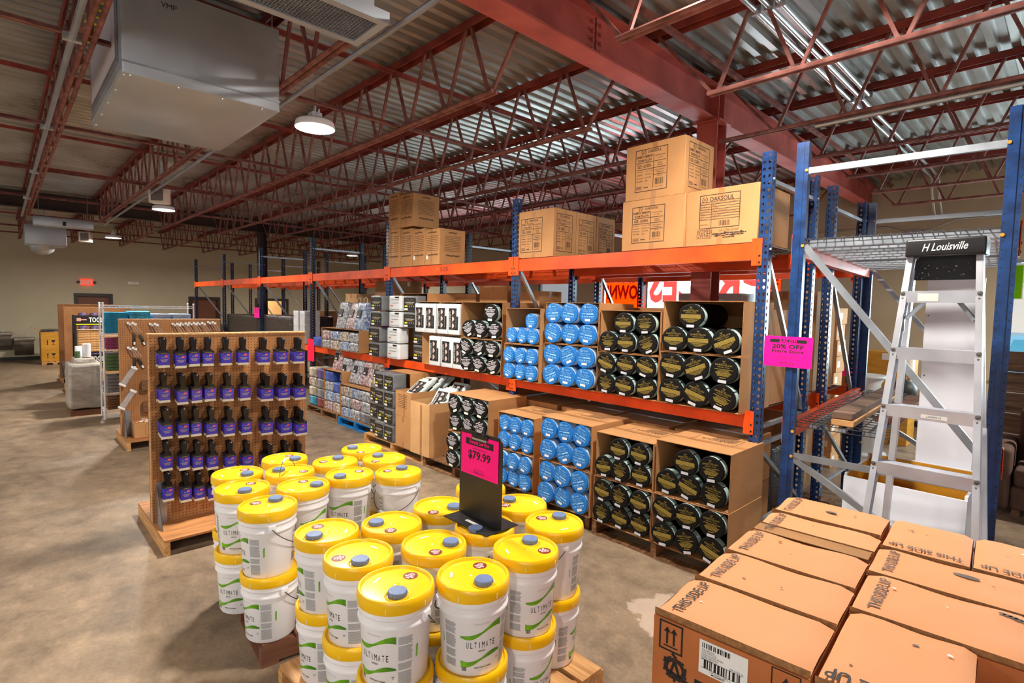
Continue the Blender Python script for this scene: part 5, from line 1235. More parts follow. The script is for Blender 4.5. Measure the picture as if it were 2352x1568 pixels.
# ------------------------------------------------------------------ paint buckets on two pallets
BH = 0.363
def pail_r(z): return 0.126 + 0.016*min(z, 0.30)/0.30
def wrapper(a0, eps):
    def f(x, z):
        r = pail_r(z)+eps; a = a0 + x/0.136; return (r*math.cos(a), r*math.sin(a), z)
    return f
def wquad(m, wf, x0, z0, x1, z1, matn):
    n = max(1, int(abs(x1-x0)/0.014)); vs = []
    for k in range(n+1): x = x0+(x1-x0)*k/n; vs += [wf(x, z0), wf(x, z1)]
    m.add(vs, [(2*k, 2*k+2, 2*k+3, 2*k+1) for k in range(n)], matn)
def wband(m, wf, pts, matn):       # pts = [(x, zlow, zhigh)]
    vs = []
    for x, a, b in pts: vs += [wf(x, a), wf(x, b)]
    m.add(vs, [(2*k, 2*k+2, 2*k+3, 2*k+1) for k in range(len(pts)-1)], matn)
def make_bucket():
    t = thing('paint_bucket', (0, 0, 0), 'x', 'bucket'); n = 40
    m = M()
    m.lathe([(0.0, 0.004), (0.116, 0.0), (0.122, 0.002), (0.126, 0.010), (pail_r(0.24), 0.240), (pail_r(0.24)+0.001, 0.246), (0.1475, 0.250), (0.1485, 0.254), (0.1455, 0.262), (0.1425, 0.266), (0.1425, 0.284), (0.1470, 0.288), (0.1480, 0.292), (0.1440, 0.300), (0.1435, 0.325)], n, 'pail_white')
    for s in (-1, 1):
        for a in (s*PI/2,): m.merge(M().rbox((0.138, -0.020, 0.252), (0.1535, 0.020, 0.292), 0.004, 'pail_white', 2), Matrix.Rotation(a, 4, 'Z'))
    m.build('pail', t)
    m = M()
    m.lathe([(0.1435, 0.312), (0.1500, 0.311), (0.1520, 0.316), (0.1525, 0.345), (0.1505, 0.358), (0.1460, 0.3635), (0.1400, 0.3635), (0.1370, 0.360), (0.1340, 0.3525), (0.1290, 0.3535), (0.0500, 0.3545), (0.0, 0.3545)], n, 'lid_yellow')
    for k in range(6): a = 0.4+k*PI/3; m.bar((0.1527*math.cos(a), 0.1527*math.sin(a), 0.318), (0.1527*math.cos(a), 0.1527*math.sin(a), 0.338), 0.003, 0.002, 'shade_cream', up=(math.cos(a), math.sin(a), 0))
    m.lathe([(0.016, 0.3545), (0.010, 0.3575), (0.0, 0.358)], 14, 'lid_yellow')
    lid = m.build('lid', t)
    m = M(); c = (0.078, 0, 0)
    m.lathe([(0.050, 0.3548), (0.049, 0.3575), (0.046, 0.3575), (0.043, 0.3552)], 24, 'lid_yellow', c).lathe([(0.0365, 0.3550), (0.0365, 0.3720), (0.0340, 0.3745), (0.0, 0.3748)], 24, 'cap_blue', c)
    for k in range(20): a = 2*PI*k/20; m.box((c[0]+0.0365*math.cos(a)-0.0012, 0.0365*math.sin(a)-0.0012, 0.357), (c[0]+0.0365*math.cos(a)+0.0012, 0.0365*math.sin(a)+0.0012, 0.371), 'cap_blue')
    m.build('spout_cap', lid)
    m = M(); c = (0.086, 0, 0.3552); m.disc(c, 0.030, 'sticker_maroon', 24)
    for k, s in enumerate(('STIR', 'WELL', 'BEFORE', 'USE')): m.text(s, (0.086+0.015-k*0.0115-0.004, 0, 0.3556), (0, -1, 0), (1, 0, 0), 0.0085, 'paper_white', 'c', 0.03)
    m.build('warning_sticker', lid)
    m = M().quad((0.090, 0, 0.3552), (0, 1, 0), (1, 0, 0), -0.022, -0.005, 0.022, 0.005, 'paper_white'); m.quad((0.090, 0, 0.3555), (0, 1, 0), (1, 0, 0), -0.017, -0.001, 0.017, 0.001, 'ink_grey'); m.build('code_strip', lid)
    # printed label: faces local +X
    m = M(); w = wrapper(0.0, 0.0006); w2 = wrapper(0.0, 0.0010)
    up = []; lo = []
    for k in range(25):
        s = k/24; x = -0.085+0.175*s
        zc = 0.180+0.022*math.sin(s*4.6-2.3)*(0.6+0.4*s)+0.012*s; th = 0.004+0.010*max(0, math.sin(s*PI*2.0))**1 * (s < 0.5) + 0.022*max(0, (s-0.45))**1.2*2
        if s < 0.08: th = 0.005
        up.append((x, zc-th/2-0.002, zc+th/2+0.002))
        s2 = 1-s; zc = 0.082-0.020*math.sin(s2*4.6-2.3)*(0.6+0.4*s2)-0.010*s2
        lo.append((x, zc-(0.004+0.022*max(0, (s2-0.45))**1.2*2+0.010*max(0, math.sin(s2*PI*2.0))*(s2 < 0.5))/2-0.002, zc+(0.004+0.022*max(0, (s2-0.45))**1.2*2+0.010*max(0, math.sin(s2*PI*2.0))*(s2 < 0.5))/2+0.002))
    wband(m, w, up, 'leaf_green'); wband(m, w, lo, 'leaf_green')
    def T(s, x, z, h, ww, matn='ink_black', b=0.0): m.text(s, (0, 0, 0), (1, 0, 0), (0, 0, 1), h, matn, 'c', b, ww, wrap=lambda q, z2: w2(x+q, z+z2))
    T('5 GALLONS (18.9 LITERS)', 0.0, 0.222, 0.0045, 0.062, 'ink_grey')
    for k, ch in enumerate('ULTIMATE'): T(ch, -0.056+0.016*k, 0.124, 0.026, 0.009 if ch not in 'IM' else (0.0022 if ch == 'I' else 0.012))
    T('SATIN', 0.002, 0.108, 0.0065, 0.028, b=0.02); T('WHITE PAINT & PRIMER', 0.010, 0.038, 0.006, 0.075, b=0.02); T('CONTRACTOR GRADE', 0.010, 0.029, 0.003, 0.05, 'ink_grey')
    for k in range(3): a = 2*PI*k/3; m.poly([w2(0.078+0.006*math.cos(a+d), 0.060+0.006*math.sin(a+d)) for d in (0.0, 0.9)]+[w2(0.078+0.0035*math.cos(a+d), 0.060+0.0035*math.sin(a+d)) for d in (1.1, -0.2)], 'ink_black')
    x = -0.080
    rr = random.Random(3)
    while x < -0.060: b = rr.choice((0.0008, 0.0016)); wquad(m, w2, x, 0.028, x+b, 0.046, 'ink_black'); x += b+rr.choice((0.0008, 0.0014))
    for z0, z1 in ((0.19, 0.222), (0.125, 0.182), (0.088, 0.115), (0.025, 0.080)):
        z = z0
        while z < z1: wquad(m, w2, 0.098, z, 0.098+0.056*rr.uniform(0.9, 1.0), z+0.0022, 'ink_grey'); z += 0.0040
    for z0, z1 in ((0.205, 0.225), (0.178, 0.200), (0.120, 0.170), (0.080, 0.112), (0.040, 0.072)):
        z = z0
        while z < z1: wquad(m, w2, -0.158, z, -0.158+0.054*rr.uniform(0.85, 1.0), z+0.0022, 'ink_grey'); z += 0.0040
    for k in range(2): wband(m, w, [(0.170 if k else -0.176, 0.12, 0.170 if k else 0.165), (0.178 if k else -0.172, 0.125, 0.176 if k else 0.16)], 'leaf_green')
    m.build('label', t)
    # brown moulded-in caution panel on the far side of the seam
    m = M(); w3 = wrapper(PI*0.86, 0.0008)
    for q in ((-0.024, 0.05, -0.022, 0.23), (0.022, 0.05, 0.024, 0.23), (-0.022, 0.05, 0.022, 0.052), (-0.022, 0.228, 0.022, 0.23), (-0.022, 0.200, 0.022, 0.2015), (-0.022, 0.165, 0.022, 0.1665), (-0.022, 0.105, 0.022, 0.1065)): wquad(m, w3, q[0], q[1], q[2], q[3], 'ink_brown')
    for k in range(24): 
        a, b = 2*PI*k/24, 2*PI*(k+1)/24; m.poly([w3(0.019*math.cos(a), 0.136+0.026*math.sin(a)), w3(0.019*math.cos(b), 0.136+0.026*math.sin(b)), w3(0.017*math.cos(b), 0.136+0.023*math.sin(b)), w3(0.017*math.cos(a), 0.136+0.023*math.sin(a))], 'ink_brown')
    m.poly([w3(-0.014, 0.152), w3(-0.012, 0.154), w3(0.014, 0.120), w3(0.012, 0.118)], 'ink_brown')
    m.text('WARNING', (0, 0, 0), (1, 0, 0), (0, 0, 1), 0.010, 'ink_brown', 'c', 0.02, 0.036, wrap=lambda q, z2: w3(q, 0.210+z2))
    m.text('DANGER', (0, 0, 0), (1, 0, 0), (0, 0, 1), 0.010, 'ink_brown', 'c', 0.02, 0.034, wrap=lambda q, z2: w3(q, 0.180+z2))
    for k in range(11): wquad(m, w3, -0.020, 0.055+0.0042*k, 0.018, 0.0575+0.0042*k, 'ink_brown')
    m.build('caution_panel', t)
    # wire handle hanging on the side away from the label
    def handle(up):
        pts = []
        for k in range(21):
            s = k/20; a = PI/2+PI*s
            if up: pts.append((0.03*math.sin(PI*s)*-1, 0.157*math.cos(PI*s), 0.272+0.165*math.sin(PI*s)))
            else:
                z = 0.272-0.135*math.sin(PI*s)**0.8; r = max(0.156, pail_r(z)+0.008)*(1.0 if 0 < k < 20 else 0.99)
                pts.append((r*math.cos(a), r*math.sin(a), z))
        return pts
    h = M().tube(handle(False), 0.0024, 'wire_grey', 6).build('handle', t)
    M().tube(handle(False)[8:13], 0.007, 'paint_white', 8).build('grip', h)
    return t, handle
bk0, hand_fn = make_bucket()
BK = [  # lid centre, cap pixel, sticker pixel, label direction offset in degrees, where it stands
 ((-1.810, 1.113), (912, 1348), (949, 1308), -37, 'front left corner of the near pallet'), ((-1.669, 1.393), (1103, 1322), (1108, 1281), 16, 'front middle of the near pallet'),
 ((-2.144, 1.126), (826, 1276), (788, 1270), -60, 'second in the left row of the near pallet'), ((-2.015, 1.441), (1036, 1240), (999, 1251), 70, 'middle of the near pallet, behind the two front buckets'),
 ((-1.698, 1.730), (1217, 1236), (1247, 1255), 38, 'second along the right edge of the near pallet'), ((-2.468, 1.128), (728, 1222), (725, 1198), -88, 'left rear corner of the near pallet'),
 ((-2.349, 1.417), (865, 1195), (898, 1205), 60, 'inner left of the near pallet'), ((-2.020, 1.757), (1085, 1215), (1120, 1190), 100, 'centre right of the near pallet, carrying the price sign stand'),
 ((-1.815, 2.055), (1283, 1182), (1243, 1181), 112, 'right rear corner of the near pallet'), ((-2.375, 1.740), (1034, 1158), (1000, 1165), 60, 'rear middle of the near pallet, left of the sign stand'),
 ((-2.120, 2.105), (1165, 1141), (1150, 1150), 120, 'rear of the near pallet, right of the sign stand'), ((-2.470, 2.110), (1095, 1105), (1080, 1115), 100, 'rear left of the near pallet, behind the sign stand'),
 ((-3.002, 1.035), (641, 1136), (589, 1148), -82, 'front corner of the far pallet'), ((-3.381, 1.021), (561, 1120), (582, 1100), -22, 'second in the left row of the far pallet'),
 ((-3.192, 1.310), (717, 1108), (696, 1095), 28, 'second row of the far pallet, behind the front corner'), ((-3.690, 1.085), (560, 1083), (568, 1069), -30, 'left rear of the far pallet'),
 ((-3.520, 1.356), (638, 1075), (682, 1076), 70, 'middle of the far pallet, its handle standing up'), ((-3.220, 1.625), (790, 1087), (823, 1076), -30, 'front right of the far pallet'),
 ((-3.055, 1.890), (926, 1067), (884, 1074), 150, 'right corner of the far pallet'), ((-3.832, 1.440), (673, 1049), (666, 1039), 60, 'rear left of the far pallet, next to the brush display'),
 ((-3.538, 1.678), (779, 1045), (745, 1054), 60, 'rear middle of the far pallet'), ((-3.400, 1.985), (867, 1042), (860, 1054), 90, 'rear right of the far pallet'), ((-3.730, 1.985), (805, 1024), (829, 1031), 90, 'farthest corner of the far pallet')]
first = True
PZ = 0.130
for (cx, cy), cap, stk, off, where in BK:
    cd = math.atan2(-cy, -cx); la = cd+math.radians(off)
    zt = PZ+2*BH
    p = UZ(cap[0], cap[1], zt); q = UZ(stk[0], stk[1], zt)
    ca = math.atan2(p.y-cy, p.x-cx); sa = math.atan2(q.y-cy, q.x-cx)
    d = (sa-ca) % (2*PI)
    if d < 0.95: sa = ca+0.95
    if d > 2*PI-0.95: sa = ca-0.95
    for tier in (1, 0):
        lab = 'white paint bucket, top tier, %s' % where if tier else 'white paint bucket, bottom tier, %s' % where
        loc = (cx+(0 if tier else RND.uniform(-0.008, 0.008)), cy+(0 if tier else RND.uniform(-0.008, 0.008)), PZ+tier*(BH-0.010)+0.0)
        a = la if tier else la+RND.uniform(-0.5, 0.5)
        if first: b = bk0; b.location = loc; b.rotation_euler = (0, 0, a); b['label'] = lab; b['group'] = 'paint buckets on pallets'; first = False
        else: b = dup(bk0, loc, a, lab, 'paint buckets on pallets')
        for ch in b.children:
            if ch.name.startswith('lid'):
                for g in ch.children:
                    if g.name.startswith('spout'): g.rotation_euler = (0, 0, ca-a)
                    elif g.name.startswith('warn'): g.rotation_euler = (0, 0, sa-a)
                    else: g.rotation_euler = (0, 0, (ca+(2.2 if (sa-ca) % (2*PI) > PI else -2.2))-a)
            if ch.name.startswith('handle') and tier and 'standing up' in where:
                for g in list(ch.children): bpy.data.objects.remove(g)
                bpy.data.objects.remove(ch)
                h = M().tube(hand_fn(True), 0.0024, 'wire_grey', 6).build('handle', b); M().tube(hand_fn(True)[8:13], 0.007, 'paint_white', 8).build('grip', h)
pa = make_pallet(1.10, 1.22, 'wood_pale', 11); pa.location = (-2.67, 0.965, 0); pa['label'] = 'pale wooden pallet under the near group of paint buckets'; pa['group'] = 'pallets under the paint buckets'
pb_ = make_pallet(1.06, 1.20, 'wood_dark', 12); pb_.rotation_euler = (0, 0, -0.10); pb_.location = (-2.885-1.06*math.cos(0.10), 0.955+1.06*math.sin(0.10), 0); pb_['label'] = 'dark reddish pallet under the far group of paint buckets'; pb_['group'] = 'pallets under the paint buckets'

# price sign stand and its pink card
SY = 1.757; zt = PZ+2*BH-0.0095
tl = UY(1074, 985, SY); tr = UY(1166, 1012, SY)
t = thing('sign_stand', (-2.065, SY, zt+0.001), 'black clipboard sign stand on a yellow bucket lid', 'sign stand')
H = tl.z-zt-0.004
M().box((-0.170, -0.100, 0.0), (0.170, 0.115, 0.004), 'plastic_black').build('foot', t)
m = M(); bw = 0.166; pts = [(-bw, 0.004), (bw, 0.004), (bw, H-0.02), (bw-0.02, H), (-bw+0.02, H), (-bw, H-0.02)]
m.prism([(p[0], 0.004, p[1]) for p in pts], (0, -0.004, 0), 'plastic_black'); m.build('back_board', t)
M().quad((0, 0, 0.0046), (1, 0, 0), (0, 1, 0), -0.05, -0.055, 0.055, -0.035, 'paper_white').build('tape_strip', t)
m = M().box((-0.062, -0.008, H-0.028), (0.062, 0.0, H-0.010), 'plastic_black_gloss').tube([(-0.03, -0.006, H-0.012), (-0.03, -0.006, H+0.020), (0.03, -0.006, H+0.020), (0.03, -0.006, H-0.012)], 0.003, 'wire_grey', 6).box((-0.055, -0.010, H-0.038), (0.055, -0.004, H-0.028), 'galvanized')
m.build('clip', t)
w, h = 0.292, UY(1078, 995, SY).z - UY(1067, 1083, SY).z
t = thing('price_card', (-2.070, SY-0.001, UY(1067, 1083, SY).z), 'bright pink price card reading $79.99 clipped to the black stand', 'sign')
M().box((-w/2, -0.0015, 0), (w/2, -0.0002, h), 'paper_pink').build('sheet', t)
m = M(); y = -0.002; u = (1, 0, 0); v = (0, 0, 1)
m.quad((0, y, 0), u, v, -w*0.37, h*0.74, w*0.37, h*0.90, 'ink_black'); m.text('Everyday Low Price', (0, y-0.0006, h*0.785), u, v, h*0.09, 'paper_pink', bold=0.02, w=w*0.53)
m.text('Ultimate Satin 5 Gallon', (0, y, h*0.655), u, v, h*0.03, 'ink_black', w=w*0.38); m.text('$79.99', (0, y, h*0.42), u, v, h*0.19, 'ink_black', bold=0.03, w=w*0.60)
m.text('All Sales Are Final', (0, y, h*0.15), u, v, h*0.020, 'ink_black', w=w*0.26); m.text('ReStore', (0, y, h*0.06), u, v, h*0.075, 'ink_black', w=w*0.27)
for s in (-1, 1): m.quad((0, y, 0), u, v, s*w*0.26-0.03, h*0.07, s*w*0.26+0.03, h*0.073, 'ink_black')
m.build('print', t)
# ------------------------------------------------------------------ peg board displays
def pegdisplay(xf, y0, y1, zt, label, base_front=0.42, base_back=0.54, thick=0.09, hooks=None):
    """board facing +X at xf, on an open plywood base"""
    t = thing('pegboard_display', (xf, y0, 0), label, 'display board', 'peg board displays'); L = y1-y0
    M().box((-0.005, 0.0, 0.122), (0, L, zt-0.012), 'pegboard').build('front_panel', t)
    M().box((-thick, 0.0, 0.122), (-thick+0.005, L, zt-0.012), 'pegboard').build('back_panel', t)
    for a in (0.002, L-0.042): M().box((-thick+0.006, a, 0.122), (-0.006, a+0.04, zt-0.012), 'wood_pale').build('end_post', t)
    M().box((-thick-0.004, -0.004, zt-0.012), (0.004, L+0.004, zt), 'wood_pale').build('top_cap', t)
    M().box((-base_back-thick, 0, 0.105), (base_front, L, 0.121), 'wood_board').build('base_board', t)
    for a in (0.0, L-0.04): M().box((-base_back-thick, a, 0.0), (base_front, a+0.04, 0.104), 'wood_pale').build('base_rail', t)
    m = M().poly([(0.004, 0.03, 0.121), (0.22, 0.03, 0.121), (0.004, 0.03, 0.46)], 'galvanized'); m.poly([(0.004, 0.033, 0.46), (0.22, 0.033, 0.121), (0.004, 0.033, 0.121)], 'galvanized'); m.box((0.002, 0.03, 0.121), (0.006, 0.10, 0.46), 'galvanized'); m.build('bracket', t)
    for (yy, zz, ln) in hooks or (): M().tube([(0, yy, zz), (ln, yy, zz), (ln+0.006, yy, zz+0.012)], 0.0022, 'bright_pipe', 5).build('peg_hook', t)
    return t
BXF = -5.10
colpx = [375, 415, 446, 480, 521, 561, 607, 648, 686]; rowpy = [778, 860, 938, 1016, 1087]
def brush_proto(w, front):
    t = thing('paint_brush', (0, 0, 0), 'x', 'paint brush')      # hangs from the hook at the origin, its face to +X
    m = M(); hw = 0.013
    prof = [(-0.012, 0.014), (0.012, 0.014), (0.017, 0.004), (0.016, -0.03), (0.012, -0.066), (0.012, -0.076), (0.026, -0.094), (-0.026, -0.094), (-0.012, -0.076), (-0.012, -0.066), (-0.016, -0.03), (-0.017, 0.004)]
    m.prism([(-0.005, p[0]*1.25, p[1]) for p in prof], (0.010, 0, 0), 'plastic_black_gloss'); m.build('handle', t)
    m = M(); m.rbox((-0.008, -w/2, -0.200), (0.008, w/2, -0.092), 0.002, 'brush_blue', 1); m.box((-0.0084, -w/2-0.0003, -0.112), (0.0084, w/2+0.0003, -0.0915), 'card_black')
    if front:
        u = (0, 1, 0); v = (0, 0, 1); rr = random.Random(4)
        m.text('2.5 in', (0.0088, -0.004, -0.142), u, v, 0.009, 'ink_sky', w=0.026); lines(m, (0.0088, 0.0, 0), u, v, [(-0.106, w*0.3, 0.004)], 'ink_gold', rr)
        lines(m, (0.0088, 0, 0), u, v, [(-0.154-0.006*k, w*(0.38-0.05*k), 0.0025) for k in range(4)], 'print_pink', rr)
    m.build('sleeve', t)
    m = M(); m.add([(-0.008, -w/2+0.002, -0.200), (0.008, -w/2+0.002, -0.200), (0.008, w/2-0.002, -0.200), (-0.008, w/2-0.002, -0.200), (-0.006, -w/2-0.002, -0.220), (0.007, -w/2-0.002, -0.220), (0.007, w/2+0.002, -0.220), (-0.006, w/2+0.002, -0.220)], [(0, 1, 2, 3), (7, 6, 5, 4), (0, 4, 5, 1), (1, 5, 6, 2), (2, 6, 7, 3), (3, 7, 4, 0)], 'bristle'); m.build('bristles', t)
    if front: M().quad((0.0094, 0, 0), (0, 1, 0), (0, 0, 1), w*0.05, -0.137, w*0.05+0.020, -0.123, 'sticker_orange').build('price_sticker', t)
    return t
BW = [0.074, 0.076, 0.076, 0.084, 0.086, 0.086, 0.098, 0.102, 0.100]
BP = {}
hooks = []; jobs = []
rr = random.Random(77)
for r in range(5):
    for c in range(9):
        n = rr.choice([4, 4, 5, 5, 6]) if c < 6 else rr.choice([5, 6, 6, 7])
        if r == 0: n = min(n, 5)
        a = UX(colpx[c]+(3*r if c < 8 else 1), rowpy[r], -5.0)
        if r == 4 and c > 3: n = 3
        hooks.append((a.y, a.z-0.002, 0.024*n+0.02)); jobs.append((r, c, n, a.y, a.z-0.004))
y0b, y1b, ztb = 0.855, 2.112, 1.674
pegdisplay(BXF, y0b, y1b, ztb, 'wooden peg board display hung with blue-sleeved paint brushes', 0.42, 0.55, 0.09, [(h[0]-y0b, h[1], h[2]) for h in hooks])
GBR = 'paint brushes on the peg board'
for r, c, n, yy, zz in jobs:
    jy = 0
    for k in range(n):
        fr = k == n-1; key = (BW[c], fr)
        loc = (BXF+0.016+0.0215*k, yy+(rr.uniform(-0.003, 0.003) if not fr else 0.0), zz-(0.0035*k if r > 1 or c == 1 else 0.0015*k))
        where = '%s peg of the %s row' % (ORD[c], ORD[r])
        lab = 'front blue paint brush with an orange sticker, %s' % where if fr else 'paint brush %s from the front, %s, brush display' % (ORD[n-1-k], where)
        rot = (rr.uniform(-0.02, 0.02), 0, 0)
        if key not in BP: BP[key] = brush_proto(*key); b = BP[key]; b.location = loc; b.rotation_euler = rot; b['label'] = lab
        else: b = dup(BP[key], loc, None, lab, None, rot)
        b['group'] = GBR
# the second display with clear plastic tools
B2, y02, y12 = -8.72, 1.135, 2.35
hk2 = []
items = [(302, 742), (353, 744), (405, 744), (424, 743), (443, 742), (462, 742), (486, 740), (303, 799)]
pegdisplay(B2, y02, y12, 1.682, 'second peg board display behind the brush display, with clear plastic tools', 0.42, 0.40, 0.09)
def clear_tool(kind, loc, label, rot):
    t = thing('packaged_brush', loc, label, 'packaged tool', 'clear packages on the second peg board', rot=rot)
    if kind == 0:
        m = M()
        for k in range(4): m.merge(M().rbox((-0.012, -0.016, -0.024), (0.012, 0.016, 0.008), 0.008, 'paper_white', 2), Matrix.Translation((0.035*k, -0.03+0.022*k, 0.008*math.cos(k*3.0))))
        m.build('white_tops', t); m = M()
        for k in range(4): m.bar((0.035*k, -0.03+0.022*k, -0.02), (0.035*k+0.01, 0.012+0.030*k, -0.12), 0.022, 0.006, 'poly_clear')
        m.build('blister', t)
    elif kind == 1:
        m = M().rbox((0.0, -0.035, -0.26), (0.05, 0.035, -0.02), 0.015, 'poly_clear', 2); m.build('blister', t)
        M().rbox((0.0, -0.040, -0.03), (0.05, 0.040, 0.0), 0.008, 'paper_white', 2).rbox((0.0, -0.042, -0.285), (0.05, 0.042, -0.255), 0.008, 'paper_white', 2).build('end_caps', t)
    else:
        M().rbox((0.0, -0.014, -0.16), (0.02, 0.014, 0.0), 0.006, 'plastic_black', 2).build('handle', t); M().box((0.0205, -0.010, -0.15), (0.022, 0.010, -0.11), 'paper_white').build('sticker', t)
    return t
tops = ['leftmost cluster of white-topped clear packages in the top row of the second peg board', 'second cluster of white-topped clear packages in the top row of the second peg board', 'third cluster of white-topped clear packages in the top row of the second peg board', 'fourth cluster of white-topped clear packages in the top row of the second peg board', 'fifth cluster of white-topped clear packages in the top row of the second peg board', 'sixth cluster of white-topped clear packages in the top row of the second peg board', 'last cluster of white-topped clear packages in the top row of the second peg board', 'cluster of white-topped clear packages in the second row of the second peg board']
for (px, py), lb in zip(items, tops):
    a = UX(px, py, B2+0.1); clear_tool(0, (B2+0.03, a.y, a.z), lb, (0, 0, 0))
for (px, py), lb, ro in [((309, 766), 'upper black handle hanging on the second peg board', 0.0), ((322, 768), 'tilted black handle hanging beside another on the second peg board', 0.35), ((310, 822), 'lower black handle on the second peg board', 0.0), ((318, 822), 'lower tilted black handle on the second peg board', 0.4)]:
    a = UX(px, py, B2+0.06); clear_tool(2, (B2+0.02, a.y, a.z), lb, (ro, 0, 0))
for (px, py), lb in [((311, 843), 'upper clear tube package hanging at a slant on the second peg board'), ((309, 896), 'lower clear tube package hanging at a slant on the second peg board')]:
    a = UX(px, py, B2+0.10); clear_tool(1, (B2+0.04, a.y, a.z), lb, (-0.55, 0, 0))
for i, (px, py) in enumerate([(333, 873), (336, 922)]):
    a = UX(px, py, B2+0.05); t = thing('packaged_brush', (B2+0.01, a.y, a.z), ('brown bristled tool hanging on the second peg board beside the brush display', 'orange-tipped tool hanging low on the second peg board')[i], 'packaged tool', 'clear packages on the second peg board')
    M().rbox((0.0, -0.05, -0.14), (0.09, 0.06, 0.0), 0.02, 'textile_brown', 2, 0.006, i, 3).build('bristles', t); M().rbox((0.02, 0.02, -0.03), (0.12, 0.07, 0.02), 0.008, 'poly_clear' if i == 0 else 'sticker_orange', 2).build('tip', t)
a = UX(292, 962, B2+0.14); b = UX(347, 995, B2+0.14)
m = carton(0.26, 0.50, 0.20, 'cardboard', 44); lines(m, (0.2606, 0.28, 0), (0, 1, 0), (0, 0, 1), [(0.16, 0.1, 0.006), (0.05, 0.12, 0.012), (0.10, 0.05, 0.02)], 'ink_box', random.Random(3)); frame_rect(m, (0.2604, 0, 0), (0, 1, 0), (0, 0, 1), 0.12, 0.03, 0.46, 0.18, 0.003, 'ink_box')
tag(m.build('cardboard_carton', None, (B2+0.03, y02+0.10, 0.122)), 'printed carton of small goods on the base of the second peg board', 'box')
m = M()
rr = random.Random(9)
for k in range(46): x, y = rr.uniform(0.02, 0.24), rr.uniform(0.03, 0.47); s = rr.uniform(0.012, 0.022); m.rbox((x-s, y-s, 0.0), (x+s, y+s, 0.018), 0.004, rr.choice(['shade_cream', 'wood_pale', 'shade_cream', 'sticker_orange']), 1)
o = m.build('small_goods', None, (B2+0.03, y02+0.10, 0.323)); tag(o, 'heap of small cream pieces filling the carton on the second peg board', 'goods'); o['kind'] = 'stuff'
t = thing('white_bucket', (-6.9, 1.42, 0), 'small white pail on the floor behind the brush display', 'bucket')
M().lathe([(0.0, 0.004), (0.11, 0.0), (0.13, 0.33), (0.136, 0.335), (0.136, 0.35), (0.126, 0.35), (0.107, 0.02), (0, 0.02)], 24, 'pail_white').build('pail', t); M().tube([(0, -0.135, 0.32), (0.08, -0.12, 0.24), (0.14, 0, 0.20), (0.08, 0.12, 0.24), (0, 0.135, 0.32)], 0.0025, 'wire_grey', 6).build('handle', t)

# white wire shelving with folded towels
x0, x1, y0, y1 = -11.12, -10.72, 1.19, 2.47; SZ = [0.14, 0.42, 0.77, 1.12, 1.38, 1.83]
t = thing('wire_shelving', (x0, y0, 0), 'white wire shelving unit holding folded towels', 'shelf')
for (a, b) in ((0, 0), (x1-x0, 0), (0, y1-y0), (x1-x0, y1-y0)): M().tube([(a, b, 0), (a, b, 1.87)], 0.0125, 'paint_white', 10).lathe([(0.016, 1.87), (0.016, 1.885), (0, 1.888)], 10, 'paint_white', (a, b, 0)).build('post', t)
for z in SZ:
    m = M(); W, L = x1-x0, y1-y0
    for zz in (z, z-0.03):
        for p, q in (((0, 0), (W, 0)), ((W, 0), (W, L)), ((W, L), (0, L)), ((0, L), (0, 0))): m.bar((p[0], p[1], zz), (q[0], q[1], zz), 0.006, 0.006, 'paint_white')
    for k in range(1, 16): m.bar((0, L*k/16, z), (W, L*k/16, z), 0.004, 0.004, 'paint_white')
    for k in range(26): m.bar((W, L*k/26, z-0.03*(k % 2)), (W, L*(k+1)/26, z-0.03*((k+1) % 2)), 0.004, 0.004, 'paint_white')
    m.build('shelf', t)
def towels(matn, y, w, z, n, h, label, d=0.34):
    """a pile of folded towels: every towel a thing"""
    p = None; hh = h/n
    for k in range(n):
        if p is None:
            m = M(); m.rbox((0, 0, 0), (d, w, hh*1.0), min(hh*0.42, 0.02), matn, 3, 0.006, int(y*100), 5); p = m.build('folded_towel', None, (x0+0.03, y, z)); tag(p, label+', lowest of its pile', 'towel', 'folded towels on the white unit')
        else: dup(p, (x0+0.03+0.004*math.sin(k*3.1), y+0.006*math.sin(k*2.3), z+k*hh), None, label+', %s from the bottom' % ORD[k])
towels('textile_teal', y0+0.03, 0.30, 1.386, 6, 0.34, 'teal folded towel, first pile on the top shelf')
towels('textile_sky', y0+0.35, 0.30, 1.386, 6, 0.36, 'sky blue folded towel, second pile on the top shelf')
towels('textile_pale', y0+0.67, 0.27, 1.386, 5, 0.32, 'pale blue folded towel, third pile on the top shelf')
towels('textile_pale', y0+0.97, 0.27, 1.386, 5, 0.32, 'pale blue folded towel, last pile on the top shelf')
for zi, (mt, nm) in enumerate([('textile_brown', 'brown'), ('textile_grey', 'grey'), ('textile_green', 'dark green'), ('textile_plum', 'plum')]):
    hs = SZ[zi+1]-SZ[zi]-0.08
    towels(mt, y0+0.04, 0.38, SZ[zi]+0.006, 5, hs, '%s folded towel on the %s shelf of the white unit' % (nm, ['lowest', 'second', 'third', 'fourth'][zi]))

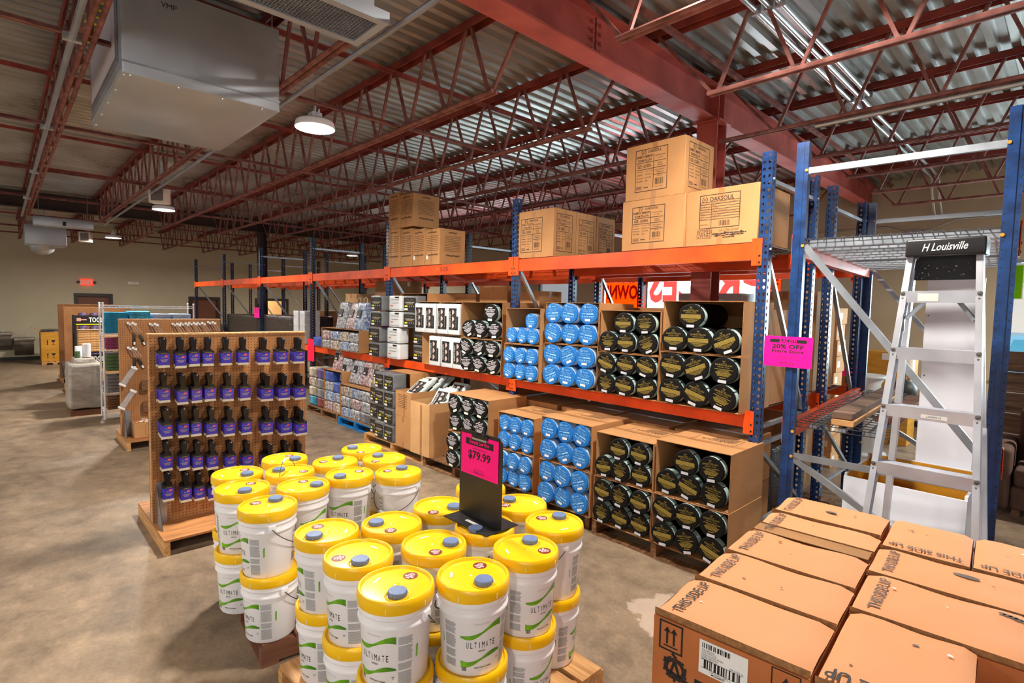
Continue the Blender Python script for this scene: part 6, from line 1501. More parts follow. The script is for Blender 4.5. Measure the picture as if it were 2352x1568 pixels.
# tool rack, wrapped pallet, cans
a = UX(170, 724, -12.0); b = UX(238, 747, -12.0); yl, yr, zt_, zb_ = a.y, max(b.y, a.y+0.75), a.z, b.z
t = thing('tool_rack', (-12.0, yl, 0), 'black tool rack with a TOOL header board', 'display rack'); L = yr-yl
for q in (0.0, L-0.03):
    for xx in (-0.03, -0.42): M().box((xx, q, 0.0), (xx+0.03, q+0.03, zt_), 'sign_tool_black').build('post', t)
for z in (0.40, 0.98): M().box((-0.42, 0.03, z), (0.0, L-0.03, z+0.02), 'sign_tool_black').build('shelf', t)
for z in (zb_, 0.78):
    m = M().box((0.001, 0, z), (0.015, L, z+zt_-zb_), 'sign_tool_black'); hb = zt_-zb_
    m.quad((0.016, 0, z), (0, 1, 0), (0, 0, 1), 0.02, hb*0.08, L-0.02, hb*0.16, 'ink_yellow')
    m.text('TOOL', (0.016, 0.20, z+hb*0.34), (0, 1, 0), (0, 0, 1), hb*0.46, 'paper_white', 'l', 0.03, 0.20); m.text('S', (0.016, 0.43, z+hb*0.34), (0, 1, 0), (0, 0, 1), hb*0.46, 'ink_yellow', 'l', 0.03, 0.05)
    m.rbox((0.015, 0.03, z+hb*0.42), (0.022, 0.09, z+hb*0.74), 0.003, 'skin_print', 1).box((0.016, 0.09, z+hb*0.52), (0.019, 0.17, z+hb*0.64), 'skin_print'); m.build('header_board', t)
for k in range(9):
    m = M(); m.rbox((0, 0, 0), (0.34, 0.66, 0.042), 0.006, 'wood_pale', 1, 0.003, k, 4); m.bar((0.30, 0.22, 0.043), (0.30, 0.225, 0.043), 0.012, 0.002, 'ink_black')
    tag(m.build('cardboard_pack', None, (-12.36, yl+0.04, 1.002+k*0.043)), 'flat strapped tan pack in the pile on the tool rack, %s from the bottom' % ORD[k], 'package', 'tan packs on the tool rack')
m = M(); m.rbox((-0.35, -0.02, 0.10), (0.32, 0.44, 0.86), 0.05, 'shrink_wrap', 3, 0.018, 6, 8); m.rbox((-0.2, 0.06, 0.80), (0.2, 0.36, 0.95), 0.04, 'shrink_wrap', 2, 0.02, 3, 5)
t = thing('wrapped_pallet', (-11.62, 1.00-0.20, 0), 'shrink-wrapped pallet of goods beside the white wire shelving', 'pallet')
m.build('wrapped_load', t); M().box((-0.36, 0.0, 0.0), (0.33, 0.42, 0.09), 'wood_dark').build('pallet_base', t)
for i, (dx, dy, r, h, mt) in enumerate([(-0.1, 0.16, 0.055, 0.17, 'paint_white'), (0.05, 0.25, 0.06, 0.22, 'paint_white'), (0.12, 0.12, 0.04, 0.10, 'textile_green')]):
    tag(M().lathe([(0, 0), (r, 0.0), (r, h), (r*0.9, h+0.006), (0, h+0.006)], 16, mt).build('paint_can', None, (-11.62+dx, 0.80+dy, 0.952)), ('white can on top of the shrink-wrapped pallet, left one', 'taller white can on top of the shrink-wrapped pallet', 'small green-labelled can on top of the shrink-wrapped pallet')[i], 'can', 'cans on the wrapped pallet')
# far peg board displays with dark blister packs
for i, (xf, yl, yr, zt_) in enumerate([(-14.35, 0.95, 2.10, 1.76), (-16.3, 0.98, 2.12, 1.80)]):
    pegdisplay(xf, yl, yr, zt_, ('third peg board display, hung with dark blister packs', 'farthest peg board display, at the end of the display row')[i], 0.40, 0.40)
    if i == 0:
        p = None
        for r in range(5):
            for c in range(5):
                lab = 'dark blister pack on the third peg board, %s row, %s from its left end' % (ORD[r], ORD[c])
                loc = (xf+0.02, yl+0.30+c*0.19, zt_-0.12-r*0.27)
                if p is None:
                    p = thing('blister_pack', loc, lab, 'packaged tool', 'blister packs on the third peg board'); M().rbox((0.0, -0.06, -0.20), (0.10, 0.06, 0.0), 0.01, 'plush_purple', 2).build('pack', p); M().rbox((0.1005, -0.02, -0.16), (0.112, 0.015, -0.04), 0.005, 'poly_clear', 1).build('blister', p)
                else: dup(p, loc, None, lab)
        for k in range(2): tag(carton(0.34, 0.6, 0.18, 'veneer_gold', k).build('cardboard_carton', None, (xf+0.03, yl+0.25, 0.122+k*0.182)), ('lower', 'upper')[k]+' orange-brown carton on the base of the third peg board', 'box', 'cartons on the third peg board')
# cartons on a pallet by the far wall
a = UX(96, 838, -20.4); b = UX(132, 838, -20.4); yl, yr = a.y, b.y+0.25
p3 = make_pallet(0.9, yr-yl, 'wood_pale', 21, 0.10); p3.location = (-21.3, yl, 0); p3['label'] = 'wooden pallet under two orange cartons by the far wall'
for k in range(2):
    m = M(); w, h = yr-yl, 0.38
    m.box((0, 0, 0), (0.85, w, h if k == 0 else 0.30), 'veneer_gold')
    m.poly([(0.851, 0.13, 0.09), (0.851, 0.15, 0.09), (0.851, 0.15, 0.19), (0.851, 0.165, 0.19), (0.851, 0.14, 0.235), (0.851, 0.115, 0.19), (0.851, 0.13, 0.19)], 'ink_black')
    m.poly([(0.851, 0.22, 0.23), (0.851, 0.32, 0.23), (0.851, 0.295, 0.17), (0.851, 0.245, 0.17)][::-1], 'ink_black').box((0.85, 0.265, 0.10), (0.851, 0.275, 0.17), 'ink_black').box((0.85, 0.24, 0.09), (0.851, 0.30, 0.10), 'ink_black')
    if k == 1:
        for p in ((0.0, 0.0, 0.85, 0.008), (0.0, w-0.008, 0.85, w), (0.0, 0.008, 0.008, w-0.008), (0.842, 0.008, 0.85, w-0.008)): m.box((p[0], p[1], 0.30), (p[2], p[3], 0.46), 'veneer_gold')
        m.prism([(0.0, 0.0, 0.46), (0.85, 0.0, 0.46), (0.85, -0.20, 0.60), (0.0, -0.20, 0.60)], (0, 0.006, 0.006), 'veneer_gold')
    o = m.build('cardboard_carton', None, (-21.27, yl, 0.102+k*0.382)); tag(o, ('lower orange carton with arrow and goblet marks by the far wall', 'open orange carton with a raised flap on top of another by the far wall')[k], 'box', 'orange cartons by the far wall')
m = M(); m.rbox((0.03, 0.03, 0.0), (0.8, yr-yl-0.03, 0.22), 0.05, 'wrap_black', 2, 0.02, 9, 6); tag(m.build('packing_film', None, (-21.27, yl, 0.102+0.382+0.301)), 'dark film bundle filling the open orange carton by the far wall', 'packing')
# ------------------------------------------------------------------ stain cartons on a pallet in the right foreground
FA = math.radians(4.3); FO = Vector((-0.790, 1.337, 0)); FH = 0.318; FZ = 0.14
def FP(a, b, z=0.0): return Vector((FO.x+a*math.cos(FA)-b*math.sin(FA), FO.y+a*math.sin(FA)+b*math.cos(FA), z))
def stain_carton(w, d, h, seed, txt=None, torn=False, front=False):
    m = M(); rr = random.Random(seed)
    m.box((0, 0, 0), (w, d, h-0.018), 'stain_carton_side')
    # top flaps: slightly bowed sheets with a shadow gap and soft crushed edges
    n = 10
    def zz(i, j): return h + 0.0035*math.sin(seed+i*0.9)*math.sin(j*1.3+seed) - (0.010 if i in (0, n) else 0) - (0.004 if j in (0, 6) else 0)
    vs = []; fs = []
    for i in range(n+1):
        for j in range(7): vs.append((w*i/n + (0.002 if i == 0 else (-0.002 if i == n else 0)), d*j/6 + (0.004 if j == 0 else (-0.004 if j == 6 else 0)), zz(i, j)))
    for i in range(n):
        for j in range(6): fs.append((i*7+j, (i+1)*7+j, (i+1)*7+j+1, i*7+j+1))
    if torn: fs = [f for f in fs if (f[0] % 7) >= 2]
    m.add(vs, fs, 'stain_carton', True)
    edge = [(w*i/n, (0.004 if not torn else d*2/6)) for i in range(n+1)]
    for a, b in zip(edge[:-1], edge[1:]): m.add([(a[0], a[1], h-0.016), (b[0], b[1], h-0.016), (b[0], b[1], zz(3, 2)), (a[0], a[1], zz(3, 2))], [(0, 1, 2, 3)], 'cardboard_edge')
    for i in (0, n): m.add([(w*i/n, 0.004, h-0.012), (w*i/n, d-0.004, h-0.012), (w*i/n, d-0.004, h-0.03), (w*i/n, 0.004, h-0.03)], [(0, 1, 2, 3)], 'stain_carton')
    if torn:
        m.box((0.006, 0.006, h-0.006), (w-0.006, d*2/6-0.004, h-0.003), 'cardboard_dark')  # darker sheet painted in for the shade of the torn gap
    o = Vector((0, 0, h+0.005)); rf = (0, 1, 0); u2 = (-1, 0, 0)
    if txt == 'left':     # lettering along the left end, reading away from the viewer
        m.text('THIS SIDE UP', (0.068, d*0.5, h+0.0046), (0, 1, 0), (-1, 0, 0), 0.030, 'ink_black' if front else 'ink_faded', 'c', 0.02, d*0.78)
    elif txt == 'flip':
        m.text('THIS SIDE UP', (w*0.5, d*0.17, h+0.0046), (-1, 0, 0), (0, -1, 0), 0.028, 'ink_faded', 'c', 0.02, w*0.85)
    elif txt == 'front':
        m.text('THIS SIDE UP', (w*0.5, 0.06, h+0.0046), (-1, 0, 0), (0, -1, 0), 0.045, 'ink_black', 'c', 0.02, w*0.9)
    for k in range(rr.randint(1, 3)):
        x, y = rr.uniform(0.15, 0.85)*w, rr.uniform(0.25, 0.8)*d; s = rr.uniform(0.003, 0.008)
        m.poly([(x+s*math.cos(q*1.05)*rr.uniform(0.5, 1.6), y+s*math.sin(q*1.05)*rr.uniform(0.4, 1.0), h+0.0048) for q in range(6)], rr.choice(['ink_faded', 'paper_white', 'wood_dark']))
    return m
def front_print(m, w, h):
    u = Vector((1, 0, 0)); v = Vector((0, 0, 1)); o = Vector((0, -0.001, 0)); k = 'ink_black'
    frame_rect(m, o, u, v, 0.018, h-0.106, 0.088, h-0.022, 0.005, k)                # two-arrow mark
    for s in (0.042, 0.062): m.poly([(s-0.003, -0.001, h-0.086), (s+0.003, -0.001, h-0.086), (s+0.003, -0.001, h-0.052), (s+0.010, -0.001, h-0.052), (s, -0.001, h-0.036), (s-0.010, -0.001, h-0.052), (s-0.003, -0.001, h-0.052)], k)
    m.quad(o, u, v, 0.032, h-0.094, 0.074, h-0.090, k)
    # round wreath-like emblem
    c = (0.068, h-0.150); R0_, R1_ = 0.020, 0.034; n = 26
    for i in range(n):
        a, b = 2*PI*i/n, 2*PI*(i+0.92)/n; ro = R1_*(1+0.10*math.sin(i*2.4)); m.poly([(c[0]+ro*math.cos(a), -0.001, c[1]+ro*math.sin(a)), (c[0]+ro*math.cos(b), -0.001, c[1]+ro*math.sin(b)), (c[0]+R0_*math.cos(b), -0.001, c[1]+R0_*math.sin(b)), (c[0]+R0_*math.cos(a), -0.001, c[1]+R0_*math.sin(a))], k)
    m.poly([(c[0]-0.016, -0.0014, c[1]-0.018), (c[0]-0.006, -0.0014, c[1]+0.022), (c[0]+0.004, -0.0014, c[1]+0.022), (c[0]+0.018, -0.0014, c[1]-0.018), (c[0]+0.010, -0.0014, c[1]-0.018), (c[0]-0.001, -0.0014, c[1]+0.010), (c[0]-0.010, -0.0014, c[1]-0.018)], k)
    m.poly([(c[0]-0.040, -0.0014, c[1]+0.008), (c[0]-0.028, -0.0014, c[1]-0.004), (c[0]+0.044, -0.0014, c[1]-0.020), (c[0]+0.048, -0.0014, c[1]-0.034), (c[0]-0.020, -0.0014, c[1]-0.014)], k)
    for s, t in ((-0.034, 0.020), (-0.012, 0.040), (0.040, -0.030)): m.poly([(c[0]+s, -0.0014, c[1]+t), (c[0]+s+0.012, -0.0014, c[1]+t-0.012), (c[0]+s+0.016, -0.0014, c[1]+t-0.004), (c[0]+s+0.004, -0.0014, c[1]+t+0.006)], k)
    m.text('Thompson', (0.125, -0.001, h-0.205), u, v, 0.055, k, 'l', 0.03, 0.25)
    frame_rect(m, o, u, v, w-0.085, h-0.115, w-0.018, h-0.020, 0.003, k); m.poly([(w-0.066, -0.001, h-0.09), (w-0.040, -0.001, h-0.09), (w-0.034, -0.001, h-0.07), (w-0.050, -0.001, h-0.035), (w-0.070, -0.001, h-0.07)], k)
    # white bar-code sticker
    s0, s1, z0, z1 = 0.135, 0.262, h-0.122, h-0.030
    m.quad((0, -0.0014, 0), u, v, s0, z0, s1, z1, 'paper_white'); y = -0.0022
    barcode(m, Vector((s0+0.008, y, z1-0.020)), u, v, 0.075, 0.014, k, 4)
    for i, s in enumerate(("THOMPSON'S", 'TWS WP PLUS', 'SOLID WOOD STAIN', 'DESERT BROWN', 'TH.073071-16')): m.text(s, (s0+0.007, y, z1-0.028-0.0062*i), u, v, 0.0045, k, 'l', 0.0, 0.0036*len(s))
    m.quad((0, y, 0), u, v, s0+0.006, z0+0.040, s1-0.010, z0+0.041, k).quad((0, y, 0), u, v, s0+0.006, z0+0.016, s1-0.010, z0+0.017, k)
    barcode(m, Vector((s0+0.014, y, z0+0.017)), u, v, 0.095, 0.023, k, 6)
    m.text('SIZE CODE 16', (s1-0.045, y, z0+0.043), u, v, 0.0042, k, 'l', 0.0, 0.034); m.text('1 00 32053 73071 2', (s0+0.03, y, z0+0.010), u, v, 0.004, k, 'l', 0.0, 0.055); m.text('MC22650PH', (s0+0.035, y, z0+0.004), u, v, 0.0046, k, 'l', 0.02, 0.035); m.text('CARTON QTY', (s1-0.045, y, z0+0.004), u, v, 0.0042, k, 'l', 0.0, 0.034)
ROWS = [ # a0, b0, w, d, lettering, torn, label
 (0.000, 0.000, 0.402, 0.268, 'left', 0, 'nearest stain carton of the left column, with a bar-code sticker and arrow mark'),
 (0.000, 0.272, 0.402, 0.262, 'left', 0, 'second stain carton of the left column, with faded THIS SIDE UP at its left end'),
 (-0.004, 0.538, 0.402, 0.262, 'left', 0, 'third stain carton of the left column, in front of the torn one'),
 (0.002, 0.806, 0.396, 0.262, 'left', 1, 'torn-open stain carton of the left column, a dark slit along its near edge'),
 (-0.002, 1.074, 0.392, 0.262, 'left', 0, 'farthest stain carton of the left column, next to the rack'),
 (0.412, -0.005, 0.282, 0.408, 'front', 0, 'nearest stain carton of the second column, upside-down lettering at its near edge'),
 (0.408, 0.408, 0.412, 0.300, 'left', 0, 'second stain carton of the second column, with faded THIS SIDE UP at its left end'),
 (0.402, 0.713, 0.430, 0.258, 'left', 0, 'third stain carton of the second column, with an oval stain on its top'),
 (0.404, 0.978, 0.255, 0.366, 'flip', 0, 'far stain carton in front of the ladder, its THIS SIDE UP upside down'),
 (0.664, 0.980, 0.255, 0.366, 'flip', 0, 'far stain carton at the right edge of the photo'),
 (0.700, -0.06, 0.402, 0.262, None, 0, 'low stain carton at the lower right corner, its brown front showing')]
for i, (a, b, w, d, tx, torn, lab) in enumerate(ROWS):
    for L in (2, 1, 0):
        top = L == 2; dz = -0.03 if (i == 10) else 0
        m = stain_carton(w, d, FH+dz, i*7+L, tx if top else None, torn and top, i in (0, 5))
        if i == 0 and top: front_print(m, w, FH)
        if i == 10 and top: frame_rect(m, (0, -0.001, 0), (1, 0, 0), (0, 0, 1), 0.10, FH-0.14, 0.17, FH-0.05, 0.003, 'ink_black')
        if i == 7 and top: m.poly([(0.25+0.035*math.cos(q*0.5), 0.17+0.014*math.sin(q*0.5), FH+0.0048) for q in range(13)], 'ink_faded')
        if i == 4 and top: m.poly([(0.20+0.022*math.cos(q*0.5), 0.13+0.012*math.sin(q*0.5), FH+0.0048) for q in range(13)], 'ink_faded')
        if i == 6 and top:
            rr = random.Random(3)
            for q in range(7): x = 0.33+0.012*q; m.poly([(x+0.010*math.cos(k*0.9)*rr.uniform(0.7, 1.4), 0.262-0.0035*q+0.008*math.sin(k*0.9)*rr.uniform(0.6, 1.3), FH+0.0049) for k in range(7)], 'ink_faded')
        o = m.build('stain_carton', None, FP(a, b, FZ+L*(FH+0.002)), FA)
        tag(o, lab if top else 'stain carton in the %s layer, under the %s' % (('bottom', 'middle')[L], ['nearest carton of the left column', 'second carton of the left column', 'third carton of the left column', 'torn carton', 'farthest carton of the left column', 'nearest carton of the second column', 'second carton of the second column', 'third carton of the second column', 'far carton by the ladder', 'far carton at the right edge', 'low carton at the corner'][i]), 'box', 'stain cartons on the foreground pallet')
pf = make_pallet(1.14, 1.36, 'wood_old', 31, 0.138); pf.location = FP(-0.02, -0.02); pf.rotation_euler = (0, 0, FA); pf['label'] = 'wooden pallet under the orange-brown stain cartons'; pf['group'] = 'pallet under the stain cartons'

# ------------------------------------------------------------------ aluminium step ladder leaning by the right rack
YTOP, YBOT, HT = 3.74, 3.22, 2.36
def LY(z): return YBOT+(YTOP-YBOT)*z/HT
def lx(px, py, z): return UY(px, py, LY(z)).x
def rail(z, side):      # x of the outer edge of the rails at height z
    zz = [(2.28, 2092, 2274), (0.84, 1990, 2268)]
    a = lx(2088, 575, 2.28); b = lx(1983, 1180, 0.84); c = lx(2262, 575, 2.28); d = lx(2256, 1180, 0.84)
    s = (2.28-z)/(2.28-0.84); return (a+(b-a)*s) if side < 0 else (c+(d-c)*s)
t = thing('step_ladder', (rail(1.2, -1), YBOT, 0), 'aluminium step ladder with a black top cap, leaning in front of the right rack', 'ladder')
O = Vector(t.location)
def LL(x, y, z): return Vector((x, y, z))-O
for s in (-1, 1):
    m = M(); p0_, p1_ = (rail(0.0, s), LY(0)), (rail(2.27, s), LY(2.27)); wd = 0.075
    for (dx, w, dy, h_) in ((0.0, 0.004, 0.0, 0.075), (-s*0.014, 0.026, -0.036, 0.004), (-s*0.014, 0.026, 0.036, 0.004)):
        a = LL(p0_[0]+dx-s*0.002, p0_[1]+dy, 0.0); b = LL(p1_[0]+dx-s*0.002, p1_[1]+dy, 2.27)
        m.add([a+Vector((-w/2, -h_/2, 0)), a+Vector((w/2, -h_/2, 0)), a+Vector((w/2, h_/2, 0)), a+Vector((-w/2, h_/2, 0)), b+Vector((-w/2, -h_/2, 0)), b+Vector((w/2, -h_/2, 0)), b+Vector((w/2, h_/2, 0)), b+Vector((-w/2, h_/2, 0))], [(0, 3, 2, 1), (4, 5, 6, 7), (0, 1, 5, 4), (1, 2, 6, 5), (2, 3, 7, 6), (3, 0, 4, 7)], 'aluminium')
    m.build('front_rail', t)
    xa, xb = rail(0.0, s)-s*0.03, rail(2.2, s)-s*0.02
    m = M().bar(LL(xa, 3.86, 0.0), LL(xb, LY(2.2)+0.05, 2.2), 0.03, 0.05, 'aluminium', up=(0, 1, 0)); m.build('rear_rail', t)
    m = M().box(LL(rail(0.0, s)-0.03, LY(0)-0.045, 0.0), LL(rail(0.0, s)+0.03, LY(0)+0.045, 0.03), 'rubber_black'); m.build('foot', t)
for k in range(7):
    z = 0.84-0.309*2+0.309*k+0.005
    y = LY(z); a, b = rail(z, -1)+0.008, rail(z, 1)-0.008
    m = M().box(LL(a, y-0.040, z-0.006), LL(b, y+0.050, z), 'aluminium').box(LL(a, y-0.044, z-0.062), LL(b, y-0.040, z+0.002), 'aluminium').box(LL(a, y+0.046, z-0.04), LL(b, y+0.050, z), 'aluminium')
    for q in range(6): m.box(LL(a, y-0.034+0.014*q, z), LL(b, y-0.031+0.014*q, z+0.0015), 'aluminium')
    if k == 6: m.quad(LL(0, y-0.0446, z-0.03), (1, 0, 0), (0, 0, 1), a+0.07, -0.024, a+0.16, 0.018, 'shade_cream')
    if k == 4: m.quad(LL(0, y-0.0446, z-0.04), (1, 0, 0), (0, 0, 1), a+0.17, -0.010, a+0.28, 0.010, 'paper_white').text('LADDER 24', LL((a+0.225), y-0.0452, z-0.044), (1, 0, 0), (0, 0, 1), 0.009, 'ink_black', w=0.06)
    m.build('step', t)
    m = M()
    for s, x in ((-1, rail(z, -1)-0.001), (1, rail(z, 1)+0.001)):
        for q in (-0.012, -0.044): m.lathe([(0.0, -0.008), (0.010, -0.006), (0.013, 0.0)][::-1], 10, 'rivet', tuple(LL(x-s*0.012, y-0.040, z+q)), 'y')
    m.build('rivet', t)
m = M(); a, b, y = rail(2.28, -1)-0.006, rail(2.28, 1)+0.012, LY(2.3)
m.rbox(LL(a, y-0.070, 2.27), LL(b, y+0.11, 2.365), 0.012, 'plastic_black', 3); m.text('H Louisville', LL((a+b)/2, y-0.0712, 2.300), (1, 0, 0.02), (0.25, 0, 1), 0.040, 'paper_white', 'c', 0.01, 0.19); m.build('top_cap', t)
m = M(); pts = []
a, b = rail(2.15, -1)+0.035, rail(2.15, 1)-0.018; yy = LY(2.2)+0.05; z0, z1 = 2.146, 2.272
for q in range(7): an = PI/2+q*PI/12; pts.append((a+0.03+0.03*math.cos(an), yy, z1-0.03+0.03*math.sin(an)))
pts = [(a, yy, z0), (b, yy, z0)]+[(b-0.03+0.03*math.cos(q*PI/12), yy, z1-0.03+0.03*math.sin(q*PI/12)) for q in range(7)]+[(a+0.03+0.03*math.cos(PI/2+q*PI/12), yy, z1-0.03+0.03*math.sin(PI/2+q*PI/12)) for q in range(7)]
m.prism([LL(*p) for p in pts], (0, -0.012, 0), 'plastic_black'); rr = random.Random(31)
for q in range(26): x, z, s = rr.uniform(a+0.01, b-0.01), rr.uniform(z0+0.01, z1-0.04), rr.uniform(0.0008, 0.0025); m.disc(LL(x, yy-0.0128, z), s, 'paper_white', 6, (0, -1, 0), s*rr.uniform(0.8, 2.0))
m.build('back_shelf', t)
for s, xo in ((-1, 0.02), (1, -0.02)):
    z = 2.02; x = rail(z, s)
    M().bar(LL(x-s*0.03, LY(1.93)+0.02, 1.93), LL(x-s*0.12, LY(2.05)+0.04, 2.05), 0.014, 0.018, 'galvanized').build('corner_brace', t)
    M().bar(LL(x-s*0.012, LY(1.95), 1.95), LL(x-s*0.012, LY(1.80)+0.05, 1.86), 0.008, 0.025, 'galvanized').bar(LL(x-s*0.012, LY(1.80)+0.05, 1.86), LL(x-s*0.02, LY(2.0)+0.05, 1.98), 0.008, 0.02, 'galvanized').build('spreader', t)
m = M().bar(LL(rail(0.8, 1)+0.02, LY(0.8)+0.05, 0.72), LL(rail(1.6, 1)+0.015, LY(1.6)+0.07, 1.38), 0.018, 0.03, 'aluminium', up=(0, 1, 0)); m.build('side_brace', t)

# ------------------------------------------------------------------ white bin, white panel behind the ladder
yb0, yb1 = 4.36, 5.0
a = UY(1938, 1090, yb0).x; b = UY(2226, 1100, yb0).x; zf = UY(1940, 1092, yb0).z; zb = UY(2030, 1005, yb1).z
t = thing('cabinet_carcass', (a, yb0, 0), 'white cabinet lying on its back, its golden wood inside open upward, behind the ladder', 'cabinet'); W = b-a; D = yb1-yb0
for nm, lo, hi, mt in (('front_side', (0, 0, 0), (W, 0.016, zf), 'melamine_white'), ('rear_side', (0, D-0.016, 0), (W, D, zf+0.06), 'melamine_white'), ('left_side', (0, 0.017, 0), (0.016, D-0.017, zf+0.02), 'melamine_white'), ('right_side', (W-0.016, 0.017, 0), (W, D-0.017, zf+0.02), 'melamine_white')):
    m = M().box(lo, hi, mt)
    m.build(nm, t)
m = M(); m.box((0.017, 0.0165, 0.05), (W-0.017, 0.0195, zf-0.002), 'veneer_gold').box((0.017, D-0.0195, 0.05), (W-0.017, D-0.0165, zf+0.055), 'veneer_gold').box((0.0165, 0.02, 0.05), (0.0195, D-0.02, zf+0.018), 'veneer_gold').box((W-0.0195, 0.02, 0.05), (W-0.0165, D-0.02, zf+0.018), 'veneer_gold').box((0.02, 0.02, 0.04), (W-0.02, D-0.02, 0.05), 'veneer_gold'); m.build('lining', t)
yp = 5.04
a = UY(2136, 645, yp).x; b = UY(2258, 645, yp).x; z1 = UY(2150, 640, yp).z
m = M().rbox((0, 0, 0), (b-a+0.03, 0.018, z1), 0.002, 'melamine_white', 1)
for z in (0.6, 1.2, 1.5, 1.95): m.disc((0.02, -0.0006, z), 0.006, 'rivet', 8, (0, -1, 0))
tag(m.build('melamine_sheet', None, (a-0.015, yp, 0)), 'tall white panel standing behind the ladder in the right rack', 'panel')
m = M().rbox((0, 0, 0), (0.06, 0.05, 1.18), 0.006, 'melamine_white', 1); tag(m.build('melamine_sheet', None, (-0.368, 4.45, 0)), 'narrow white board standing at the right of the ladder', 'panel')

# ------------------------------------------------------------------ things beyond the right rack
def at_y(px, py, y): return UY(px, py, y)
yk = 9.7
a = at_y(1988, 805, yk); b = at_y(2042, 905, yk); w = b.x-a.x
m = carton(w+0.25, 0.5, a.z, 'veneer_gold', 91, False)
lines(m, (w*0.42, -0.001, 0), (0.25, 0, 1), (-1, 0, 0.25), [(-0.22+0.10*k, 0.16, 0.035) for k in range(4)], 'ink_brown', random.Random(2)); m.quad((w*0.82, -0.001, a.z-0.12), (1, 0, 0), (0, 0, 1), -0.06, 0, 0.06, 0.10, 'paper_white')
m.poly([(0, -0.0012, a.z*0.70), (w*0.45, -0.0012, a.z*0.58), (w+0.25, -0.0012, a.z*0.74), (w+0.25, -0.0012, a.z*0.72), (w*0.45, -0.0012, a.z*0.56), (0, -0.0012, a.z*0.68)], 'cardboard_dark')
tag(m.build('cardboard_carton', None, (a.x, yk, 0)), 'tall golden carton standing by the beige wall behind the right rack', 'box')
a = at_y(1915, 812, 9.9); b = at_y(1985, 812, 9.9); tag(carton(b.x-a.x, 0.4, a.z, 'cardboard', 92).build('cardboard_carton', None, (a.x, 9.9, 0)), 'brown carton behind the pink price sheet, left of the golden carton', 'box')
a = at_y(2072, 816, 9.0); b = at_y(2110, 856, 9.0); r = (b.x-a.x)/2; xc_ = (a.x+b.x)/2; zs = b.z
t = thing('table_lamp', (xc_-0.05, 9.0, zs-0.40), 'table lamp with a cream drum shade and round dark base', 'lamp')
M().lathe([(r*0.98, a.z-zs+0.40), (r*1.06, 0.40), (r*1.05, 0.40), (r*0.97, a.z-zs+0.40)], 24, 'shade_cream').build('lamp_shade', t)
M().lathe([(0.0, 0.0), (0.08, 0.0), (0.08, 0.01)]+[(0.14*math.sin(q*PI/10)+0.012, 0.15-0.14*math.cos(q*PI/10)) for q in range(1, 10)]+[(0.02, 0.30), (0.012, 0.32), (0.012, a.z-zs+0.38), (0.02, a.z-zs+0.40), (0.0, a.z-zs+0.43)], 20, 'lamp_charcoal').build('base', t)
m = M(); 
for q in range(3): m.bar((0, 0, a.z-zs+0.395), (r*0.98*math.cos(q*2.1), r*0.98*math.sin(q*2.1), a.z-zs+0.395), 0.006, 0.004, 'lamp_charcoal')
m.build('shade_ring', t)
zt_ = zs-0.40
t = thing('side_table', (xc_-0.05, 9.0, 0), 'brown low table carrying the drum-shade lamp', 'table')
M().rbox((-0.32, -0.3, zt_-0.04), (0.40, 0.3, zt_-0.001), 0.008, 'wood_grey', 1).build('top', t)
for p in ((-0.28, -0.26), (0.36, -0.26), (-0.28, 0.26), (0.36, 0.26)): M().box((p[0]-0.025, p[1]-0.025, 0), (p[0]+0.025, p[1]+0.025, zt_-0.041), 'wood_grey').build('leg', t)
a = at_y(1962, 857, 8.75); b = at_y(2031, 862, 8.75)
t = thing('glass_table', ((a.x+b.x)/2, 8.75, 0), 'small white-topped table with a pale pedestal behind the planks', 'table'); r = (b.x-a.x)/2+0.05
M().lathe([(0.0, a.z-0.03), (r*0.98, a.z-0.03), (r, a.z-0.015), (r*0.98, a.z), (0, a.z)], 28, 'table_white').build('top', t)
M().lathe([(0.0, 0.0), (0.26, 0.0), (0.26, 0.03), (0.17, 0.06), (0.15, a.z-0.12), (0.20, a.z-0.032)], 20, 'table_white').build('pedestal', t)
a = at_y(1923, 832, 8.8); b = at_y(1971, 864, 8.8)
t = thing('price_card', ((a.x+b.x)/2-0.42, 8.80, b.z), 'small pink price card seen through the right rack beyond', 'sign'); w, h = b.x-a.x, a.z-b.z
t.location.x = (a.x+b.x)/2; t.location.y = 8.30; k = 8.30/8.80
t.location.x *= k; w *= k; t.location.z = at_y(1947, 864, 8.30).z; h *= k
M().box((-w/2, -0.0015, 0), (w/2, 0, h), 'paper_pink').build('sheet', t)
m = M().quad((0, -0.002, 0), (1, 0, 0), (0, 0, 1), -w*0.36, h*0.72, w*0.36, h*0.9, 'ink_black'); m.text('9.99', (w*0.08, -0.002, h*0.42), (1, 0, 0), (0, 0, 1), h*0.16, 'ink_black', 'l', 0.03, w*0.34); m.build('print', t)
m = M().box((-0.02, 0.002, -t.location.z), (0.02, 0.02, h+0.02), 'plastic_black').box((-0.12, -0.1, -t.location.z), (0.12, 0.12, -t.location.z+0.01), 'plastic_black'); m.build('stand', t)
# cream boxes stacked behind the posts
p = None
a = at_y(1876, 700, 7.6); b = at_y(1912, 740, 7.6)
for k in range(10):
    lab = 'cream box with white label, %s from the floor in the stack behind blue posts' % ORD[k]
    loc = (a.x-0.03+0.012*math.sin(k*2.2), 7.55+0.01*math.cos(k*1.7), 0.002+k*0.202)
    if p is None:
        m = carton(0.30, 0.34, 0.20, 'cardboard_pale', 95, False); m.quad((0.20, -0.001, 0.09), (1, 0, 0), (0, 0, 1), -0.05, -0.03, 0.05, 0.05, 'paper_white'); m.quad((0.3005, 0.1, 0.09), (0, 1, 0), (0, 0, 1), -0.05, -0.03, 0.05, 0.05, 'paper_white')
        p = tag(m.build('storage_box', None, loc), lab, 'box', 'cream boxes behind the posts')
    else: dup(p, loc, None, lab)
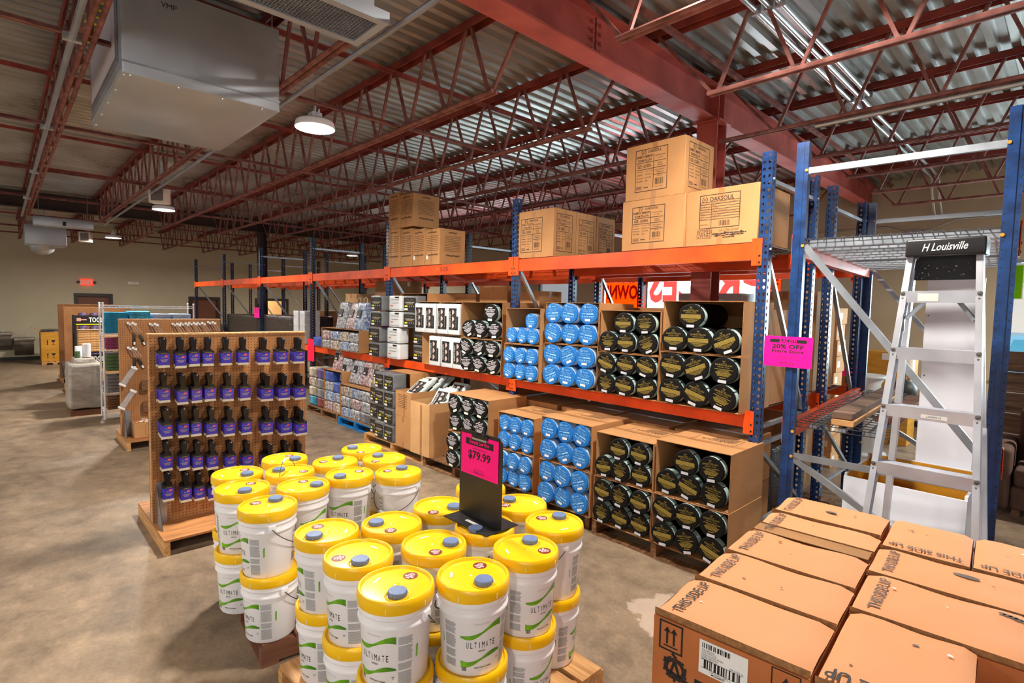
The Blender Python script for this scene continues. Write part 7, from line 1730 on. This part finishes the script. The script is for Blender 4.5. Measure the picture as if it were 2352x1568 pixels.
# sofa, plank headboard
SX = UY(2276, 1000, 7.15).x+1.17
t = thing('sofa', (SX, 7.15, 0), 'dark brown sofa at the right edge behind the ladder', 'sofa')
M().rbox((-1.0, 0.0, 0.06), (1.0, 0.85, 0.30), 0.04, 'sofa_brown', 3).build('base', t)
for q in (-1, 1): M().rbox((-0.98+(0 if q < 0 else 0.99), -0.02, 0.302), (-0.01+(0 if q < 0 else 0.99), 0.62, 0.47), 0.06, 'sofa_brown', 3, 0.006, q+3, 4).build('seat_cushion', t)
M().rbox((-1.0, 0.64, 0.31), (1.0, 0.88, 0.98), 0.08, 'sofa_brown', 3, 0.006, 2, 5).build('backrest', t)
M().rbox((-1.16, -0.02, 0.05), (-1.003, 0.88, 0.66), 0.05, 'sofa_brown', 3).build('armrest', t)
M().rbox((1.003, -0.02, 0.05), (1.16, 0.88, 0.66), 0.05, 'sofa_brown', 3).build('armrest', t)
for p_ in ((-0.95, 0.06), (0.95, 0.06), (-0.95, 0.78), (0.95, 0.78)): M().box((p_[0]-0.03, p_[1]-0.03, 0), (p_[0]+0.03, p_[1]+0.03, 0.065), 'wood_dark').build('leg', t)
m = M(); m.rbox((-0.30, -0.07, 0), (0.30, 0.07, 0.42), 0.065, 'cushion_tan', 3, 0.016, 3, 6); o = m.build('cushion', None, (SX-0.62, 7.50, 0.485)); o.rotation_euler = (-0.30, 0, 0.06); tag(o, 'tan cushion leaning on the brown sofa at the right edge', 'cushion')
t = thing('headboard', (UY(2278, 880, 8.55).x+1.03, 8.55, 0), 'brown headboard of wide horizontal planks standing behind the sofa', 'headboard')
zh = at_y(2325, 806, 8.55).z; n = 5; h = (zh-0.35)/n
for k in range(n): M().rbox((-1.02, -0.02, 0.35+k*h+0.003), (1.02, 0.02, 0.35+(k+1)*h-0.003), 0.006, 'wood_grey', 1).build('plank', t)
for q in (-1.0, 0.94): M().box((q, 0.021, 0), (q+0.06, 0.07, zh-0.05), 'wood_dark').build('post', t)
# parked car and pale building outside the window
t = thing('parked_car', (UY(2302, 770, 16.4).x+0.80, 15.2, -0.02), 'pale blue car parked outside the bright window at the right edge', 'car')
m = M(); prof = [(-2.1, 0.35), (-2.15, 0.75), (-1.9, 0.95), (-0.95, 1.05), (-0.35, 1.55), (0.9, 1.60), (1.6, 1.15), (2.1, 1.0), (2.15, 0.4)]
m.prism([(-0.85, q[0]+2.15, q[1]) for q in prof], (1.7, 0, 0), 'car_paint'); m.build('body', t)
m = M().poly([(-0.72, 1.22, 1.085), (0.72, 1.22, 1.085), (0.62, 1.78, 1.53), (-0.62, 1.78, 1.53)], 'car_glass'); m.build('windscreen', t)
for q in (-0.88, 0.72):
    for y in (0.8, 3.5): M().lathe([(0.0, 0.0), (0.2, 0.0), (0.33, 0.01), (0.33, 0.17), (0.2, 0.18), (0.0, 0.18)], 20, 'rubber_black', (q, y, 0.33), 'x').build('wheel', t)
m = M().box((-12, 0, 0), (12, 0.4, 3.4), 'building_far'); o = m.build('building', None, (2.0, 30.0, -0.02)); tag(o, 'pale building across the street seen through the windows', 'building')
M().box((-2.0, -0.02, 0.9), (-0.6, -0.002, 2.2), 'car_glass').build('window', o)
